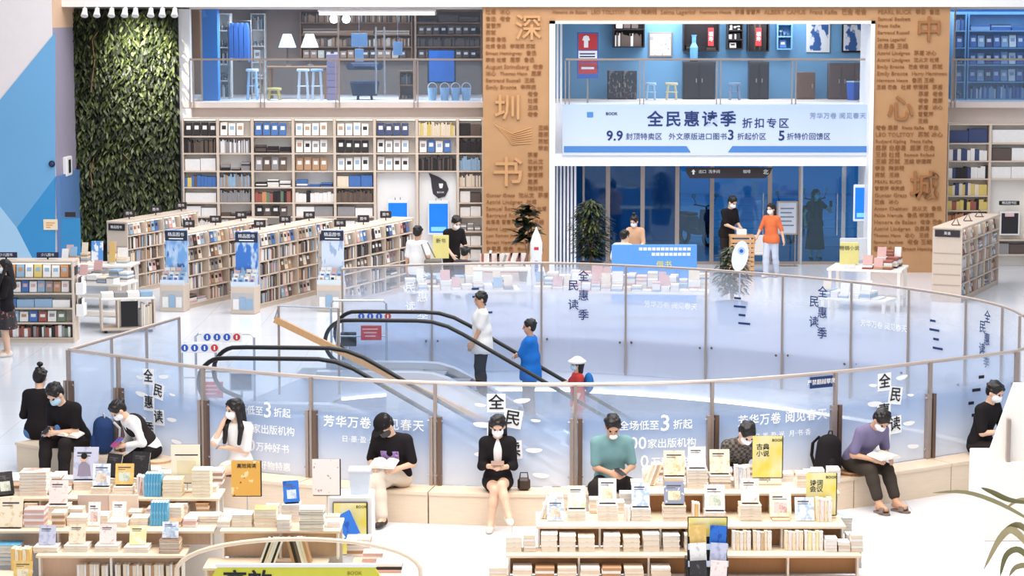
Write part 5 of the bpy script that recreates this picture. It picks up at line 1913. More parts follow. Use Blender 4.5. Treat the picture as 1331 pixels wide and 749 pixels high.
def wood_rack(label, px0, px1, Y, z0, z1, rows, cols, mat=BROWNWOOD, dep=0.35):
    x0, x1_ = W(px0, 60, Y).x, W(px1, 60, Y).x
    t = thing('wooden_rack', label, 'shelf', ((x0 + x1_) / 2, Y, z0))
    B().box(x0, x1_, Y + dep - 0.03, Y + dep, z0, z1).build('back_panel', mat, t, True)
    for x in (x0, x1_ - 0.03):
        B().box(x, x + 0.03, Y, Y + dep - 0.03, z0, z1).build('side_panel', mat, t, True)
    for r in range(rows + 1):
        z = z0 + (z1 - z0 - 0.03) * r / rows
        B().box(x0 + 0.03, x1_ - 0.03, Y, Y + dep - 0.03, z, z + 0.03).build('shelf', mat, t, True)
        if r < rows:
            h_ = (z1 - z0) / rows
            Mx = Matrix.Translation((x0 + 0.04, Y + 0.02, z + 0.031))
            random.choice([spines, flats, faces])(Mx, x1_ - x0 - 0.08, h_ - 0.06, dep, cols)
    return t


wood_rack('brown open rack of boxes high on the upper shop wall', 390, 536, YW + 4.9, ZU + 0.9, ZC - 0.02, 4, 'ttcud')
wood_rack('tall rack of books at the left of the upper shop', 284, 300, YW + 2.5, ZU, ZC - 0.1, 5, 'wggk', WARMW)
wood_rack('pale book rack beside the hanging blue garments', 326, 345, YW + 4.9, ZU, ZC - 0.1, 5, 'wgsc', WARMW)
wood_rack('brown display wall at the right of the upper shop', 540, 626, YW + 4.9, ZU + 0.9, ZC - 0.02, 4, 'uudk')
wood_rack('small low rack by the upper shop door', 518, 538, YW + 1.6, ZU, ZU + 0.7, 2, 'ddt')
t = upthing('garment_rail', 'blue garments hanging on a rail in the upper shop', 'clothes rail', 312, YW + 2.0)
B().tube([(-0.28, 0, 0), (-0.28, 0, 1.9), (0.28, 0, 1.9), (0.28, 0, 0)], 0.015, 6).build('rail', STEEL, t)
for k in range(4):
    x = -0.18 + 0.12 * k
    B().prism([(-0.02, 1.85), (0.02, 1.85), (0.05, 1.7), (0.055, 1.0 - 0.1 * (k % 2)), (-0.055, 1.0), (-0.05, 1.7)], -0.2, 0.2, M_=Matrix.Translation((x, 0, 0)) @ Matrix.Rotation(PI / 2, 4, 'X')).build('garment', M('garment_blue', (50, 96, 160), 0.8), t)
for (px, py, w_, h_, lab) in ((467, 52, 0.38, 0.32, 'large pale blue sign panel hanging in upper shop'), (467, 72, 0.2, 0.3, 'small pale blue sign panel hung under the larger one'), (517, 63, 0.22, 0.32, 'pale blue sign panel near the door pulls')):
    p = W(px, py, YW + (0.75 if w_ == 0.2 else 0.7))
    t = thing('hanging_sign', lab, 'sign', p)
    B().rbox(-w_ / 2, w_ / 2, 0, 0.02, -h_ / 2, h_ / 2, 0.005).build('board', PALEB, t)
    B().tube([(0, 0.01, h_ / 2), (0, 0.01, ZC - p.z)], 0.004, 4).build('cord', CHROME, t)
for k, px in enumerate((434, 450)):
    p = W(px, 25, YW + 1.2)
    t = thing('globe_lamp', 'white globe pendant lamp in upper shop, %s of two' % ('left' if k == 0 else 'right'), 'lamp', p)
    B().lathe([(0.02, -0.1), (0.08, -0.07), (0.1, 0), (0.08, 0.07), (0.02, 0.1)], 14).build('globe', M('lamp_globe', (255, 248, 236), 0.4, emit=2.5, var=0), t, smooth=True)
    B().tube([(0, 0, 0.1), (0, 0, ZC - p.z)], 0.006, 4).build('cord', BLACKP, t)
p = W(490, 17, YW - 0.12)
t = thing('linear_lamp', 'long white linear lamp above the upper shop glazing', 'lamp', p)
B().rbox(-1.35, 1.35, -0.05, 0.05, -0.05, 0.03, 0.008).build('tube', M('lamp_tube', (255, 250, 244), 0.4, emit=1.5, var=0), t)
B().rbox(-1.38, 1.38, -0.06, 0.06, 0.03, 0.08, 0.008).build('housing', WHITE, t)
t = upthing('book_tower', 'mauve tower of boxed books in the upper shop', 'book tower', 433, YW + 1.3)
for k in range(7):
    B().rbox(-0.15 + 0.01 * (k % 2), 0.15, -0.12, 0.12, 0.16 * k, 0.16 * k + 0.15, 0.008).build('box_set', M('mauve_box', (176, 150, 168), 0.6), t)
t = upthing('round_armchair', 'dark round armchair behind the upper shop glazing', 'chair', 474, YW + 1.6)
B().lathe([(0.3, 0.1), (0.36, 0.4), (0.34, 0.45), (0.05, 0.45)], 16).build('seat', M('dark_uphol', (44, 50, 70), 0.8), t)
B().tube([(0.36 * math.cos(q), 0.36 * math.sin(q), 0.8) for q in [PI * k / 8 for k in range(9)]], 0.09, 8).build('backrest', M('dark_uphol', (44, 50, 70)), t)
for k in range(4):
    a = PI / 4 + k * PI / 2
    B().tube([(0.22 * math.cos(a), 0.22 * math.sin(a), 0.12), (0.24 * math.cos(a), 0.24 * math.sin(a), 0)], 0.02, 6).build('leg', BLACKP, t)
p = W(574, 86, YW + 2.5)
t = thing('blue_picture', 'square deep blue picture in the upper shop right part', 'picture', p)
B().rbox(-0.35, 0.35, 0, 0.03, -0.42, 0.42, 0.006).build('frame', BLACKP, t)
B().box(-0.31, 0.31, -0.004, 0, -0.38, 0.38).build('canvas', M('deep_blue_art', (40, 100, 176), 0.5, var=0.15), t)
for k, px in enumerate((562, 578, 592, 606)):
    t = upthing('white_basket', 'white basket on upper shop floor, %s of four' % ords[k].replace('leftmost', 'first'), 'basket', px, YW + 1.2)
    B().lathe([(0.09, 0), (0.12, 0.3), (0.11, 0.3), (0.08, 0.02)], 12).build('body', PALEB, t)
    B().tube([(0.11 * math.cos(q), 0, 0.3 + 0.12 * math.sin(q)) for q in [PI * j / 8 for j in range(9)]], 0.01, 5).build('handle', WHITE, t)

# gallery over the entrance
Yg = YW + 1.7


def frame_pic(name, label, cat, px0, px1, py0, py1, fmat, cmat, Y=YW + 2.36, mat_b=0.04):
    a, c = W(px0, py1, Y), W(px1, py0, Y)
    t = thing(name, label, cat, ((a.x + c.x) / 2, Y, (a.z + c.z) / 2))
    w_, h_ = (c.x - a.x) / 2, (c.z - a.z) / 2
    B().rbox(-w_, w_, 0, 0.03, -h_, h_, 0.005).build('frame', fmat, t)
    B().box(-w_ + mat_b, w_ - mat_b, -0.004, 0, -h_ + mat_b, h_ - mat_b).build('picture', cmat, t)
    return t


PRB = printed('art_blue', (226, 232, 240), [((50, 96, 160), 0.5, 0.55)], 2.2)
PRW = printed('art_white', (236, 236, 240), [((160, 160, 176), 0.56, 0.6)], 3)
PRK = printed('art_dark', (46, 44, 52), [((120, 110, 110), 0.55, 0.6)], 4)
frame_pic('framed_print', 'white framed print with blue splash at gallery right, left of two', 'picture', 1048, 1079, 30, 68, WHITE, PRB)
frame_pic('framed_print', 'white framed print with blue splash nearest the right door jamb', 'picture', 1094, 1126, 30, 68, BLACKP, PRB)
frame_pic('framed_print', 'square white framed print in the gallery left of centre', 'picture', 843, 874, 42, 74, STEEL, PRW)
Yn = YP + 1.0
a, c = W(750, 102, Yn), W(778, 42, Yn)
t = thing('fire_notice', 'red and blue fire-hydrant notice board behind the left gallery railing', 'notice', ((a.x + c.x) / 2, Yn, a.z))
w_, h_ = (c.x - a.x) / 2, c.z - a.z
B().rbox(-w_, w_, 0, 0.02, 0, h_, 0.004).build('board', M('notice_blue', (60, 100, 180), 0.5), t)
for (z0, z1, m_) in ((0.62, 0.97, REDN), (0.42, 0.6, INKWHITE), (0.36, 0.41, REDN), (0.1, 0.34, REDN)):
    B().box(-w_ + 0.03, w_ - 0.03, -0.003, 0, h_ * z0, h_ * z1).build('printed_field', m_, t)
B().lathe([(0.05, 0), (0.05, 0.16), (0.09, 0.17), (0.06, 0.26), (0.01, 0.28)], 8, M_=Matrix.Translation((-0.04, -0.006, h_ * 0.67)) @ Matrix.Diagonal((1, 0.05, 1, 1))).build('hydrant_mark', INKWHITE, t)
for z in (0.52, 0.46):
    B().box(-w_ + 0.06, w_ - 0.08, -0.005, -0.003, h_ * z, h_ * z + 0.03).build('printed_line', INKBLUE, t)
B().box(-w_ * 0.6, w_ * 0.6, -0.005, -0.003, h_ * 0.2, h_ * 0.25).build('printed_line', INKWHITE, t)
B().tube([(0, 0.03, 0), (0, 0.03, ZU - a.z)], 0.02, 6).build('post', STEEL, t)
dk = M('dark_lacquer', (48, 42, 46), 0.4, var=0.15, scale=4)


def cabinet(label, px0, px1, py0, Y, mat, z0=ZU, doors=2, cat='cabinet', dep=0.4):
    a, c = W(px0, 100, Y), W(px1, py0, Y)
    t = thing('gallery_cabinet', label, cat, ((a.x + c.x) / 2, Y, z0))
    w_, h_ = (c.x - a.x) / 2, c.z - z0
    B().rbox(-w_, w_, 0.02, dep, 0, h_, 0.01).build('body', mat, t)
    for k in range(doors):
        x0 = -w_ + 2 * w_ * k / doors
        dd = B().rbox(x0 + 0.02, x0 + 2 * w_ / doors - 0.02, 0, 0.02, 0.05, h_ - 0.05, 0.005).build('door', mat, t)
        B().cbox((x0 + (2 * w_ / doors - 0.07 if k == 0 else 0.07), -0.01, h_ / 2), (0.02, 0.02, 0.1)).build('handle', STEEL, dd)
    return t


cabinet('dark lacquer cabinet with floral pattern at gallery left', 790, 828, 92, Yg, PRK)
cabinet('tall dark lacquer cabinet in the gallery centre', 888, 930, 80, Yg, dk)
cabinet('tall dark lacquer cabinet right of the gallery centre', 974, 1000, 80, Yg, dk)
cabinet('brown wooden cabinet with slats at gallery right', 1037, 1060, 94, Yg, M('umber_wood', (110, 84, 70), 0.5), doors=1)
cabinet('long brown sideboard at the gallery right end', 1078, 1128, 82, Yg, M('umber_wood2', (96, 76, 72), 0.5), doors=3)
wood_rack('upper display case with two white vases at gallery left', 797, 838, YW + 2.03, ZU + 1.25, ZC - 0.05, 2, 'wdd', dk)
wood_rack('dark display case with red plaque in gallery centre', 888, 935, YW + 2.03, ZU + 1.15, ZC - 0.05, 1, 'kd', dk)
wood_rack('dark board of pale cards in the gallery', 945, 966, YW + 2.03, ZU + 1.2, ZC - 0.05, 4, 'wwk', dk)
wood_rack('dark display case right of the card board', 972, 1000, YW + 2.03, ZU + 1.15, ZC - 0.05, 1, 'kd', dk)
wood_rack('blue tool rack at gallery right', 1010, 1030, YW + 2.03, ZU + 1.2, ZC - 0.05, 3, 'bns', UPB)
for k, px in enumerate((924, 986)):
    p = W(px, 48, YW + 1.98)
    t = thing('red_plaque', 'red vertical plaque with white characters in gallery, %s' % ('left one' if k == 0 else 'right one'), 'plaque', p)
    B().rbox(-0.07, 0.07, 0, 0.03, -0.22, 0.22, 0.004).build('board', REDN, t)
    text('福寿', 0.12, INKWHITE, (0, -0.004, 0), parent=t, depth=0.001, vertical=True)
p = W(902, 65, Yg + 0.14)
p.z = W(905, 80, Yg).z + 0.242
t = thing('blue_vase', 'pale blue figure vase before the dark gallery case', 'vase', p)
B().lathe([(0.09, -0.2), (0.1, 0.1), (0.05, 0.2), (0.05, 0.35), (0.07, 0.4)], 14).build('body', M('glaze_blue', (110, 170, 220), 0.25), t)
B().lathe([(0.1, -0.24), (0.1, -0.2)], 14).build('base', BLACKP, t)
stool('pale blue garden stool left in the gallery', 846, Yg - 0.3, PALEB, PALEB, 0.42, 0.26)
stool('cream garden stool in the gallery', 873, Yg - 0.3, M('cream_glaze', (220, 208, 170), 0.4), M('cream_glaze', (220, 208, 170)), 0.42, 0.3)
stool('grey garden stool in the gallery centre', 955, Yg - 0.3, M('grey_glaze', (130, 150, 180), 0.4), M('grey_glaze', (130, 150, 180)), 0.42, 0.3)
t = upthing('blue_bin', 'bright blue bin beside the gallery sideboard', 'bin', 1109, Yg - 0.4)
B().lathe([(0.13, 0), (0.16, 0.45), (0.15, 0.45), (0.12, 0.02)], 4).build('body', SIGNB, t)
B().lathe([(0.165, 0.43), (0.165, 0.46), (0.15, 0.46)], 4).build('rim', PALEB, t)
# right upper shop
wood_rack('blue rack of packets in the upper right shop', 1258, 1345, YW + 1.5, ZU, ZC - 0.1, 5, 'bsnbsw', UPB)
wood_rack('narrow blue rack at the left of the upper right shop', 1240, 1256, YW + 1.5, ZU, ZC - 0.1, 5, 'bns', UPB)

# ------------------------------------------------------------------ ground floor, far side
# hanging direction sign
p = W(947, 225, YP + 0.6)
t = thing('direction_sign', 'black hanging direction sign with white arrows below the banner', 'sign', p)
B().prism([(-1.0, 0.13), (1.02, 0.13), (0.95, -0.02), (0.85, -0.12), (-0.9, -0.12), (-0.98, 0.0)], -0.03, 0.03, M_=Matrix.Rotation(PI / 2, 4, 'X')).build('board', DARKSIGN, t)
text('北', 0.13, INKWHITE, (0.86, -0.034, 0.02), parent=t, depth=0.001)
text('出口  洗手间', 0.09, INKWHITE, (-0.45, -0.034, 0.03), parent=t, depth=0.001)
text('咖啡', 0.09, INKWHITE, (0.42, -0.034, 0.03), parent=t, depth=0.001)
B().prism([(0, 0.06), (0.05, 0), (0.02, 0), (0.02, -0.06), (-0.02, -0.06), (-0.02, 0), (-0.05, 0)], 0.032, 0.034, M_=Matrix.Translation((-0.82, 0, 0.03)) @ Matrix.Rotation(PI / 2, 4, 'X')).build('arrow', INKWHITE, t)
for dx in (-0.8, 0.8):
    B().tube([(dx, 0, 0.12), (dx, 0, zb0 - p.z)], 0.01, 5).build('hanger', BLACKP, t)


def book_table(label, loc, w_, d_, h_, rz=0, cols='wwwcspg', rows=2, legs=True, mat=WARMW, shelf=False, avoid=()):
    t = thing('book_table', label, 'table', loc, rz)
    B().rbox(-w_ / 2, w_ / 2, -d_ / 2, d_ / 2, h_ - 0.05, h_, 0.01).build('tabletop', mat, t)
    for sx in (-1, 1):
        for sy in (-1, 1):
            B().box(sx * (w_ / 2 - 0.06) - 0.03, sx * (w_ / 2 - 0.06) + 0.03, sy * (d_ / 2 - 0.06) - 0.03, sy * (d_ / 2 - 0.06) + 0.03, 0, h_ - 0.05).build('leg', mat, t)
    B().box(-w_ / 2 + 0.05, w_ / 2 - 0.05, -d_ / 2 + 0.05, d_ / 2 - 0.05, 0.2, 0.23).build('lower_shelf', mat, t)
    base = LM(t)
    for r in range(rows):
        y = -d_ / 2 + 0.03 + r * (d_ - 0.06) / rows
        x = -w_ / 2 + 0.03
        while x < w_ / 2 - 0.2:
            ww = random.uniform(0.15, 0.24)
            z = h_ + 0.002
            cw_ = base @ Vector((x + ww / 2, y + (d_ - 0.1) / rows * 0.42, 0))
            if any(math.hypot(cw_.x - q[0], cw_.y - q[1]) < q[2] for q in avoid):
                x += ww
                continue
            for k in range(random.randint(1, 5) + 2 * r):
                tk = random.uniform(0.025, 0.045)
                sbox(x, x + ww - 0.02, y, y + (d_ - 0.1) / rows * 0.85, z, z + tk - 0.002, random.choice(cols), base)
                z += tk
            if random.random() < 0.4:
                L_ = base @ Matrix.Translation((x, y + 0.08, z + 0.008)) @ Matrix.Rotation(-0.3, 4, 'X')
                sbox(0, ww - 0.03, 0, 0.02, 0, 0.2, random.choice('wwspcp'), L_)
            x += ww
    return t


book_table('long white book table just behind the middle of the far railing', (W(808, 360, 42.8).x, 42.8, 0), 3.3, 0.9, 0.78, rz=math.radians(-6), rows=3, cols='wwwwccps')
book_table('white magazine table before the left carved pillar', (W(655, 345, 46.6).x, 46.6, 0), 1.5, 0.8, 0.78, cols='wwcrdg', avoid=[(W(640, 312, 46.5).x, 46.5, 0.42), (W(668, 312, 46.6).x, 46.6, 0.42)])
book_table('white book table behind the far railing left end', (W(600, 380, 43.4).x, 43.4, 0), 2.2, 0.8, 0.72, rz=0.1, cols='wwwscg')
book_table('tiered book table right of the doors, beside the yellow sign', (W(1128, 360, 46.0).x, 46.0, 0), 1.5, 1.1, 0.85, rz=-0.3, rows=3, cols='wwkcrrt', avoid=[(W(1104, 334, 45.75).x, 45.75, 0.36), (W(1112, 312, 46.3).x, 46.3, 0.5)])
book_table('white curved-edge desk behind the far railing at right', (W(1115, 385, 42.0).x, 42.0, 0), 1.3, 0.6, 0.72, rz=-0.5, rows=1, cols='wws')
# black monitor-like box and yellow sign on that table
p = W(1104, 334, 45.7)
p.z = 1.152
t = thing('yellow_sign', 'yellow standing sign card on the book table right of the doors', 'sign', p)
B().rbox(-0.19, 0.19, 0, 0.03, -0.22, 0.22, 0.006).build('card', M('pale_yellow_card', (236, 222, 140), 0.5), t)
text('畅销小说', 0.1, INKBLACK, (0, -0.004, 0.1), parent=t, depth=0.001)
B().rbox(-0.12, 0.12, -0.03, 0.08, -0.3, -0.22, 0.006).build('foot', WHITE, t)
p = W(1112, 312, 46.3)
t = thing('white_monitor', 'white computer monitor on the book table right of the doors', 'monitor', (p.x, 46.3, 0.852))
B().rbox(-0.3, 0.25, -0.03, 0.03, 0.1, 0.55, 0.01, M_=Matrix.Rotation(-0.2, 4, 'X')).build('screen_case', M('monitor_back', (206, 210, 218), 0.4), t)
B().rbox(-0.05, 0.05, -0.02, 0.05, 0, 0.2, 0.005).build('stand', CHROME, t)
# magazine racks with coloured spines
for k, (px, py) in enumerate(((640, 312), (668, 312))):
    p = W(px, py, 46.5 + 0.1 * k)
    t = thing('magazine_rack', 'small slanted rack of red and grey magazines, %s on the magazine table' % ('left one' if k == 0 else 'right one'), 'rack', (p.x, p.y, 0.781))
    B().box(-0.25, 0.25, 0.0, 0.03, 0, 0.28).build('back', WARMW, t)
    for j in range(6):
        B().cbox((-0.2 + 0.08 * j, -0.04, 0.17), (0.05, 0.02, 0.24), M_=Matrix.Translation((0, 0, 0.04)) @ Matrix.Rotation(0.3, 4, 'Y') if j % 2 else None).build('magazine', PAL[random.choice('rdgwpm')], t)

# rocket model
p = Vector((W(697, 380, 45.3).x, 45.3, 0))
RK = M('rocket_white', (236, 236, 240), 0.35, var=0.02)
t = thing('rocket_model', 'tall white model rocket standing behind the far railing', 'rocket model', p)
B().lathe([(0.11, 0.1), (0.11, 1.15), (0.12, 1.2), (0.12, 1.4), (0.08, 1.55), (0.02, 1.68), (0.005, 1.72)], 18).build('body', RK, t, smooth=True)
for k in range(4):
    a = k * PI / 2 + 0.4
    B().lathe([(0.05, 0.08), (0.055, 0.7), (0.03, 0.85), (0.005, 0.92)], 12, c=(0.15 * math.cos(a), 0.15 * math.sin(a), 0)).build('booster', RK, t, smooth=True)
B().lathe([(0.3, 0), (0.3, 0.06), (0.26, 0.08)], 20).build('base', WHITE, t)
B().cbox((0.0, -0.121, 1.3), (0.09, 0.004, 0.06)).build('red_flag_mark', REDN, t)
text('中国航天', 0.08, SIGNB, (0.0, -0.115, 0.9), parent=t, depth=0.002, vertical=True)
# blue counter
a, c = W(795, 346, 46.6), W(906, 318, 46.6)
t = thing('blue_counter', 'blue fronted service counter with white lettering before the doors', 'counter', ((a.x + c.x) / 2, 46.6, 0))
w_ = (c.x - a.x) / 2
B().rbox(-w_, w_, 0, 0.03, 0.02, c.z, 0.008).build('front_board', M('counter_blue', (96, 158, 226), 0.5, var=0.04), t)
B().rbox(-w_, w_, 0.03, 0.6, 0.72, 0.76, 0.008).build('tabletop', WHITE, t)
for sx in (-1, 1):
    B().box(sx * (w_ - 0.06) - 0.03, sx * (w_ - 0.06) + 0.03, 0.5, 0.56, 0, 0.72).build('leg', WHITE, t)
for k in range(2):
    for j in range(12 - 3 * k):
        B().cbox((-0.28 + 0.26 * k + 0.09 * j, -0.002, c.z - 0.09 - 0.11 * k), (0.07, 0.003, 0.06)).build('printed_mark', INKWHITE, t)
text('借书', 0.16, YELL, (0.2, -0.003, c.z - 0.42), parent=t, depth=0.001)
# oval white sign
p = W(962, 333, 42.6)
t = thing('oval_sign', 'white oval sign with blue ring beside the blue-potted plant', 'sign', (p.x, 42.6, 0))
zz = p.z
Mx = Matrix.Translation((0, 0, zz)) @ Matrix.Rotation(0.2, 4, 'Y') @ Matrix.Rotation(PI / 2, 4, 'X')
B().prism([(0.15 * math.cos(q), 0.29 * math.sin(q)) for q in [2 * PI * k / 24 for k in range(24)]], -0.02, 0.02, M_=Mx).build('disc', WHITE, t)
B().prism([(0.07 * math.cos(q), 0.07 * math.sin(q) + 0.1) for q in [2 * PI * k / 18 for k in range(18)]], 0.02, 0.024, M_=Mx).build('ring', PALEB, t)
B().prism([(0.035 * math.cos(q), 0.035 * math.sin(q) + 0.1) for q in [2 * PI * k / 18 for k in range(18)]], 0.024, 0.028, M_=Mx).build('dot', SIGNB, t)
B().tube([(0, 0.03, 0), (0, 0.03, zz)], 0.015, 6).build('pole', CHROME, t)
B().lathe([(0.16, 0), (0.15, 0.02)], 14).build('base', CHROME, t)
# door-side furniture
p = G(965, 345)
t = thing('slatted_cabinet', 'tan slatted wooden stand beside the man in black at the doors', 'cabinet', (W(965, 345, 51.5).x, 51.5, 0))
B().rbox(-0.28, 0.28, 0, 0.4, 0.9, 0.95, 0.008).build('top', TANWOOD, t)
for k in range(8):
    B().rbox(-0.27, 0.27, 0, 0.02, 0.05 + k * 0.105, 0.13 + k * 0.105, 0.004).build('slat', TANWOOD, t)
for sx in (-0.27, 0.23):
    B().box(sx, sx + 0.04, 0.02, 0.38, 0, 0.9).build('side', TANWOOD, t)
B().rbox(-0.12, 0.1, 0.1, 0.3, 0.95, 1.08, 0.01).build('box_on_top', WHITE, t)
t = thing('white_chair', 'white plastic chair between the stand and the woman in orange', 'chair', (W(986, 345, 52.5).x, 52.5, 0))
B().rbox(-0.2, 0.2, -0.2, 0.2, 0.42, 0.46, 0.01).build('seat', WHITE, t)
B().rbox(-0.2, 0.2, 0.17, 0.21, 0.46, 0.85, 0.01).build('backrest', WHITE, t)
for sx in (-1, 1):
    for sy in (-1, 1):
        B().tube([(sx * 0.17, sy * 0.17, 0.42), (sx * 0.2, sy * 0.2, 0)], 0.018, 6).build('leg', WHITE, t)
p = W(1023, 290, YW - 0.2)
t = thing('notice_stand', 'grey framed notice stand with printed sheet before the glass doors', 'notice', (p.x, YW - 0.2, 0))
B().rbox(-0.25, 0.25, 0, 0.03, 0.75, 1.55, 0.006).build('frame', STEEL, t)
B().box(-0.21, 0.21, -0.004, 0, 0.79, 1.51).build('sheet', M('notice_sheet', (196, 204, 216), 0.5), t)
for k in range(5):
    B().box(-0.16, 0.16 - 0.05 * (k % 2), -0.006, -0.004, 1.36 - 0.1 * k, 1.39 - 0.1 * k).build('printed_line', M('ink_slate', (110, 116, 132), 0.6), t)
for sx in (-0.2, 0.2):
    B().tube([(sx, 0.015, 0), (sx, 0.015, 0.75)], 0.012, 6).build('leg', STEEL, t)
B().rbox(-0.27, 0.27, -0.12, 0.14, 0, 0.015, 0.004).build('foot', STEEL, t)


# scooters parked outside
def scooter(label, px, Y, rz, body):
    t = thing('motor_scooter', label, 'scooter', (W(px, 300, Y).x, Y, 0), rz, 'scooters outside')
    for y in (-0.55, 0.55):
        B().tube([(0, y + 0.2 * math.cos(q), 0.22 + 0.2 * math.sin(q)) for q in [2 * PI * k / 14 for k in range(15)]], 0.055, 6).build('wheel', BLACKR, t)
    B().prism([(-0.5, 0.3), (-0.1, 0.28), (0.2, 0.3), (0.75, 0.45), (0.7, 0.75), (0.15, 0.72), (0.05, 0.42), (-0.3, 0.42), (-0.42, 0.95), (-0.55, 0.95)], -0.16, 0.16,
              M_=Matrix(((0, 0, 1, 0), (1, 0, 0, 0), (0, 1, 0, 0), (0, 0, 0, 1)))).build('body', body, t)
    B().rbox(-0.14, 0.14, 0.1, 0.72, 0.74, 0.82, 0.03).build('seat', BLACKP, t)
    B().tube([(-0.32, -0.36, 1.08), (0, -0.44, 1.02), (0.32, -0.36, 1.08)], 0.02, 6).build('handlebar', BLACKP, t)
    B().tube([(0, -0.55, 0.22), (0, -0.45, 1.02)], 0.03, 6).build('fork', BLACKP, t)
    for s_ in (-1, 1):
        B().tube([(s_ * 0.26, -0.38, 1.07), (s_ * 0.34, -0.4, 1.25)], 0.008, 5).build('mirror_arm', BLACKP, t)
        B().lathe([(0.06, -0.01), (0.06, 0.01)], 10, M_=Matrix.Translation((s_ * 0.35, -0.4, 1.3)) @ Matrix.Rotation(PI / 2, 4, 'X')).build('mirror', CHROME, t)
    return t


SCB = M('scooter_navy', (30, 50, 90), 0.3)
scooter('dark scooter parked outside behind the notice stand', 1016, 60, 0.35, SCB)
scooter('dark scooter parked outside behind the woman in black', 1050, 61, 0.35, SCB)
scooter('dark scooter parked outside left of the man in black', 905, 59, 0.5, SCB)


# ------------------------------------------------------------------ the left corner
loc = G(97, 446)
Yb = loc.y
x1_ = loc.x
x0 = x1_ - 1.75
t = thing('low_bookcase', 'low bookcase facing front at the left edge beside the woman in black', 'bookcase', ((x0 + x1_) / 2, Yb, 0), 0, 'low bookcases')
Hh = 1.5
B().rbox(x0, x1_, Yb - 0.01, Yb + 0.5, Hh - 0.05, Hh, 0.008).build('top_panel', SHELFWOOD, t, True)
B().box(x0, x1_, Yb + 0.3, Yb + 0.32, 0.05, Hh - 0.05).build('back_panel', SHELFBACK, t, True)
for x in (x0, x1_ - 0.03):
    B().box(x, x + 0.03, Yb, Yb + 0.5, 0, Hh - 0.05).build('side_panel', SHELFWOOD, t, True)
B().box(x0 + 0.03, x1_ - 0.03, Yb + 0.02, Yb + 0.4, 0, 0.1).build('plinth', SHELFWOOD, t, True)
for r in range(5):
    z = 0.1 + r * 0.27
    B().box(x0 + 0.03, x1_ - 0.03, Yb, Yb + 0.3, z - 0.025, z).build('shelf', SHELFWOOD, t, True)
    Mx = Matrix.Translation((x0 + 0.04, Yb + 0.01, z))
    [lambda: spines(Mx, 1.66, 0.24, 0.3, 'wgerwk', (0.03, 0.07)), lambda: faces(Mx, 1.66, 0.24, 0.3, 'rweswb', 0.15, 0.02, inset='w'), lambda: packs(Mx, 1.66, 0.24, 0.3, 'bbssw', 5, 0.7),
     lambda: faces(Mx, 1.66, 0.25, 0.3, 'wsgtwb', 0.13, 0.015, inset='p'), lambda: faces(Mx, 1.66, 0.3, 0.3, 'ywwosw', 0.14, 0.02, inset='s')][r]()
B().box(x0 + 0.05, x1_ - 0.05, Yb + 0.03, Yb + 0.06, Hh - 0.06, Hh - 0.051).build('shelf_lamp', LED, t, True)
s_ = B().rbox(x1_ + 0.0, x1_ + 0.015, Yb + 0.12, Yb + 0.4, Hh - 0.28, Hh - 0.12, 0.004).build('name_plate', DARKSIGN, t, True)
for k, px in enumerate((8, 62)):
    p = W(px, 331, Yb + 0.25)
    q = thing('shelf_marker', 'long navy marker on the left-edge bookcase, %s of two' % ('left' if k == 0 else 'right'), 'sign', (p.x, Yb + 0.25, Hh))
    B().rbox(-0.2, 0.2, -0.015, 0.015, 0.03, 0.13, 0.005).build('plate', M('navy_plate', (44, 50, 84), 0.5), q)
    B().cbox((0, 0, 0.015), (0.03, 0.02, 0.03)).build('foot', BLACKP, q)
    text('少儿图书', 0.06, INKWHITE, (0, -0.017, 0.08), parent=q, depth=0.001)
# side racks with leaflets
for k, (px, py) in enumerate(((95, 375), (92, 403))):
    p = W(px, py, Yb + 0.1)
    q = thing('leaflet_box', 'white leaflet box on the end of the left-edge bookcase, %s of two' % ('upper' if k == 0 else 'lower'), 'box', (x1_ + 0.02, Yb + 0.1, p.z))
    B().rbox(0.0, 0.14, 0, 0.3, -0.12, 0.1, 0.006).build('body', WHITE, q)
    for j in range(3):
        B().box(0.02 + 0.04 * j, 0.03 + 0.04 * j, 0.03, 0.27, 0.1, 0.2).build('leaflet', PAL['wdw'[j]], q)
book_table('small book table right of the left-edge bookcase', (W(128, 390, 43.5).x, 43.5, 0), 1.3, 0.8, 0.85, rz=-0.25, cols='wwcsg')
book_table('book table before the plain-ended low bookcase', (W(130, 360, 46.2).x, 46.2, 0), 1.5, 0.7, 0.9, rz=-0.1, cols='wwcst', avoid=[(W(126, 315, 46.1).x, 46.1, 0.32), (W(146, 337, 46.0).x, 46.0, 0.26)])
for k, (px, py, Y, m_, lab) in enumerate(((126, 315, 46.1, printed('cover_sky', (90, 150, 214), [((236, 236, 240), 0.52, 0.58)], 2), 'blue standing book on the table before the plant wall'), (146, 337, 46.0, M('ochre_card', (214, 180, 110), 0.6), 'narrow ochre standing card on the table before the plant wall'))):
    p = W(px, py, Y)
    p.z = 1.142
    q = thing('standing_card', lab, 'card', p)
    B().rbox(-0.12 if k == 0 else -0.06, 0.12 if k == 0 else 0.06, 0, 0.02, -0.2, 0.22, 0.004, M_=Matrix.Rotation(-0.15, 4, 'X')).build('sheet', m_, q)
    B().box(-0.06, 0.06, 0.0, 0.1, -0.24, -0.2).build('foot', WHITE, q)
p = W(92, 305, 47.5)
q = thing('roll_up_poster', 'narrow blue standing poster beside the painted pillar', 'poster', (p.x, 47.5, 0))
B().rbox(-0.2, 0.2, 0, 0.02, 0.9, 1.7, 0.004).build('sheet', PB2, q)
B().cbox((0, 0, 1.78), (0.22, 0.03, 0.1)).build('header', DARKSIGN, q)
B().tube([(0, 0.02, 0), (0, 0.02, 0.9)], 0.015, 6).build('pole', CHROME, q)
B().lathe([(0.18, 0), (0.17, 0.02)], 14).build('base', CHROME, q)
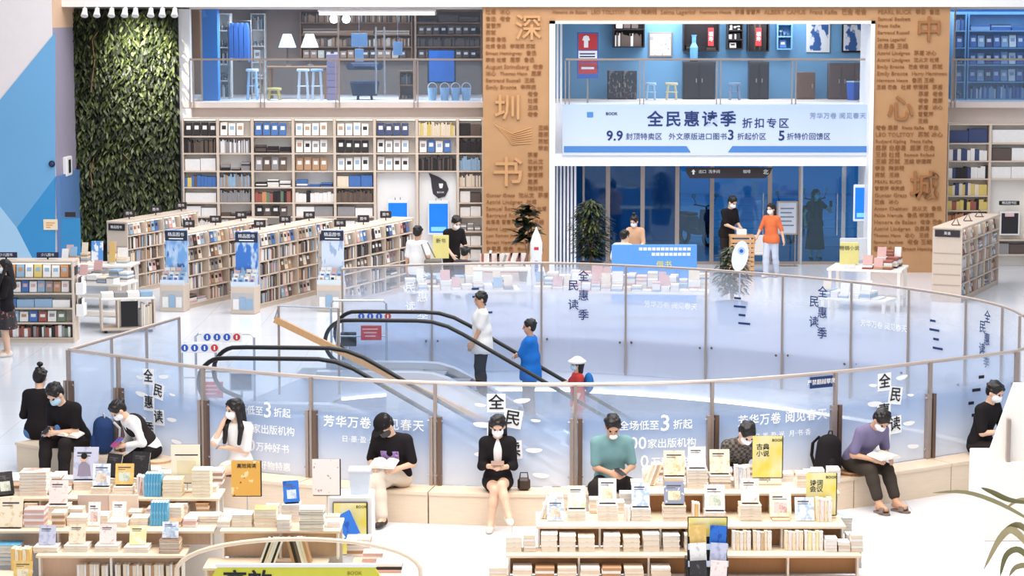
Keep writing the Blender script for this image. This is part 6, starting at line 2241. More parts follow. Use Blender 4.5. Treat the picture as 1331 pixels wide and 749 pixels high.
# box cabinet with black panel
p = G(140, 432)
q = thing('book_trolley', 'small pale book trolley with one black side panel by the left side railing', 'trolley', (p.x + 0.35, p.y + 0.15, 0), math.radians(14))
B().rbox(-0.5, 0.5, -0.25, 0.25, 0.05, 0.1, 0.008).build('base_board', SHELFWOOD, q)
B().rbox(-0.5, 0.5, -0.25, 0.25, 0.62, 0.66, 0.008).build('top_board', WARMW, q)
for x in (-0.5, -0.2, 0.47):
    B().box(x, x + 0.03, -0.25, 0.25, 0.1, 0.62).build('panel', SHELFWOOD, q)
B().box(-0.14, 0.18, -0.262, -0.25, 0.12, 0.6).build('black_panel', BLACKR, q)
base = LM(q)
spines(base @ Matrix.Translation((0.2, -0.22, 0.1)), 0.28, 0.5, 0.4, 'wcg', (0.03, 0.05))
packs(base @ Matrix.Translation((-0.5, -0.2, 0.66)), 1.0, 0.12, 0.5, 'wgws', 4)
for sx in (-1, 1):
    for sy in (-1, 1):
        B().lathe([(0.03, 0), (0.03, 0.05)], 8, c=(sx * 0.42, sy * 0.18, 0)).build('castor', BLACKP, q)


# ------------------------------------------------------------------ near displays: every book its own
NUM = ['top', 'second', 'third', 'fourth', 'fifth', 'sixth', 'seventh', 'eighth', 'ninth', 'tenth']
COV = {
    'white': printed('jacket_white', (244, 240, 236), [((214, 208, 204), 0.58, 0.64)], 3),
    'cream': printed('jacket_cream', (244, 230, 204), [((226, 200, 160), 0.55, 0.62)], 3),
    'pink': printed('jacket_pink', (246, 232, 226), [((236, 190, 176), 0.56, 0.68)], 4),
    'pale green': printed('jacket_green', (240, 240, 226), [((210, 218, 180), 0.48, 0.64)], 2.5),
    'pale blue': printed('jacket_blue', (236, 240, 246), [((176, 198, 226), 0.5, 0.64)], 3.5),
    'starry grey': printed('jacket_star', (150, 158, 182), [((240, 240, 246), 0.64, 0.66)], 6),
    'lilac': printed('jacket_lilac', (204, 206, 226), [((170, 176, 206), 0.5, 0.64)], 3),
    'yellow': printed('jacket_yellow', (244, 234, 176), [((250, 246, 220), 0.52, 0.6)], 2),
    'ochre': printed('jacket_ochre', (230, 190, 110), [((240, 204, 130), 0.48, 0.62)], 3),
    'blue': printed('jacket_deep_blue', (40, 112, 206), [((30, 80, 170), 0.55, 0.62)], 3),
    'sky blue': printed('jacket_sky', (92, 176, 220), [((150, 206, 236), 0.56, 0.62)], 3),
    'black': printed('jacket_black', (46, 42, 44), [((90, 84, 84), 0.6, 0.66)], 3),
    'tan': printed('jacket_tan', (214, 186, 156), [((196, 164, 132), 0.55, 0.62)], 2),
    'striped coral': printed('jacket_coral', (246, 236, 230), [((232, 150, 130), 0.5, 0.52)], 2),
    'brown': printed('jacket_brown', (150, 116, 92), [((110, 84, 66), 0.52, 0.58)], 4),
}
_bm = {}


def book_mesh(w_, h_, t_):
    k = (round(w_, 3), round(h_, 3), round(t_, 3))
    if k not in _bm:
        b = B()
        c = 0.0025
        b.box(-w_ / 2, w_ / 2, -h_ / 2, h_ / 2, 0, c, 0)
        b.box(-w_ / 2, w_ / 2, -h_ / 2, h_ / 2, t_ - c, t_, 0)
        b.box(-w_ / 2, -w_ / 2 + c, -h_ / 2, h_ / 2, c, t_ - c, 0)
        b.box(-w_ / 2 + c, w_ / 2 - 0.004, -h_ / 2 + 0.004, h_ / 2 - 0.004, c, t_ - c, 1)
        _bm[k] = b.mesh('book', [COV['white'], PAGES])
    return _bm[k]


NB = [0]
WS = [1.0, 1.0]
OCC = []        # boxes already taken on the near displays
LATER = []      # filler, placed once everything else stands


def free(b):
    e = 0.0015
    return not any(b[0] < o[1] - e and b[1] > o[0] + e and b[2] < o[3] - e and b[3] > o[2] + e and b[4] < o[5] - e and b[5] > o[4] + e for o in OCC)


def settle(b, mx=0.16, dys=(0, 0.03, -0.03, 0.06, 0.1)):
    "the smallest sidestep that stands clear of everything already there, or None"
    n = int(mx / 0.01)
    for dx in sorted([k * 0.01 for k in range(-n, n + 1)], key=abs):
        for dy in dys:
            if free((b[0] + dx, b[1] + dx, b[2] + dy, b[3] + dy, b[4], b[5])):
                return dx, dy
    return None


def book(M_, col, label, w_=0.15, h_=0.21, t_=0.025, group='books on the near displays'):
    o = link('book', book_mesh(w_, h_, t_))
    o.material_slots[0].link = 'OBJECT'
    o.material_slots[0].material = COV[col]
    o.matrix_world = M_
    tag(o, label, 'book', group)
    NB[0] += 1
    return o


PC = {'white': 'w', 'cream': 'c', 'pink': 'p', 'pale green': 'c', 'pale blue': 's', 'lilac': 's', 'yellow': 'y', 'ochre': 'y', 'black': 'k', 'tan': 't', 'brown': 'u', 'striped coral': 'p'}


def fill(*a, **k):
    LATER.append((_fill, a, k))


def fill_up(*a, **k):
    LATER.append((_fill_up, a, k))


def _fill(px, py, z, n, cols, w_=0.15, h_=0.21, t_=0.03):
    "stacked books too many to pick apart: they join the mass of books"
    p = G(px, py, z)
    for m in (n, n - 1, n - 2):
        if m < 1:
            return
        bx = (p.x - w_ / 2 - 0.006, p.x + w_ / 2 + 0.006, p.y - 0.006, p.y + h_ + 0.006, z + 0.001, z + 0.002 + m * t_)
        sh_ = settle(bx, 0.08, (0, 0.04, 0.08))
        if sh_:
            break
    else:
        return
    p = p + Vector((sh_[0], sh_[1], 0))
    OCC.append((bx[0] + sh_[0], bx[1] + sh_[0], bx[2] + sh_[1], bx[3] + sh_[1], bx[4], bx[5]))
    for i in range(m):
        j = random.uniform(-.005, .005)
        sbox(p.x - w_ / 2 + j, p.x + w_ / 2 + j, p.y + j, p.y + h_ + j, z + 0.002 + i * t_, z + (i + 1) * t_, cols[i % len(cols)], Matrix())


def _fill_up(px, py, z, n, cols, h_=0.2, d_=0.14, ts=(0.03, 0.04, 0.025), lean=0.0, Y=None):
    p = G(px, py, z)
    y = p.y if Y is None else Y
    x = p.x if Y is None else W(px, py, Y).x
    if lean:
        t = ts[0]
        ww = n * t / math.cos(lean) + h_ * abs(math.sin(lean))
        bx = (x - 0.02, x + ww, y, y + d_, z + 0.001, z + h_)
        if free(bx):
            OCC.append(bx)
            x0 = x + (h_ * math.sin(-lean) if lean < 0 else 0)
            for i in range(n):
                sbox(0, t - 0.002, 0, d_, 0, h_, cols[i % len(cols)], Matrix.Translation((x0 + i * t / math.cos(lean), y, z + 0.002 + t * math.sin(max(lean, 0)))) @ Matrix.Rotation(lean, 4, 'Y'))
        return
    for i in range(n):
        t = ts[i % len(ts)]
        bx = (x, x + t - 0.002, y, y + d_, z + 0.001, z + h_)
        if free(bx):
            OCC.append(bx)
            sbox(x, x + t - 0.002, y, y + d_, z + 0.002, z + h_ * random.uniform(0.9, 0.99), cols[i % len(cols)], Matrix())
        x += t


def stack(px, py, z, n, cols, where, rz=0.0, w_=0.15, h_=0.21, t_=None):
    "books lying on one another; returns the point on top"
    w_, h_ = w_ * WS[0], h_ * WS[1]
    p = G(px, py, z) + Vector((0, h_ / 2, 0))
    zz = z + 0.001
    rows = []
    for i in range(n):
        t = t_ or (0.018, 0.024, 0.03, 0.036)[(i * 7 + int(px)) % 4]
        rows.append((zz, t, cols[i % len(cols)]))
        zz += t + 0.0008
    g_ = 0.008
    bx = (p.x - w_ / 2 - g_, p.x + w_ / 2 + g_, p.y - h_ / 2 - g_, p.y + h_ / 2 + g_, z + 0.001, zz)
    sh_ = settle(bx)
    if sh_ is None:
        print('no room: stack', where)
        return None
    p += Vector((sh_[0], sh_[1], 0))
    OCC.append((bx[0] + sh_[0], bx[1] + sh_[0], bx[2] + sh_[1], bx[3] + sh_[1], bx[4], bx[5]))
    for i, (q, t, c) in enumerate(rows):
        k = n - 1 - i
        nm = ('topmost' if k == 0 else NUM[k] + ' from top') if i else 'lowest'
        M_ = Matrix.Translation((p.x + random.uniform(-.003, .003), p.y + random.uniform(-.003, .003), q)) @ Matrix.Rotation(random.uniform(-.03, .03), 4, 'Z')
        book(M_, c, '%s book, %s, stack %s' % (c, nm, where), w_, h_, t)
    return Vector((p.x, p.y, zz))


EASEL = M('black_acrylic', (34, 30, 30), 0.35, var=0.05)


_INK = [M('title_ink_%d' % i, c_, 0.6, var=0) for i, c_ in enumerate([(90, 84, 90), (150, 100, 80), (90, 120, 170), (190, 110, 100), (120, 130, 110)])]
_PIC = [printed('cover_art_%d' % i, a_, [(b_, 0.5, 0.58)], 2.5) for i, (a_, b_) in enumerate([((226, 214, 200), (206, 180, 160)), ((206, 216, 230), (170, 190, 216)), ((236, 224, 196), (214, 196, 150)), ((228, 206, 200), (206, 160, 150)), ((214, 220, 206), (180, 194, 170))])]


def faced(p, col, label, rz=0.0, w_=0.15, h_=0.21, tilt=0.32, easel=True, t_=0.02):
    "a book set upright on a black wedge easel at point p, cover to the front"
    if p is None:
        return None
    w_, h_ = w_ * WS[0], h_ * WS[1]
    p = Vector(p)
    d = math.tan(tilt) * h_ * 0.86
    sw = w_ / 2 * math.cos(rz) + 0.12 * abs(math.sin(rz))
    sy = w_ / 2 * abs(math.sin(rz))
    bx = (p.x - sw - 0.004, p.x + sw + 0.004, p.y - 0.062 - sy, p.y + d + (0.06 if easel else 0.02) + sy, p.z + 0.0016, p.z + h_)
    sh_ = settle(bx, 0.14)
    if sh_ is None:
        print('no room: faced', label)
        return None
    p += Vector((sh_[0], sh_[1], 0))
    OCC.append((bx[0] + sh_[0], bx[1] + sh_[0], bx[2] + sh_[1], bx[3] + sh_[1], bx[4], bx[5]))
    base = Matrix.Translation(p) @ Matrix.Rotation(rz, 4, 'Z')
    M_ = base @ Matrix.Translation((0, -0.03, t_ * math.sin(tilt) + 0.005)) @ Matrix.Rotation(PI / 2 - tilt, 4, 'X') @ Matrix.Translation((0, h_ / 2, -t_))
    bk_ = book(M_, col, label, w_, h_, t_)
    ink = _INK[(NB[0] * 5) % len(_INK)]
    k = NB[0] % 3
    B().box(-w_ * 0.36, w_ * (0.1 + 0.12 * k), h_ * 0.28, h_ * 0.34, t_, t_ + 0.0006).build('title', ink, bk_)
    B().box(-w_ * 0.36, w_ * (0.3 - 0.12 * k), h_ * 0.2, h_ * 0.23, t_, t_ + 0.0006).build('subtitle', ink, bk_)
    if k != 1 and h_ < 0.3:
        B().box(-w_ * 0.3, w_ * 0.3, -h_ * 0.34, h_ * 0.08, t_, t_ + 0.0006).build('cover_picture', _PIC[NB[0] % len(_PIC)], bk_)
    if easel:
        e = B()
        y0 = -0.03 + t_ / math.cos(tilt) + 0.003
        e.prism([(y0, 0.0012), (y0 + d, h_ * 0.86), (y0 + d + 0.03, 0.0012)], -w_ * 0.42, w_ * 0.42, M_=Matrix(((0, 0, 1, 0), (1, 0, 0, 0), (0, 1, 0, 0), (0, 0, 0, 1))))
        e.box(-w_ * 0.45, w_ * 0.45, -0.055, y0 + 0.01, 0.0008, 0.003)
        o = e.build('book_easel', EASEL)
        o.matrix_world = base
        tag(o, 'easel behind ' + label, 'easel', 'book easels')
    return bk_


def upright(px, py, z, n, cols, where, lean=0.0, h_=0.21, d_=0.15, ts=(0.022, 0.03, 0.018), dx=0.0):
    "books standing in a row with their spines to the front"
    p = G(px, py, z)
    c_, s_ = math.cos(lean), abs(math.sin(lean))
    tt = [ts[i % len(ts)] for i in range(n)]
    ww = sum(t / c_ + 0.003 for t in tt) + h_ * s_
    bx = (p.x - 0.004, p.x + ww, p.y - 0.003, p.y + d_ + 0.003, z + 0.001, z + h_ + 0.01)
    sh_ = settle(bx)
    if sh_ is None:
        print('no room: upright', where)
        return
    OCC.append((bx[0] + sh_[0], bx[1] + sh_[0], bx[2] + sh_[1], bx[3] + sh_[1], bx[4], bx[5]))
    x, y = p.x + sh_[0] + h_ * s_ / 2, p.y + sh_[1]
    for i, t in enumerate(tt):
        hh = h_ if lean else h_ * (1 - 0.03 * (i % 3))
        xc = x + t / c_ / 2
        M_ = Matrix.Translation((xc, y + d_ / 2, z + hh / 2 * c_ + t / 2 * s_ + 0.0015)) @ Matrix.Rotation(lean, 4, 'Y') @ Matrix(((0, 0, 1, -t / 2), (1, 0, 0, 0), (0, 1, 0, 0), (0, 0, 0, 1)))
        c = cols[i % len(cols)]
        nm = ['leftmost', 'second', 'third', 'fourth', 'fifth', 'sixth', 'seventh', 'eighth', 'ninth', 'tenth', 'eleventh', 'twelfth'][i]
        book(M_, c, '%s upright book, %s %s' % (c, nm, where), d_, hh, t)
        x += t / c_ + 0.003


RECL = M('recess_pink_wood', (222, 192, 166), 0.55, var=0.05, scale=5, stretch=(8, 1, 1))


def tier_unit(name, label, tiers, body=WARMW, recess=RECL):
    "stepped display unit: tiers = [(x0, x1, yfront, yback, ztop)] from the top one down"
    cx = sum((t[0] + t[1]) / 2 for t in tiers) / len(tiers)
    u = thing(name, label, 'display table', (cx, tiers[-1][2], 0))
    for i, (x0, x1, y0, y1, z) in enumerate(tiers):
        OCC.append((x0, x1, y0, y1, z - 0.03, z))
        B().rbox(x0, x1, y0, y1, z - 0.03, z, 0.006).build('board', PALEWOOD, u, True)
        zl = tiers[i + 1][4] if i + 1 < len(tiers) else 0.0
        B().box(x0 + 0.03, x1 - 0.03, y0 + 0.16, y0 + 0.18, zl, z - 0.03).build('recess_panel', recess, u, True)
        OCC.append((x0, x1, y0 + 0.155, y1, zl, z - 0.03))
        n = max(2, int((x1 - x0) / 0.62))
        for k in range(n + 1):
            x = x0 + 0.02 + (x1 - x0 - 0.06) * k / n
            OCC.append((x, x + 0.02, y0 + 0.04, y0 + 0.16, zl, z - 0.03))
            B().box(x, x + 0.02, y0 + 0.04, y0 + 0.16, zl + 0.001, z - 0.03).build('divider', body, u, True)
        if i == len(tiers) - 1:
            for x in (x0 + 0.01, x1 - 0.03):
                B().box(x, x + 0.02, y0 + 0.18, y1 - 0.02, 0, z - 0.03).build('side_panel', body, u, True)
    B().box(tiers[0][0] + 0.02, tiers[0][1] - 0.02, tiers[0][3] - 0.04, tiers[0][3] - 0.02, 0, tiers[0][4] - 0.03).build('back_panel', body, u, True)
    return u


YSIGN = bpy.data.materials.new('yellow_poster')
YSIGN.use_nodes = True
nt = YSIGN.node_tree
bs = nt.nodes['Principled BSDF']; bs.inputs['Roughness'].default_value = 0.5
tcn = nt.nodes.new('ShaderNodeTexCoord'); gr = nt.nodes.new('ShaderNodeTexNoise'); rp = nt.nodes.new('ShaderNodeValToRGB')
gr.inputs['Scale'].default_value = 1.2
nt.links.new(tcn.outputs['Generated'], gr.inputs['Vector']); nt.links.new(gr.outputs['Fac'], rp.inputs[0]); nt.links.new(rp.outputs[0], bs.inputs['Base Color'])
rp.color_ramp.elements[0].position = 0.4; rp.color_ramp.elements[0].color = (*lin(242, 222, 84), 1)
rp.color_ramp.elements[1].position = 0.62; rp.color_ramp.elements[1].color = (*lin(248, 240, 196), 1)


def poster_stand(label, px0, px1, py0, py1, z, lines, Y=None, rz=0.0, mat=YSIGN, base=None):
    b0 = G((px0 + px1) / 2, py1, z) if Y is None else W((px0 + px1) / 2, py1, Y)
    a, c = W(px0, py1, b0.y), W(px1, py0, b0.y)
    w_, h_ = (c.x - a.x) / 2, c.z - a.z
    zs = z if base is None else base
    if b0.z < zs + 0.022:
        h_ -= zs + 0.022 - b0.z
        b0.z = zs + 0.022
    bx = (b0.x - w_ - 0.012, b0.x + w_ + 0.012, b0.y - 0.034, b0.y + 0.104, zs + 0.001, b0.z + h_)
    sh_ = settle(bx, 0.1)
    if sh_ is None:
        print('no room: poster', label)
        sh_ = (0, 0)
    b0 += Vector((sh_[0], sh_[1], 0))
    OCC.append((bx[0] + sh_[0], bx[1] + sh_[0], bx[2] + sh_[1], bx[3] + sh_[1], bx[4], bx[5]))
    t = thing('poster_stand', label, 'sign', b0, rz)
    B().rbox(-w_, w_, 0, 0.025, 0, h_, 0.005).build('frame', EASEL, t)
    B().box(-w_ - 0.005, w_ - 0.012, -0.004, 0, 0.012, h_).build('sheet', mat, t)
    for i, (body, sz, u, v_) in enumerate(lines):
        text(body, sz, INKBLACK, (-w_ + 2 * w_ * u, -0.006, h_ * v_), parent=t, depth=0.0008, bold=0.01)
    dz = zs + 0.001 - b0.z
    B().tube([(0, 0.033, h_ * 0.6), (0, 0.033, dz + 0.01)], 0.007, 6).build('pole', CHROME, t)
    B().rbox(-w_ * 0.9, w_ * 0.9, -0.03, 0.1, dz, dz + 0.02, 0.004).build('foot', PALEWOOD, t)
    return t



# ---- right display
ZT3, ZM3, ZL3, ZB3 = 0.95, 0.72, 0.48, 0.25
gx = lambda px, py, z: G(px, py, z).x
yt, ym, yl = G(900, 641, ZT3).y, G(900, 684, ZM3).y, G(900, 722, ZL3).y
tier_unit('stepped_display', 'stepped book display right of centre in the foreground', [
    (gx(826, 641, ZT3), gx(1092, 641, ZT3), yt, yt + 0.55, ZT3),
    (gx(697, 684, ZM3), gx(1100, 684, ZM3), ym, yt + 0.15, ZM3),
    (gx(658, 722, ZL3), gx(1120, 722, ZL3), yl, ym + 0.1, ZL3),
    (gx(640, 748, ZB3), gx(1132, 748, ZB3), yl - 0.42, yl + 0.1, ZB3)], recess=M('recess_brown', (176, 132, 90), 0.55, var=0.06, scale=5, stretch=(8, 1, 1)))
poster_stand('yellow poster stand on the top tier reading classical novels', 978, 1018, 567, 622, ZT3, [('古典', 0.07, 0.32, 0.74), ('小说', 0.07, 0.32, 0.58), ('BOOK', 0.04, 0.8, 0.9)], Y=yt + 0.43)
poster_stand('yellow poster stand at the right end beside the man in purple', 1047, 1088, 615, 680, ZM3, [('诗词', 0.07, 0.32, 0.76), ('会议', 0.07, 0.32, 0.62), ('BOOK', 0.04, 0.8, 0.9)], Y=ym + 0.38)
# middle tier
WS[:] = [1.24, 1.1]
P1 = 678
rw = 'on the right display'
upright(702, P1 - 3, ZM3, 4, ['white', 'cream', 'white', 'tan'], 'leaning at the left end, right display', lean=0.32, h_=0.22)
faced(G(722, P1, ZM3) + Vector((0, .05, 0)), 'pale blue', 'leaning pale book with blue foot at left end, right display', easel=False, h_=0.2, w_=0.14)
t = stack(750, P1, ZM3, 4, ['white', 'pale green', 'white'], 'under the greenish cover, right display')
faced(t, 'pale green', 'greenish faced book second from left on the right display')
t = stack(790, P1, ZM3, 6, ['white'], 'in front of the man in teal', w_=0.17)
faced(t, 'white', 'white faced book in front of the man in teal', h_=0.23)
upright(812, P1, ZM3, 2, ['pink', 'white'], 'between two white stacks, right display', h_=0.15)
t = stack(832, P1, ZM3, 5, ['white', 'pale blue'], 'under the blue sketch cover, right display', w_=0.16)
faced(t, 'pale blue', 'blue-sketch faced book on the right display', h_=0.22)
t = stack(877, P1, ZM3, 6, ['white', 'tan'], 'under the starry grey cover', w_=0.19)
faced(t, 'starry grey', 'starry grey faced book on the right display', w_=0.17)
upright(900, P1, ZM3, 3, ['pink', 'ochre', 'pink'], 'beside the starry grey stack', h_=0.19)
t = stack(930, P1 - 2, ZM3, 3, ['white'], 'above the slanted magazine rack', w_=0.17)
faced(t, 'white', 'plain white faced book above the slanted magazine rack', h_=0.24, w_=0.17)
t = stack(976, P1, ZM3, 6, ['white', 'cream'], 'under the red-dotted cover', w_=0.18)
faced(t, 'pink', 'red-dotted faced book on the right display', h_=0.23)
stack(957, P1 - 3, ZM3, 4, ['white'], 'left of the red-dotted stack', w_=0.13)
t = stack(1016, P1, ZM3, 1, ['tan'], 'under the green-edged book', w_=0.15)
faced(t, 'pale green', 'green-edged faced book near the right end of the right display', h_=0.23, w_=0.18, easel=False)
faced(G(1046, P1, ZM3) + Vector((0, .05, 0)), 'pale blue', 'blue-flower faced book near the right end of the right display', h_=0.22, w_=0.16, easel=False)
upright(1058, P1, ZM3, 4, ['cream', 'pink', 'cream', 'white'], 'at the right end of the middle tier', h_=0.24, ts=(0.035, 0.04))
# top tier
P0 = 636
upright(838, P0 - 4, ZT3, 4, ['cream', 'white', 'tan', 'cream'], 'leaning on the top tier, right display', lean=0.35, h_=0.24)
stack(850, P0, ZT3, 3, ['white', 'cream', 'pink'], 'at the left of the top tier', w_=0.2)
t = stack(876, P0 - 1, ZT3, 4, ['cream', 'white', 'tan'], 'under the cream cover, top tier', w_=0.16)
faced(t, 'cream', 'cream faced book on the top tier', h_=0.24, w_=0.18)
t = stack(903, P0, ZT3, 7, ['white'], 'under the tallest white cover', w_=0.17)
faced(t, 'white', 'tallest white faced book on the top tier', h_=0.2)
t = stack(934, P0, ZT3, 5, ['pink', 'cream', 'brown', 'white'], 'under the leaf-sketch cover', w_=0.18)
faced(t, 'cream', 'leaf-sketch faced book beside the man in plaid', h_=0.23, w_=0.17)
upright(955, P0, ZT3, 4, ['white', 'pale blue', 'white'], 'in front of the man in plaid', h_=0.24, ts=(0.04, 0.035))
t = stack(982, P0, ZT3, 2, ['white'], 'under the red-portrait cover', w_=0.17)
faced(t, 'pink', 'red-portrait faced book at the right of the top tier', h_=0.24, w_=0.17)
stack(1004, P0, ZT3, 3, ['white', 'tan'], 'left of the upper yellow sign', w_=0.14)
# low tier
WS[:] = [1.0, 1.0]
P2 = 716
for k in range(9):
    px = 668 + k * 25.5
    where = 'on the low tier, %s from left' % ['first', 'second', 'third', 'fourth', 'fifth', 'sixth', 'seventh', 'eighth', 'ninth'][k]
    stack(px, P2 + 2, ZL3, 3, [['white', 'cream'], ['white'], ['white', 'pink'], ['cream', 'white'], ['white', 'pale blue'], ['white'], ['cream'], ['white', 'tan'], ['white']][k], where, w_=0.165, t_=[0.05, 0.06, 0.055][k % 3])
for k, (px, n, cols) in enumerate(((705, 6, 'sww'), (752, 4, 'yyc'), (776, 3, 'sss'), (800, 8, 'pwcw'), (870, 6, 'uccu'))):
    fill_up(px, P2 - 13, ZL3, n, cols, 0.19, 0.1, Y=ym + 0.045)
for k in range(4):
    upright(952 + k * 27, P2, ZL3, 5, [['white', 'cream'], ['cream', 'white', 'tan'], ['cream', 'pink'], ['white', 'yellow']][k], 'in the low right row, clump %s' % ['one', 'two', 'three', 'four'][k], h_=0.2, ts=(0.03, 0.04, 0.035))
t = stack(1080, P2 + 2, ZL3, 5, ['cream', 'yellow', 'white'], 'at the right corner of the low tier', w_=0.2)
t = stack(1093, P2 - 22, ZL3, 5, ['white'], 'under the pale blue album at the right corner', w_=0.24, h_=0.28)
if t: book(Matrix.Translation(t) @ Matrix.Rotation(0.05, 4, 'Z'), 'pale blue', 'pale blue album lying at the right corner of the low tier', 0.24, 0.28, 0.03)
for k in range(9):
    fill(650 + k * 29, 754, ZB3, 4, [['w', 'c'], ['c', 'w'], ['w', 't']][k % 3], 0.19, 0.22)
t = stack(1108, 742, ZB3 + 0.0, 6, ['white', 'pink'], 'at the lowest right corner', w_=0.22, h_=0.26)
if t: book(Matrix.Translation(t), 'pink', 'pink floral book topping the lowest right corner stack', 0.22, 0.26, 0.03)

# slanted magazine rack in the middle
pr = G(915, 749, 0.3)
Yr = yl - 0.28
ra, rc_ = W(893, 749, Yr), W(946, 672, Yr)
t = thing('magazine_rack', 'black-edged slanted magazine rack in the middle of the right display', 'rack', ((ra.x + rc_.x) / 2, Yr, 0.0))
w_ = (rc_.x - ra.x) / 2
B().rbox(-w_, w_, 0, 0.02, 0.3, rc_.z, 0.004).build('back_board', EASEL, t)
B().box(-w_ + 0.01, w_ - 0.012, -0.004, 0, rc_.z - 0.2, rc_.z - 0.01).build('header', YSIGN, t)
for sx in (-1, 1):
    B().box(sx * w_ - 0.01, sx * w_ + 0.01, 0.021, 0.2, ZB3 + 0.001, 0.5).build('leg', EASEL, t)
OCC.append((t.location.x - w_ - 0.02, t.location.x + w_ + 0.02, Yr - 0.19, Yr + 0.205, ZB3 + 0.001, 1.0))
for k in range(3):
    B().box(-w_, w_, -0.185 + 0.055 * k, -0.18 + 0.055 * k, 0.30 + 0.16 * k, 0.36 + 0.16 * k).build('pocket', M('acrylic', (214, 226, 240)), t)
for k, (dx, r, col, lab) in enumerate(((-0.1, 0, 'black', 'black magazine low in the slanted rack'), (0.1, 0, 'pink', 'pink magazine low right in the slanted rack'), (-0.1, 1, 'white', 'white magazine left in the slanted rack'), (0.1, 1, 'lilac', 'lilac magazine right of the white one in the slanted rack'), (-0.1, 2, 'ochre', 'ochre magazine high in the slanted rack'), (0.1, 2, 'blue', 'blue magazine at the top right of the slanted rack'))):
    p = Vector((t.location.x + dx, Yr - 0.153 + 0.055 * r, 0.42 + 0.165 * r))
    book(Matrix.Translation(p) @ Matrix.Rotation(-0.06 if dx < 0 else 0.05, 4, 'Y') @ Matrix.Rotation(PI / 2 - 0.06, 4, 'X'), col, lab, 0.165, 0.22, 0.01)

# ---- left display
ZA, ZB, ZC3 = 0.95, 0.78, 0.6
ya, yb_, yc = G(150, 648, ZA).y, G(150, 690, ZB).y, G(150, 722, ZC3).y
tier_unit('stepped_display', 'stepped book display in the left foreground', [
    (gx(-30, 648, ZA), gx(285, 648, ZA), ya, ya + 0.5, ZA),
    (gx(-30, 690, ZB), gx(278, 690, ZB), yb_, ya + 0.1, ZB),
    (gx(46, 722, ZC3), gx(240, 722, ZC3), yc, yb_ + 0.1, ZC3),
    (gx(60, 749, 0.3), gx(240, 749, 0.3), yc - 0.1, yc + 0.3, 0.3)])
cs = poster_stand('tall cream sign on a thin pole above the left display', 224, 262, 578, 629, ZA, [], Y=ya + 0.3, mat=M('cream_sheet', (248, 240, 224), 0.6))
B().box(-0.12, 0.12, -0.006, -0.004, 0.3, 0.312).build('printed_line', INKBLACK, cs)
B().box(-0.1, 0.1, -0.006, -0.004, 0.1, 0.25).build('printed_field', M('pale_print', (240, 226, 196), 0.6), cs)
Q1 = 644
ll = 'on the left display'
faced(G(7, Q1, ZA), 'black', 'dark faced book at the far left edge, left display', rz=0.5, h_=0.24, w_=0.18)
t = stack(18, Q1 - 10, ZA, 3, ['lilac', 'white', 'white'], 'at the far left of the top tier, left display', w_=0.24, h_=0.26)
t = stack(38, Q1 + 1, ZA, 8, ['white', 'striped coral'], 'of coral-edged books, left display', w_=0.28, h_=0.24, t_=0.03)
t = stack(50, Q1 - 8, ZA, 5, ['white'], 'behind the coral-edged stack', w_=0.2)
t = stack(76, Q1, ZA, 2, ['black', 'white'], 'below the man reading his phone', w_=0.2)
t = stack(107, Q1 - 4, ZA, 3, ['white', 'pink'], 'under the man-portrait book', w_=0.22)
pb = faced(t, 'lilac', 'lilac book with a man portrait on its cover, left display', h_=0.34, w_=0.26)
B().prism([(-0.085, -0.14), (0.06, -0.14), (0.045, -0.03), (0.0, 0.01), (-0.045, 0.01), (-0.075, -0.03)], 0.0202, 0.0212).build('portrait_torso', M('portrait_shirt', (150, 140, 160), 0.6), pb)
pf = B().lathe([(0.036, 0), (0.036, 0.003)], 12, c=(-0.02, 0.045, 0.0202)).build('portrait_face', SKIN, pb)
B().lathe([(0.034, 0), (0.034, 0.003)], 12, c=(-0.02, 0.072, 0.0206)).build('portrait_hair', HAIR, pb)
t = stack(130, Q1, ZA, 3, ['white', 'pink', 'cream'], 'under the doodle cover, left display', w_=0.19)
faced(t, 'pale blue', 'white faced book with blue doodle, left display', h_=0.23, w_=0.18)
t = stack(138, 636, ZA, 4, ['white', 'pink'], 'under the black book behind the doodle', w_=0.2)
faced(t, 'black', 'black faced book behind the doodle cover', rz=-0.5, h_=0.24, w_=0.19)
t = stack(160, Q1, ZA, 3, ['cream', 'striped coral', 'white'], 'under the orange landscape cover', w_=0.2)
faced(t, 'ochre', 'orange landscape faced book, left display', h_=0.22, w_=0.19)
t = stack(168, 636, ZA, 4, ['white', 'cream'], 'under the black book below the girl', w_=0.2)
faced(t, 'black', 'black faced book below the girl in the vest', rz=-0.3, h_=0.26, w_=0.2)
upright(178, Q1, ZA, 3, ['white', 'striped coral', 'white'], 'beside the orange landscape cover', h_=0.2)
# front faces of the top tier: plain boards
for k, (px0, px1, m_) in enumerate(((102, 141, M('board_mauve', (214, 192, 180), 0.6)), (142, 180, M('board_cream', (240, 222, 204), 0.6)))):
    a, c = W(px0, 672, ya - 0.03), W(px1, 643, ya - 0.03)
    a.z = ZB + 0.001
    OCC.append((a.x, c.x, ya - 0.05, ya - 0.02, a.z, c.z))
    o = B().rbox(a.x, c.x, ya - 0.05, ya - 0.02, a.z, c.z, 0.004).build('shelf_card', m_)
    tag(o, ['mauve card board fronting the left display', 'cream card board fronting the left display'][k], 'card')
Q2 = 684
t = stack(74, Q2 - 8, ZB, 5, ['white'], 'under the pale sketch cover, left display', w_=0.24)
faced(t, 'pink', 'pale sketch faced book above a white stack, left display', h_=0.24, w_=0.19)
faced(G(14, Q2 + 2, ZB), 'cream', 'cream faced book with clock drawing at the left edge', h_=0.3, w_=0.24)
stack(100, Q2, ZB, 3, ['white', 'cream'], 'left of the white tower, left display', w_=0.2)
faced(G(120, Q2, ZB), 'white', 'white tower-cover book, left display', h_=0.24, w_=0.12, easel=False)
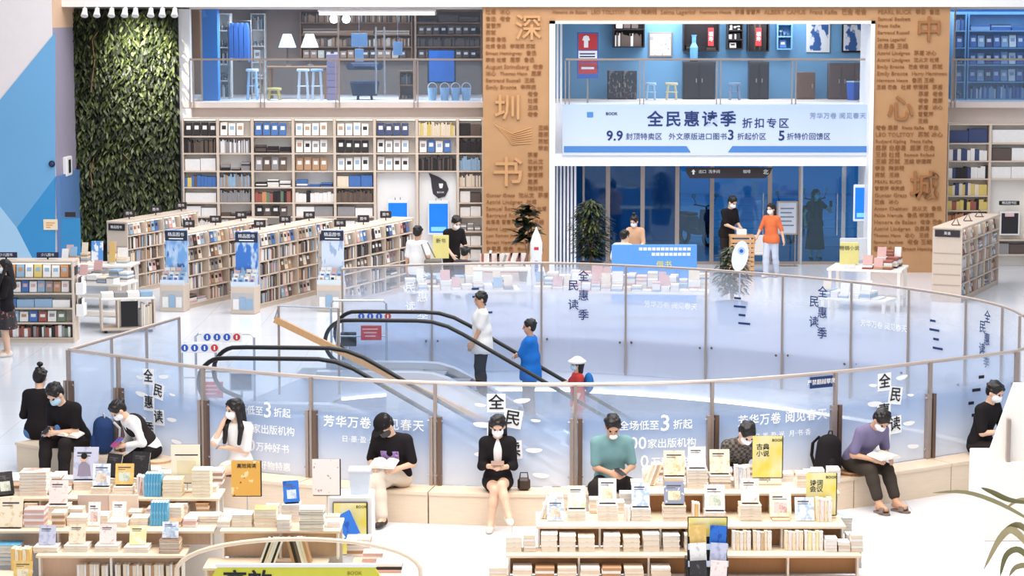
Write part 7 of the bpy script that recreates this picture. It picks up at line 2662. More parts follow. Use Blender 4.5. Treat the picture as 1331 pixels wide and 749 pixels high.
stack(128, Q2, ZB, 3, ['white', 'pink'], 'right of the white tower, left display', w_=0.16)
faced(G(155, Q2 - 6, ZB), 'white', 'white faced book with three blue characters, left display', h_=0.2, w_=0.14, easel=False)
stack(150, Q2 + 2, ZB, 2, ['pink', 'white'], 'before the three-character cover', w_=0.2)
stack(173, Q2, ZB, 3, ['cream', 'white'], 'left of the blue books', w_=0.18)
upright(186, Q1 + 2, ZA, 6, ['sky blue'], 'in the sky-blue run, upper, left display', h_=0.24, lean=0.06, ts=(0.026,))
upright(183, Q2, ZB, 6, ['sky blue'], 'in the sky-blue run, lower, left display', h_=0.24, lean=0.06, ts=(0.026,))
stack(212, Q1 + 2, ZA, 6, ['cream', 'yellow'], 'of cream books right of the sky-blue run', w_=0.2, t_=0.03)
stack(222, Q2 - 6, ZB, 5, ['cream', 'white'], 'of cream books in front of the tall cream sign', w_=0.22)
stack(236, Q1, ZA, 5, ['cream'], 'under the tall cream sign', w_=0.2, t_=0.035)
stack(262, Q1 + 2, ZA, 8, ['cream', 'yellow'], 'of yellowish books right of the tall cream sign', w_=0.19, t_=0.035)
stack(272, Q2 - 2, ZB, 3, ['white', 'black', 'white'], 'with one black spine, left display', w_=0.2)
for k, px in enumerate(range(84, 280, 24)):
    fill(px, Q2 - 14, ZB, 3 + (k * 5) % 4, ['wc', 'cw', 'wp', 'cy', 'ww'][k % 5], 0.17)
for k, px in enumerate(range(4, 282, 21)):
    fill(px, Q1 - 14, ZA, 2 + (k * 7) % 4, ['wc', 'wp', 'cw', 'wt', 'ww'][k % 5], 0.16)
for k, px in enumerate((88, 120, 160, 200)):
    fill(px, 708, ZC3, 3, ['wc', 'cp', 'wt'][k % 3], 0.17, 0.15)
for k, px in enumerate((10, 34, 58)):
    fill(px, Q2 + 2, ZB, 5 + k, ['wc', 'wp', 'wk'][k], 0.2)
# front row of faced books
for k, (px, col, lab) in enumerate(((60, 'lilac', 'blue-lilac faced book, leftmost of the front row'), (99, 'cream', 'cream faced book, second in the front row'), (139, 'pink', 'pinkish faced book, third in the front row'), (178, 'yellow', 'yellow-green faced book, fourth in the front row'))):
    t = stack(px, 718, ZC3, 2, ['white'], 'under the %s book of the front row' % ['first', 'second', 'third', 'fourth', 'fifth'][k], w_=0.24)
    faced(t, col, lab + ', left display', h_=0.19, w_=0.165, easel=False)
    if k:
        stack(px - 20, 719, ZC3, 2, ['white', 'cream'], 'left of the %s front-row book' % ['first', 'second', 'third', 'fourth', 'fifth'][k], w_=0.14)
t = stack(220, 720, ZC3, 7, ['brown', 'tan'], 'of brown books at the front right corner, left display', w_=0.2, t_=0.018)
faced(t, 'pale blue', 'pale blue faced book on the brown stack, left display', h_=0.16, w_=0.16, easel=False)
for k in range(5):
    fill_up(100 + 28 * k, 747, 0.3, 7, 'wcwtc', 0.2, 0.1, Y=yc + 0.045)
# left edge low
tier_unit('low_book_plinth', 'low plinth of books at the bottom left corner', [(gx(-30, 745, 0.45), gx(40, 745, 0.45), G(20, 752, 0.45).y - 0.2, yc + 0.0, 0.45)])
upright(20, 742, 0.45, 5, ['ochre', 'cream'], 'in the yellow run at the bottom left', h_=0.22, ts=(0.035,))
stack(8, 735, 0.45, 5, ['white', 'sky blue', 'sky blue'], 'with sky-blue spines at the bottom left corner', w_=0.28, t_=0.04)
faced(G(30, 754, 0.45), 'ochre', 'small ochre diagram-cover book at the bottom left corner', h_=0.18, w_=0.18, easel=False)

# ---- small display between, left of the bench sitters
tier_unit('stepped_display', 'small stepped book display below the woman in white', [
    (gx(285, 690, 0.8), gx(442, 690, 0.8), G(350, 690, 0.8).y, G(350, 690, 0.8).y + 0.6, 0.8),
    (gx(265, 735, 0.5), gx(425, 735, 0.5), G(350, 735, 0.5).y - 0.1, G(350, 690, 0.8).y + 0.1, 0.5)])
poster_stand('orange-yellow advert card below the woman in white', 302, 340, 599, 646, ZA, [('高效阅读', 0.05, 0.5, 0.85)], Y=22.95, base=0.8, mat=printed('advert_orange', (238, 182, 84), [((250, 226, 170), 0.6, 0.63), ((120, 70, 50), 0.66, 0.7)], 3))
poster_stand('white card stand with line drawing right of the blue-edged books', 407, 443, 597, 645, ZA, [], Y=22.95, base=0.8, mat=printed('advert_white', (246, 240, 236), [((190, 150, 150), 0.64, 0.66)], 5))
stack(345, 686, 0.8, 6, ['cream', 'white', 'ochre'], 'of cream books below the advert card', w_=0.22, t_=0.03)
stack(316, 686, 0.8, 5, ['white', 'cream'], 'left under the advert card', w_=0.2)
t = stack(378, 680, 0.8, 7, ['white', 'lilac'], 'of blue-edged books', w_=0.18)
faced(t, 'blue', 'tall book with blue top edge above the blue-edged stack', h_=0.22, w_=0.16, rz=0.3)
stack(362, 690, 0.8, 4, ['pink', 'white'], 'left of the blue-edged stack', w_=0.13)
t = stack(405, 690, 0.8, 7, ['white', 'white', 'black'], 'of white books with black marks', w_=0.24, t_=0.03)
t = stack(420, 676, 0.8, 3, ['white', 'brown'], 'under the line-drawing card', w_=0.22)
fill_up(336, 735, 0.5, 7, 'wkcwwk', 0.26, 0.16, (0.022,), 0.35)
fill_up(372, 735, 0.5, 6, 'tkuwct', 0.26, 0.16, (0.03, 0.02), -0.25)
fill(415, 722, 0.5, 5, 'wcw', 0.22)
fill(466, 724, 0.4, 6, 'wtw', 0.24, 0.24)
fill(505, 745, 0.4, 3, 'pkw', 0.26, 0.24)
fill(484, 735, 0.4, 4, 'wp', 0.2, 0.22)
tier_unit('low_book_plinth', 'low plinth of books under the arch right foot', [(gx(452, 750, 0.4), gx(520, 750, 0.4), G(460, 752, 0.4).y - 0.1, G(460, 720, 0.4).y, 0.4)])
# white cabinet with yellow poster
Yk = 23.6
a, c = W(428, 712, Yk), W(484, 647, Yk)
t = thing('white_cabinet', 'white end cabinet with a yellow poster left of the man in cap', 'cabinet', ((a.x + c.x) / 2, Yk, 0))
w_ = (c.x - a.x) / 2
B().rbox(-w_, w_, 0.03, 0.45, 0, c.z, 0.01).build('body', WHITE, t)
B().rbox(-w_ + 0.04, w_ - 0.05, 0, 0.03, 0.25, c.z - 0.05, 0.006).build('poster_frame', EASEL, t)
B().box(-w_ + 0.05, w_ - 0.065, -0.004, 0, 0.26, c.z - 0.06).build('poster', YSIGN, t)
text('BOOK', 0.04, INKBLACK, (w_ * 0.5, -0.006, c.z - 0.1), parent=t, depth=0.0008)
p = W(450, 685, Yk - 0.13)
book(Matrix.Translation(p) @ Matrix.Rotation(-0.5, 4, 'Y') @ Matrix.Rotation(PI / 2 - 0.5, 4, 'X'), 'blue', 'bright blue book tilted in front of the yellow poster cabinet', 0.22, 0.28, 0.03)
p = W(432, 694, Yk - 0.3)
book(Matrix.Translation(p) @ Matrix.Rotation(-0.7, 4, 'Y') @ Matrix.Rotation(PI / 2 - 0.4, 4, 'X'), 'white', 'white book leaning beside the bright blue book', 0.18, 0.24, 0.02)
Zk = c.z
t = thing('clear_bin', 'pale frosted plastic bin on the white end cabinet', 'bin', (W(468, 640, Yk + 0.2).x, Yk + 0.22, Zk))
B().lathe([(0.13, 0), (0.16, 0.26), (0.15, 0.26), (0.12, 0.02)], 4, M_=Matrix.Rotation(PI / 4, 4, 'Z')).build('body', M('frosted_plastic', (216, 226, 240), 0.3), t)
B().lathe([(0.165, 0.25), (0.165, 0.27), (0.15, 0.27)], 4, M_=Matrix.Rotation(PI / 4, 4, 'Z')).build('rim', WHITE, t)

for k, px in enumerate(range(2, 284, 9)):
    fill(px, 640 - (k % 3) * 7, ZA, 2 + (k * 5) % 5, ['wc', 'wp', 'cw', 'wt', 'ww', 'cy'][k % 6], 0.13, 0.18)
    fill(px, 686 - (k % 3) * 8, ZB, 2 + (k * 7) % 4, ['wc', 'cw', 'wp', 'ww', 'ct'][k % 5], 0.13, 0.18)
for k, px in enumerate(range(704, 1084, 10)):
    fill(px, 676 - (k % 3) * 8, ZM3, 2 + (k * 5) % 4, ['wc', 'ww', 'cw', 'wp', 'wt'][k % 5], 0.13, 0.18)
for k, px in enumerate(range(834, 1088, 10)):
    fill(px, 634 - (k % 3) * 6, ZT3, 2 + (k * 3) % 4, ['wc', 'ww', 'wt'][k % 3], 0.13, 0.18)
for k, px in enumerate(range(664, 1118, 9)):
    fill(px, 718 - (k % 2) * 4, ZL3, 3 + k % 3, ['wc', 'ww', 'cw'][k % 3], 0.12, 0.16, 0.035)
for k, px in enumerate(range(290, 438, 9)):
    fill(px, 686 - (k % 2) * 8, 0.8, 2 + k % 4, ['wc', 'ww', 'cp'][k % 3], 0.13, 0.18)
for f_, a_, k_ in LATER:
    f_(*a_, **k_)
# ---- arch with yellow-green sign
Ya = 21.6
t = thing('arched_sign', 'pale arched frame with yellow-green title board at the bottom edge', 'sign', (W(388, 749, Ya).x, Ya, 0))
ax0, ax1, atop = W(228, 749, Ya), W(548, 749, Ya), W(388, 701, Ya)
hw = (ax1.x - ax0.x) / 2
zb = ax0.z
pts = [(-hw, 0, 0.0), (-hw, 0, zb * 0.7)] + [(-hw * math.cos(q) * (1 if True else 0), 0, zb - 0.02 + (atop.z - zb + 0.02) * math.sin(q) ** 0.75) for q in [PI * k / 20 for k in range(1, 20)]] + [(hw, 0, zb * 0.7), (hw, 0, 0)]
B().tube(pts, 0.022, 8).build('arch_frame', PALEWOOD, t, smooth=True)
sx0, sx1, sz = W(283, 738, Ya).x - t.location.x, W(487, 738, Ya).x - t.location.x, W(388, 737, Ya).z
B().prism([(sx0 - 0.12, 0.02), (sx0 - 0.12, sz - 0.2), (sx0, sz), (sx1, sz), (sx1 + 0.12, sz - 0.2), (sx1 + 0.12, 0.02)], -0.02, 0.02, M_=Matrix.Rotation(PI / 2, 4, 'X')).build('board', M('lime_board', (214, 208, 70), 0.5, var=0.04), t)
B().box(sx0 - 0.02, sx1 + 0.02, -0.025, 0.025, sz, sz + 0.03).build('board_edge', WHITE, t)
text('高效', 0.24, INKBLACK, (W(322, 749, Ya).x - t.location.x, -0.024, sz - 0.16), parent=t, depth=0.001, bold=0.02)
text('BOOK', 0.05, M('ochre_ink', (150, 130, 40), 0.6), (W(461, 745, Ya).x - t.location.x, -0.024, sz - 0.06), parent=t, depth=0.001)

# ---- white planter and leaves at the right edge
xw = W(1281, 600, 25.3).x
t = thing('white_planter', 'tall white planter block at the right edge', 'planter', (xw + 0.6, 25.3, 0))
zt_ = W(1300, 602, 25.3).z
B().rbox(0 - 0.6, 0.9, 0, 0.9, 0, zt_, 0.01).build('body', M('planter_white', (246, 240, 232), 0.5, var=0.01), t)
# sloping white glass side above it
a1, a2, a3 = W(1281, 601, 25.4), W(1331, 478, 25.4), W(1345, 601, 25.4)
zz2 = W(1318, 498, 25.4).z
bb = B()
for y in (25.4, 25.44):
    pass
P3 = [(a1.x, a1.z), (a3.x + 0.5, a3.z), (a3.x + 0.5, zz2), (W(1318, 498, 25.4).x, zz2)]
bb.add([(x, 25.4, z) for x, z in P3] + [(x, 25.44, z) for x, z in P3], [(0, 1, 2, 3), (7, 6, 5, 4), (0, 4, 5, 1), (1, 5, 6, 2), (2, 6, 7, 3), (3, 7, 4, 0)])
bb.build('sloped_panel', M('planter_white', (246, 240, 232)), t, True)
p = W(1311, 575, 25.35)
B().box(p.x - 0.02, p.x + 0.02, 25.33, 25.39, zt_, W(1311, 545, 25.35).z).build('steel_strip', STEEL, t, True)
OLIVE = [M('olive_leaf_%d' % i, c_, 0.45, var=0.1, scale=10) for i, c_ in enumerate([(150, 140, 96), (120, 116, 70), (180, 164, 120)])]
t = thing('potted_plant', 'broad strap-leaved plant reaching in at the lower right corner', 'plant', (W(1345, 749, 22.5).x + 0.35, 22.5, 0))
B().lathe([(0.18, 0), (0.24, 0.4), (0.22, 0.4), (0.2, 0.36), (0.01, 0.36)], 18).build('pot', POTG, t)
LV = [([(1345, 680), (1300, 655), (1255, 640), (1212, 641)], 0.05), ([(1345, 655), (1312, 650), (1290, 640), (1275, 634)], 0.06), ([(1345, 720), (1318, 690), (1300, 700), (1279, 740)], 0.09), ([(1345, 700), (1325, 683), (1308, 690), (1296, 705)], 0.08), ([(1345, 735), (1325, 715), (1308, 722), (1300, 749)], 0.08), ([(1345, 655), (1333, 650), (1320, 652), (1307, 662)], 0.05), ([(1350, 740), (1335, 735), (1320, 738), (1312, 749)], 0.07)]
for k, (pts, w_) in enumerate(LV):
    P4 = smooth_line([W(x, y, 22.45 + 0.03 * k) for x, y in pts], 4)
    bb = B()
    n = len(P4)
    A_, C_ = [], []
    for i, q in enumerate(P4):
        tt = P4[min(i + 1, n - 1)] - P4[max(i - 1, 0)]
        s_ = Vector((-tt.z, 0.4 * tt.length, tt.x)).normalized()
        f = w_ * math.sin(PI * min(max((i + 0.6) / (n - 0.2), 0), 1)) ** 0.8
        A_.append(q + s_ * f * 0.5); C_.append(q - s_ * f * 0.5)
    bb.strip(A_, C_)
    bb.build('leaf', OLIVE[k % 3], t, True, smooth=True)
    B().tube([P4[0], (t.location.x, 22.5, 0.36)], 0.01, 5).build('stem', OLIVE[1], t, True)


# ------------------------------------------------------------------ people
def bench_pt(px, off=0.24):
    "a point on the bench below pixel column px"
    best = min(range(len(FS)), key=lambda i: abs((CX + F * FS[i].x / FS[i].y) - px))
    n = ns[best]
    q = FS[best] + n * off
    x = (px - CX) / F * (q.y * math.cos(TH) + (EYE - 0.6) * math.sin(TH))
    return Vector((x, q.y, 0))


def held(J, local, name, label, cat, size, mat, rot=(0, 0, 0)):
    o = B().rbox(-size[0] / 2, size[0] / 2, -size[1] / 2, size[1] / 2, -size[2] / 2, size[2] / 2, min(size) * 0.2).build(name, mat)
    o.matrix_world = J['M'] @ Matrix.Translation(local) @ Matrix.Rotation(rot[2], 4, 'Z') @ Matrix.Rotation(rot[0], 4, 'X') @ Matrix.Rotation(rot[1], 4, 'Y')
    return tag(o, label, cat)


def open_book(J, local, label, rot=(0, 0, 0), w_=0.15, h_=0.21, cover='white'):
    t = thing('open_book', label, 'book')
    t.matrix_world = J['M'] @ Matrix.Translation(local) @ Matrix.Rotation(rot[2], 4, 'Z') @ Matrix.Rotation(rot[0], 4, 'X') @ Matrix.Rotation(rot[1], 4, 'Y')
    for s_ in (-1, 1):
        b = B()
        xs = [0, 0.25, 0.5, 0.75, 1.0]
        zs = [0.0, 0.03, 0.032, 0.022, 0.012]
        b.strip([Vector((s_ * w_ * x, -h_ / 2, z)) for x, z in zip(xs, zs)], [Vector((s_ * w_ * x, h_ / 2, z)) for x, z in zip(xs, zs)])
        b.strip([Vector((s_ * w_ * x, -h_ / 2, 0)) for x in xs], [Vector((s_ * w_ * x, -h_ / 2, z)) for x, z in zip(xs, zs)])
        b.add([Vector((s_ * w_, -h_ / 2, 0)), Vector((s_ * w_, h_ / 2, 0)), Vector((s_ * w_, h_ / 2, zs[-1])), Vector((s_ * w_, -h_ / 2, zs[-1]))], [(0, 1, 2, 3)])
        b.build('page_block', PAGES, t)
    B().box(-w_ - 0.004, w_ + 0.004, -h_ / 2 - 0.004, h_ / 2 + 0.004, -0.004, 0).build('cover', COV[cover], t)
    return t


def wf(yaw_deg, x, y, z=0.08):
    "an ankle point given along the room's axes"
    return tuple(Matrix.Rotation(-math.radians(yaw_deg), 3, 'Z') @ Vector((x, y, z)))


PHONE = M('phone_black', (36, 34, 40), 0.3)
BLK = cloth('black', (34, 30, 32))
BLK2 = cloth('charcoal', (44, 38, 38))
WHT = cloth('white', (238, 234, 230), 0.03)
SNEAK = M('grey_sneaker', (132, 118, 106), 0.7)
WSHOE = M('white_shoe', (240, 238, 234), 0.6)
rad = math.radians

# 1 woman with a bun, back to the camera
p = bench_pt(42, 0.05) + Vector((0, 0.3, 0))
person('woman with a hair bun in black seen from behind at the left bench end', p, rad(175), 1.64, seat=BH, lean=10, head=(20, 0, 0), fem=True,
       hands=[(-0.1, -0.3, 0.62), (0.1, -0.3, 0.62)], feet=[(-0.14, -0.36, 0.08), (0.12, -0.4, 0.08)], top=BLK, sleeve=0.7, hem=0.06, bottom=('trousers', cloth('jeans', (90, 132, 186)), 1.0),
       shoes=M('brown_boot', (150, 104, 74), 0.6), hair='bun', mask=MASKW)
# 2 man in black with phone
p = bench_pt(100, 0.29)
_, J = person('man in black T-shirt and mask looking at a phone, book on his lap', p, rad(-28), 1.78, seat=BH, lean=26, head=(42, -6, 0),
              hands=[(-0.08, -0.46, 0.66), (0.0, -0.44, 0.65)], feet=[(-0.13, -0.5, 0.09), (0.13, -0.44, 0.09)], top=BLK, sleeve=0.34, hem=0.03, bottom=('trousers', BLK2, 0.97),
              shoes=SNEAK, socks=WHT, mask=MASKB, hair='short', build_=1.14)
held(J, (-0.05, -0.54, 0.69), 'phone', 'black phone held by the man in the black T-shirt', 'phone', (0.075, 0.15, 0.009), PHONE, (0.5, 0, 0))
open_book(J, (0.13, -0.3, 0.62), 'open book on the lap of the man in the black T-shirt', (0.1, 0.1, 0.2))
# 3 girl in vest
p = bench_pt(197, 0.24)
_, J = person('girl in dark vest and white sleeves bent over a book', p, rad(-60), 1.58, seat=BH + 0.056, lean=34, head=(48, 0, 0), fem=True,
              hands=[(-0.05, -0.40, 0.62), (0.07, -0.38, 0.62)], feet=[wf(-60, -0.34, -0.4), wf(-60, -0.18, -0.42)], top=WHT, sleeve=0.9, hem=0.0, bottom=('trousers', BLK, 1.0), shoes=BLACKP, mask=MASKW, hair='tail')
vest = Field()
for (c_, r_) in ((J['pel'] + J['tu'] * 0.14, (0.155, 0.125, 0.15)), (J['pel'] + J['tu'] * 0.36 + J['tf'] * 0.01, (0.155, 0.138, 0.17))):
    vest.ell(c_, (J['tx'], J['tf'], J['tu']), r_, 0.06)
vest.ell(J['neck'] + J['tf'] * 0.1, (J['tx'], J['tf'], J['tu']), (0.05, 0.08, 0.12), sub=True)
vest.build('vest', BLK2, bpy.data.objects['person.002'] if 'person.002' in bpy.data.objects else None, 0.011)
held(J, (0.02, -0.46, 0.66), 'book', 'small magenta and blue book held by the girl in the vest', 'book', (0.12, 0.17, 0.02), printed('jacket_magenta', (170, 60, 110), [((70, 90, 170), 0.5, 0.54)], 2), (0.7, 0, 0))
cu = bench_pt(203, 0.285)
t = thing('round_cushion', 'round pale wooden seat cushion under the girl in the vest', 'cushion', (cu.x, cu.y, BH))
B().lathe([(0.02, 0), (0.195, 0), (0.205, 0.02), (0.195, 0.045), (0.01, 0.05)], 24).build('pad', PALEWOOD, t)
B().lathe([(0.207, 0.015), (0.211, 0.022), (0.207, 0.03)], 24).build('piping', TANWOOD, t)
# 4 woman in white with long hair
p = bench_pt(312, 0.27)
person('woman in white with long black hair, hand raised to her chin', p, rad(-24), 1.63, seat=BH, lean=4, head=(8, -32, 0), fem=True,
       hands=[(-0.13, -0.19, 1.0), (-0.08, -0.17, 0.72)], elbows=[(-0.3, -0.6, -1), (0.7, 0.3, -0.6)], palms=[(0.5, 0.8, 0), (0, 0.3, -1)],
       feet=[(-0.06, -0.52, 0.08), (-0.2, -0.44, 0.13)], knees=[(-0.1, -1, 0.4), (0.1, -1, 0.7)], top=WHT, sleeve=0.45, hem=0.05, bottom=('skirt', WHT, 0.5), shoes=WSHOE, socks=WHT, mask=MASKW, hair='long')
# 5 man with cap
p = bench_pt(515, 0.22)
_, J = person('man in dark cap and printed black T-shirt reading with legs crossed', p, rad(-16), 1.72, seat=BH, lean=14, head=(48, -28, 0), build_=1.1,
              hands=[(-0.16, -0.36, 0.68), (0.12, -0.34, 0.66)], feet=[(0.0, -0.5, 0.09), (-0.26, -0.58, 0.34)], knees=[(0.0, -1, 0.3), (-0.05, -0.9, 1)],
              top=BLK, sleeve=0.42, hem=0.05, bottom=('trousers', cloth('beige', (222, 208, 190), 0.04), 0.93), shoes=M('dark_sandal', (52, 44, 40), 0.6), socks=BLK, mask=M('grey_mask', (70, 66, 68), 0.7), hair='short', cap_mat=BLK)
open_book(J, (-0.02, -0.38, 0.72), 'open white book read by the man in the cap', (0.3, 0, 0))
cp = J['pel'] + J['tu'] * 0.34 + J['tf'] * 0.15
pb_ = [o for o in bpy.data.objects if o.get('label', '').startswith('man in dark cap')][0]
b_ = B().rbox(-0.11, 0.11, -0.004, 0.004, -0.05, 0.05, 0.001)
o = b_.build('shirt_print', printed('violet_print', (176, 140, 206), [((120, 90, 160), 0.55, 0.6), ((230, 200, 230), 0.6, 0.64)], 4), pb_)
o.matrix_local = Matrix.Translation(cp) @ Matrix.Rotation(rad(14), 4, 'X')
# 6 woman in blazer
p = bench_pt(647, 0.2)
_, J = person('woman in black blazer and mask looking at her phone, legs crossed', p, rad(0), 1.64, seat=BH, lean=5, head=(26, 0, 0), fem=True,
              hands=[(-0.06, -0.3, 0.72), (0.06, -0.3, 0.71)], feet=[(-0.08, -0.5, 0.08), (0.13, -0.62, 0.2)], knees=[(0.2, -1, 0.4), (-0.3, -0.9, 0.8)],
              top=BLK, sleeve=0.75, hem=0.16, under=WHT, bottom=('skirt', BLK, 0.35), shoes=M('cream_flat', (236, 222, 208), 0.5), mask=MASKW, hair='bob')
held(J, (0.0, -0.37, 0.77), 'phone', 'phone held by the woman in the black blazer', 'phone', (0.15, 0.075, 0.01), M('phone_tan', (150, 120, 104), 0.4), (0.6, 0, 0))
bg = bench_pt(681, 0.2)
t = thing('handbag', 'small dark brown handbag on the bench beside the woman in blazer', 'bag', (bg.x, bg.y, BH))
B().rbox(-0.075, 0.075, -0.05, 0.05, 0, 0.15, 0.03).build('body', M('dark_leather', (66, 52, 44), 0.4), t)
B().tube([(-0.05, 0, 0.14), (-0.04, 0, 0.21), (0.04, 0, 0.21), (0.05, 0, 0.14)], 0.008, 6).build('handle', M('dark_leather', (66, 52, 44)), t)
# 7 man in teal
p = bench_pt(793, 0.22)
_, J = person('man in teal polo shirt with lowered mask looking at his phone', p, rad(6), 1.72, seat=BH, lean=12, head=(34, -4, 0), build_=1.08,
              hands=[(-0.05, -0.36, 0.66), (0.12, -0.35, 0.66)], feet=[(-0.2, -0.42, 0.09), (0.2, -0.42, 0.09)], knees=[(-0.4, -1, 0.3), (0.4, -1, 0.3)],
              top=cloth('teal', (122, 160, 162)), sleeve=0.4, hem=0.03, collar=cloth('teal', (122, 160, 162)), bottom=('trousers', BLK2, 0.95), shoes=BLACKP, hair='short', skin=SKIN2)
held(J, (0.05, -0.45, 0.69), 'phone', 'dark phone held by the man in the teal polo', 'phone', (0.075, 0.15, 0.009), PHONE, (0.4, 0, 0.6))
mo = Field()
hcv = J['hc']
mo.ell(hcv + Vector((0, -0.05, -0.11)), (Vector((1, 0, 0)), Vector((0, 1, 0)), Vector((0, 0, 1))), (0.05, 0.045, 0.03), 0.01)
mo.build('lowered_mask', MASKW, [o for o in bpy.data.objects if o.get('label', '').startswith('man in teal')][0], 0.009)
# 8 man in plaid
p = bench_pt(953, 0.2)
PLAID = bpy.data.materials.new('cloth_plaid')
PLAID.use_nodes = True
nt = PLAID.node_tree
bs = nt.nodes['Principled BSDF']; bs.inputs['Roughness'].default_value = 0.85
tcn = nt.nodes.new('ShaderNodeTexCoord'); ck = nt.nodes.new('ShaderNodeTexChecker'); ck.inputs['Scale'].default_value = 28
ck.inputs['Color1'].default_value = (*lin(58, 54, 52), 1); ck.inputs['Color2'].default_value = (*lin(110, 98, 88), 1)
nt.links.new(tcn.outputs['Object'], ck.inputs['Vector']); nt.links.new(ck.outputs['Color'], bs.inputs['Base Color'])
person('man in dark plaid shirt with bowed head behind the top book tier', p, rad(14), 1.7, seat=BH, lean=30, head=(48, 8, 0),
       hands=[(-0.05, -0.42, 0.62), (0.1, -0.42, 0.62)], feet=[(-0.15, -0.42, 0.09), (0.15, -0.42, 0.09)], top=PLAID, sleeve=0.9, collar=PLAID, bottom=('trousers', BLK2, 1.0), shoes=BLACKP, mask=MASKW)
# 9 man in purple polo
p = bench_pt(1112, 0.28)
_, J = person('man in violet polo shirt bent over an open book, wearing slippers', p, rad(34), 1.7, seat=BH + 0.045, lean=32, head=(52, -4, 0), skin=SKIN2, build_=1.1,
              hands=[(-0.12, -0.44, 0.63), (0.14, -0.46, 0.62)], feet=[(-0.12, -0.56, 0.107), (0.12, -0.6, 0.107)], top=cloth('violet', (122, 114, 146)), sleeve=0.4, hem=0.03, collar=cloth('violet', (122, 114, 146)),
              bottom=('trousers', cloth('olive_black', (66, 58, 52)), 0.88), shoes=None, mask=MASKW)
pb_ = [o for o in bpy.data.objects if o.get('label', '').startswith('man in violet')][0]
for k in (0, 1):
    a_ = J['an'][k]
    q = thing('slipper', 'grey-brown slipper on the %s foot of the man in violet' % ('right', 'left')[k], 'slipper')
    q.matrix_world = J['M'] @ Matrix.Translation((a_.x + (-.01 if k == 0 else .01), a_.y - 0.05, a_.z - 0.106)) @ Matrix.Rotation(rad(-8 if k == 0 else 8), 4, 'Z')
    B().prism([(-0.04, 0.11), (-0.045, -0.1), (-0.03, -0.14), (0.03, -0.14), (0.045, -0.1), (0.04, 0.11), (0.0, 0.125)], 0, 0.022).build('sole', M('slipper_brown', (128, 110, 100), 0.6), q)
    B().tube([(-0.045, -0.05, 0.02), (-0.035, -0.05, 0.065), (0, -0.05, 0.08), (0.035, -0.05, 0.065), (0.045, -0.05, 0.02)], 0.02, 6, rz=2.2).build('strap', M('slipper_brown', (128, 110, 100)), q)
open_book(J, (0.02, -0.47, 0.66), 'open white book on the knees of the man in violet', (0.15, 0, 0.1), 0.17, 0.23)
cu = bench_pt(1108, 0.29)
t = thing('round_cushion', 'round tan seat cushion under the man in violet', 'cushion', (cu.x, cu.y, BH))
B().lathe([(0.02, 0), (0.195, 0), (0.205, 0.02), (0.195, 0.035), (0.01, 0.04)], 24).build('pad', TANWOOD, t)
B().lathe([(0.207, 0.012), (0.211, 0.02), (0.207, 0.028)], 24).build('piping', BROWNWOOD, t)
# 10 man in black at right
p = bench_pt(1273, 0.27)
_, J = person('man in black T-shirt and mask reading at the right bench end', p, rad(48), 1.72, seat=BH, lean=10, head=(26, 4, 0), build_=1.1,
              hands=[(-0.08, -0.38, 0.72), (0.14, -0.4, 0.78)], feet=[(-0.12, -0.46, 0.09), (0.12, -0.46, 0.09)], top=BLK, sleeve=0.42, hem=0.04, bottom=('trousers', BLK2, 1.0), shoes=BLACKP, mask=MASKW, hair='short')
open_book(J, (0.04, -0.44, 0.76), 'open white book held by the man at the right bench end', (0.5, 0, 0))


def backpack(label, px, off, mat, strap, h_=0.44, rz=0.0, tilt=0.0):
    q = bench_pt(px, off)
    t = thing('backpack', label, 'backpack', (q.x, q.y, BH + 0.03), rz)
    R_ = Matrix.Rotation(tilt, 4, 'Y')
    f = Field()
    f.cap((0, 0, 0.1), (0, 0, h_ - 0.13), 0.13, 0.12, 0.05)
    f.cap((-0.05, 0, 0.09), (-0.05, 0, h_ - 0.14), 0.11, 0.1, 0.05)
    f.cap((0.05, 0, 0.09), (0.05, 0, h_ - 0.14), 0.11, 0.1, 0.05)
    f.cut((0, 0, 0.0), (0, 0, -1))
    o = f.build('body', mat, t, 0.012)
    o.matrix_local = R_
    f = Field()
    f.cap((0.0, -0.1, 0.1), (0.0, -0.1, 0.17), 0.07, 0.06, 0.03)
    o2 = f.build('front_pocket', mat, t, 0.012); o2.matrix_local = R_
    for s_ in (-1, 1):
        o3 = B().tube([(s_ * 0.09, 0.1, h_ - 0.06), (s_ * 0.13, 0.17, h_ * 0.7), (s_ * 0.13, 0.17, 0.2), (s_ * 0.1, 0.1, 0.06)], 0.016, 6, rz=1.8).build('strap', strap, t)
        o3.matrix_local = R_
    o4 = B().tube([(-0.03, 0, h_ - 0.02), (-0.02, 0, h_ + 0.03), (0.02, 0, h_ + 0.03), (0.03, 0, h_ - 0.02)], 0.009, 5).build('top_loop', strap, t)
    o4.matrix_local = R_
    return t


backpack('navy backpack with pale strap on the bench beside the man in black', 133, 0.31, cloth('navy', (40, 62, 104)), M('pale_strap', (196, 196, 200), 0.7), 0.46, rad(-60), 0.15)
backpack('black backpack on the bench beside the man in violet', 1074, 0.25, BLK, BLK2, 0.5, rad(20), 0.1)


# riders
def rider(px, head_py, h, lx_off, side, **k):
    x = (px - CX) / 79.3
    lx = (Vector((x, 37.5, 0)) - E1.location).x + lx_off
    wpt = LM(E1) @ Vector((lx, side, 0))
    z = zc1(math.floor((lx - 1.55) / 0.402) * 0.402 + 1.55 + 0.2, 0.02)
    return person(loc=(wpt.x, wpt.y, z), h=h, **k)


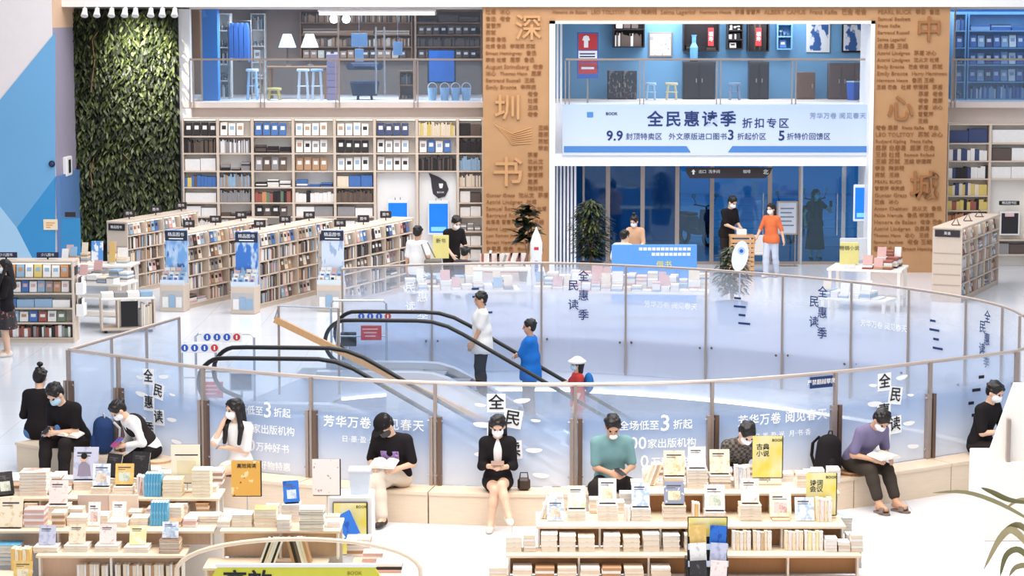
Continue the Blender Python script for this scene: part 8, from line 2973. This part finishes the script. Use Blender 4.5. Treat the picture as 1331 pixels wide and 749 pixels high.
rider(627, 383, 1.66, 0, 0.0, label='man in white shirt and dark trousers riding highest on the escalator', yaw=rad(-82), hands=[(-0.2, -0.16, 0.84), (0.16, -0.2, 0.84)], top=WHT, sleeve=0.36, hem=0.15, collar=WHT,
      bottom=('trousers', BLK2, 1.0), shoes=BLACKP, hair='short', skin=SKIN2, head=(6, 8, 0), v=0.01, build_=1.26)
rider(690, 416, 1.66, 0, 0.1, label='man in bright blue T-shirt with folded arms on the escalator', yaw=rad(-100), hands=[(0.1, -0.23, 1.14), (-0.1, -0.26, 1.1)], elbows=[(-1, -0.1, -1), (1, -0.1, -1)], top=cloth('bright_blue', (36, 112, 196)), sleeve=0.44, hem=0.14,
      bottom=('trousers', cloth('taupe', (128, 116, 112)), 1.0), shoes=BLACKP, hair='short', skin=SKIN2, head=(4, 10, 0), v=0.01, build_=1.28)
bd, J = rider(752, 463, 1.5, 0, 0.1, label='child in white sun hat and red shirt holding the escalator handrail', yaw=rad(-78), hands=[(-0.5, -0.2, 1.05), (0.2, -0.12, 0.72)], top=cloth('red', (190, 62, 58)), sleeve=0.42, hem=0.08,
              bottom=('trousers', cloth('rose', (190, 120, 120)), 0.95), shoes=WSHOE, hair='bob', mask=MASKB, cap_mat=WHT, v=0.01, fem=True)
f = Field()
f.ell(J['pel'] + Vector((0, 0.185, 0.32)), (Vector((1, 0, 0)), Vector((0, 1, 0)), Vector((0, 0, 1))), (0.13, 0.08, 0.17), 0.03)
o = f.build('rucksack', cloth('bag_blue', (40, 110, 180)), None, 0.012)
o.matrix_world = J['M']
tag(o, 'blue rucksack on the back of the child on the escalator', 'backpack')

# standing and seated at the back
V2 = 0.0125
p = G(10, 463)
person('woman in black top and floral skirt standing at the left edge', p, rad(-70), 1.62, hands=[(-0.1, -0.25, 1.0), (0.1, -0.28, 1.02)], top=BLK, sleeve=0.6, hem=0.05, bottom=('skirt', printed('floral_black', (40, 34, 36), [((190, 110, 100), 0.62, 0.65)], 9), 0.42), shoes=M('cream_flat', (236, 222, 208)), hair='long', mask=MASKW, fem=True, v=V2)
p = G(543, 408)
person('man in white T-shirt with grey bag seen from behind at the low bookcase end', p, rad(155), 1.68, hands=[(-0.3, 0.02, 0.95), (0.26, -0.05, 0.85)], top=WHT, sleeve=0.42, hem=0.08, bottom=('trousers', cloth('slate', (96, 108, 134)), 0.6), shoes=WSHOE, hair='short', head=(10, 10, 0), v=V2, skin=SKIN2)
q = thing('shoulder_bag', 'grey shoulder bag slung behind the man in white T-shirt', 'bag', (p.x + 0.31, p.y - 0.27, 0.85))
B().rbox(-0.17, 0.17, -0.05, 0.05, 0, 0.28, 0.04).build('body', cloth('bag_grey', (126, 122, 112)), q)
B().tube([(-0.12, 0.0, 0.27), (-0.22, 0.02, 0.56), (-0.1, 0.02, 0.6), (0.05, 0.0, 0.3)], 0.012, 6).build('strap', cloth('bag_grey', (126, 122, 112)), q)
person('man in black leaning over the desk below the leaf logo', (W(586, 300, 47.6).x, 47.6, 0), rad(30), 1.72, lean=16, hands=[(-0.15, -0.35, 0.95), (0.2, -0.35, 0.95)], top=BLK, sleeve=0.42, hem=0.03, bottom=('trousers', BLK2, 1.0), shoes=BLACKP, head=(30, 0, 0), v=V2, mask=MASKW)
sp2 = Vector((W(596, 350, 45.4).x, 45.4, 0.0))
stool('small white stool under the seated browser in grey', 596, 45.4, WHITE, WHITE, 0.42, 0.34, 0.0)
person('browser in dark grey top seated with back turned near the white table', sp2, rad(140), 1.6, seat=0.42, lean=14, head=(25, 0, 0), hands=[(-0.1, -0.34, 0.7), (0.1, -0.34, 0.7)], top=cloth('dark_grey', (70, 68, 76)), sleeve=0.42, hem=0.04, bottom=('trousers', cloth('jeans', (90, 132, 186)), 1.0), shoes=WSHOE, v=V2)
p = W(573, 320, 45.6)
q = thing('yellow_sign', 'yellow standing sign between the two browsers near the low bookcase', 'sign', (p.x, 45.6, 0))
B().rbox(-0.16, 0.16, 0, 0.02, p.z - 0.25, p.z + 0.22, 0.005).build('card', M('pale_yellow_card', (240, 226, 120)), q)
B().tube([(0, 0.01, 0), (0, 0.01, p.z - 0.25)], 0.012, 6).build('pole', CHROME, q)
B().lathe([(0.14, 0), (0.13, 0.02)], 14).build('base', CHROME, q)
text('新书', 0.1, INKBLACK, (0, -0.004, p.z + 0.1), parent=q, depth=0.001)
stool('white stool behind the blue counter', 806, 48.2, WHITE, WHITE, 0.45, 0.34, 0.0)
person('person in white seated behind the blue counter', (W(806, 330, 48.2).x, 48.2, 0), rad(150), 1.66, seat=0.45, lean=12, head=(15, -10, 0), hands=[(-0.15, -0.35, 0.75), (0.15, -0.35, 0.75)], top=WHT, sleeve=0.42, hem=0.03, bottom=('trousers', BLK2, 1.0), shoes=WSHOE, v=V2)
person('masked woman in tan top standing behind the blue counter', (W(826, 330, 49.2).x, 49.2, 0), rad(-15), 1.55, lean=6, head=(20, -15, 0), hands=[(-0.1, -0.3, 0.9), (0.15, -0.3, 0.92)], top=cloth('tan', (214, 170, 136)), sleeve=0.5, hem=0.06, bottom=('trousers', BLK2, 1.0), shoes=WSHOE, mask=MASKW, hair='bun', fem=True, v=V2)
person('man in black at the doors working over the slatted stand', (W(944, 330, 52.3).x, 52.3, 0), rad(40), 1.74, lean=10, head=(28, 0, 0), hands=[(-0.06, -0.36, 1.06), (0.12, -0.36, 1.05)], top=BLK, sleeve=0.42, hem=0.05, bottom=('trousers', BLK2, 1.0), shoes=BLACKP, mask=MASKW, v=V2)
person('woman in orange top and pale trousers walking in at the doors', (W(1002, 345, 51.6).x, 51.6, 0), rad(-30), 1.6, head=(6, -10, 0), hands=[(-0.3, -0.16, 0.88), (0.3, 0.05, 0.78)], feet=[(-0.06, -0.14, 0.075), (0.1, 0.1, 0.085)], top=cloth('orange', (226, 118, 72)), sleeve=0.5, hem=0.06, bottom=('trousers', cloth('pale_grey', (196, 204, 220), 0.03), 0.95), shoes=WSHOE, hair='bob', mask=MASKW, fem=True, v=V2)
bd, J = person('woman in long black dress holding up a phone beyond the doors', (W(1059, 330, 55.3).x, 55.3, 0), rad(10), 1.64, head=(0, 20, 0), hands=[(-0.28, -0.08, 0.9), (0.28, -0.28, 1.28)], top=BLK, sleeve=0.2, hem=0.04, bottom=('skirt', BLK, 0.66), shoes=BLACKP, hair='long', mask=MASKB, fem=True, v=V2)
held(J, (0.29, -0.3, 1.38), 'phone', 'phone held up by the woman in the long black dress', 'phone', (0.075, 0.01, 0.15), PHONE)
q = thing('brown_handbag', 'brown handbag on the arm of the woman in the long black dress', 'bag')
q.matrix_world = J['M'] @ Matrix.Translation((-0.37, -0.08, 0.6))
B().rbox(-0.05, 0.05, -0.12, 0.12, 0, 0.2, 0.02).build('body', M('brown_leather', (140, 90, 64), 0.5), q)
B().tube([(0, -0.08, 0.18), (0, -0.05, 0.32), (0, 0.05, 0.32), (0, 0.08, 0.18)], 0.01, 6).build('handle', M('brown_leather', (140, 90, 64)), q)


# ------------------------------------------------------------------ the mass of shelved books
so = STUFF.build('shelved_books', [PAL[k] for k in PK])
so['kind'] = 'stuff'
so['label'] = 'rows of books and boxed sets filling the bookcases and far tables'
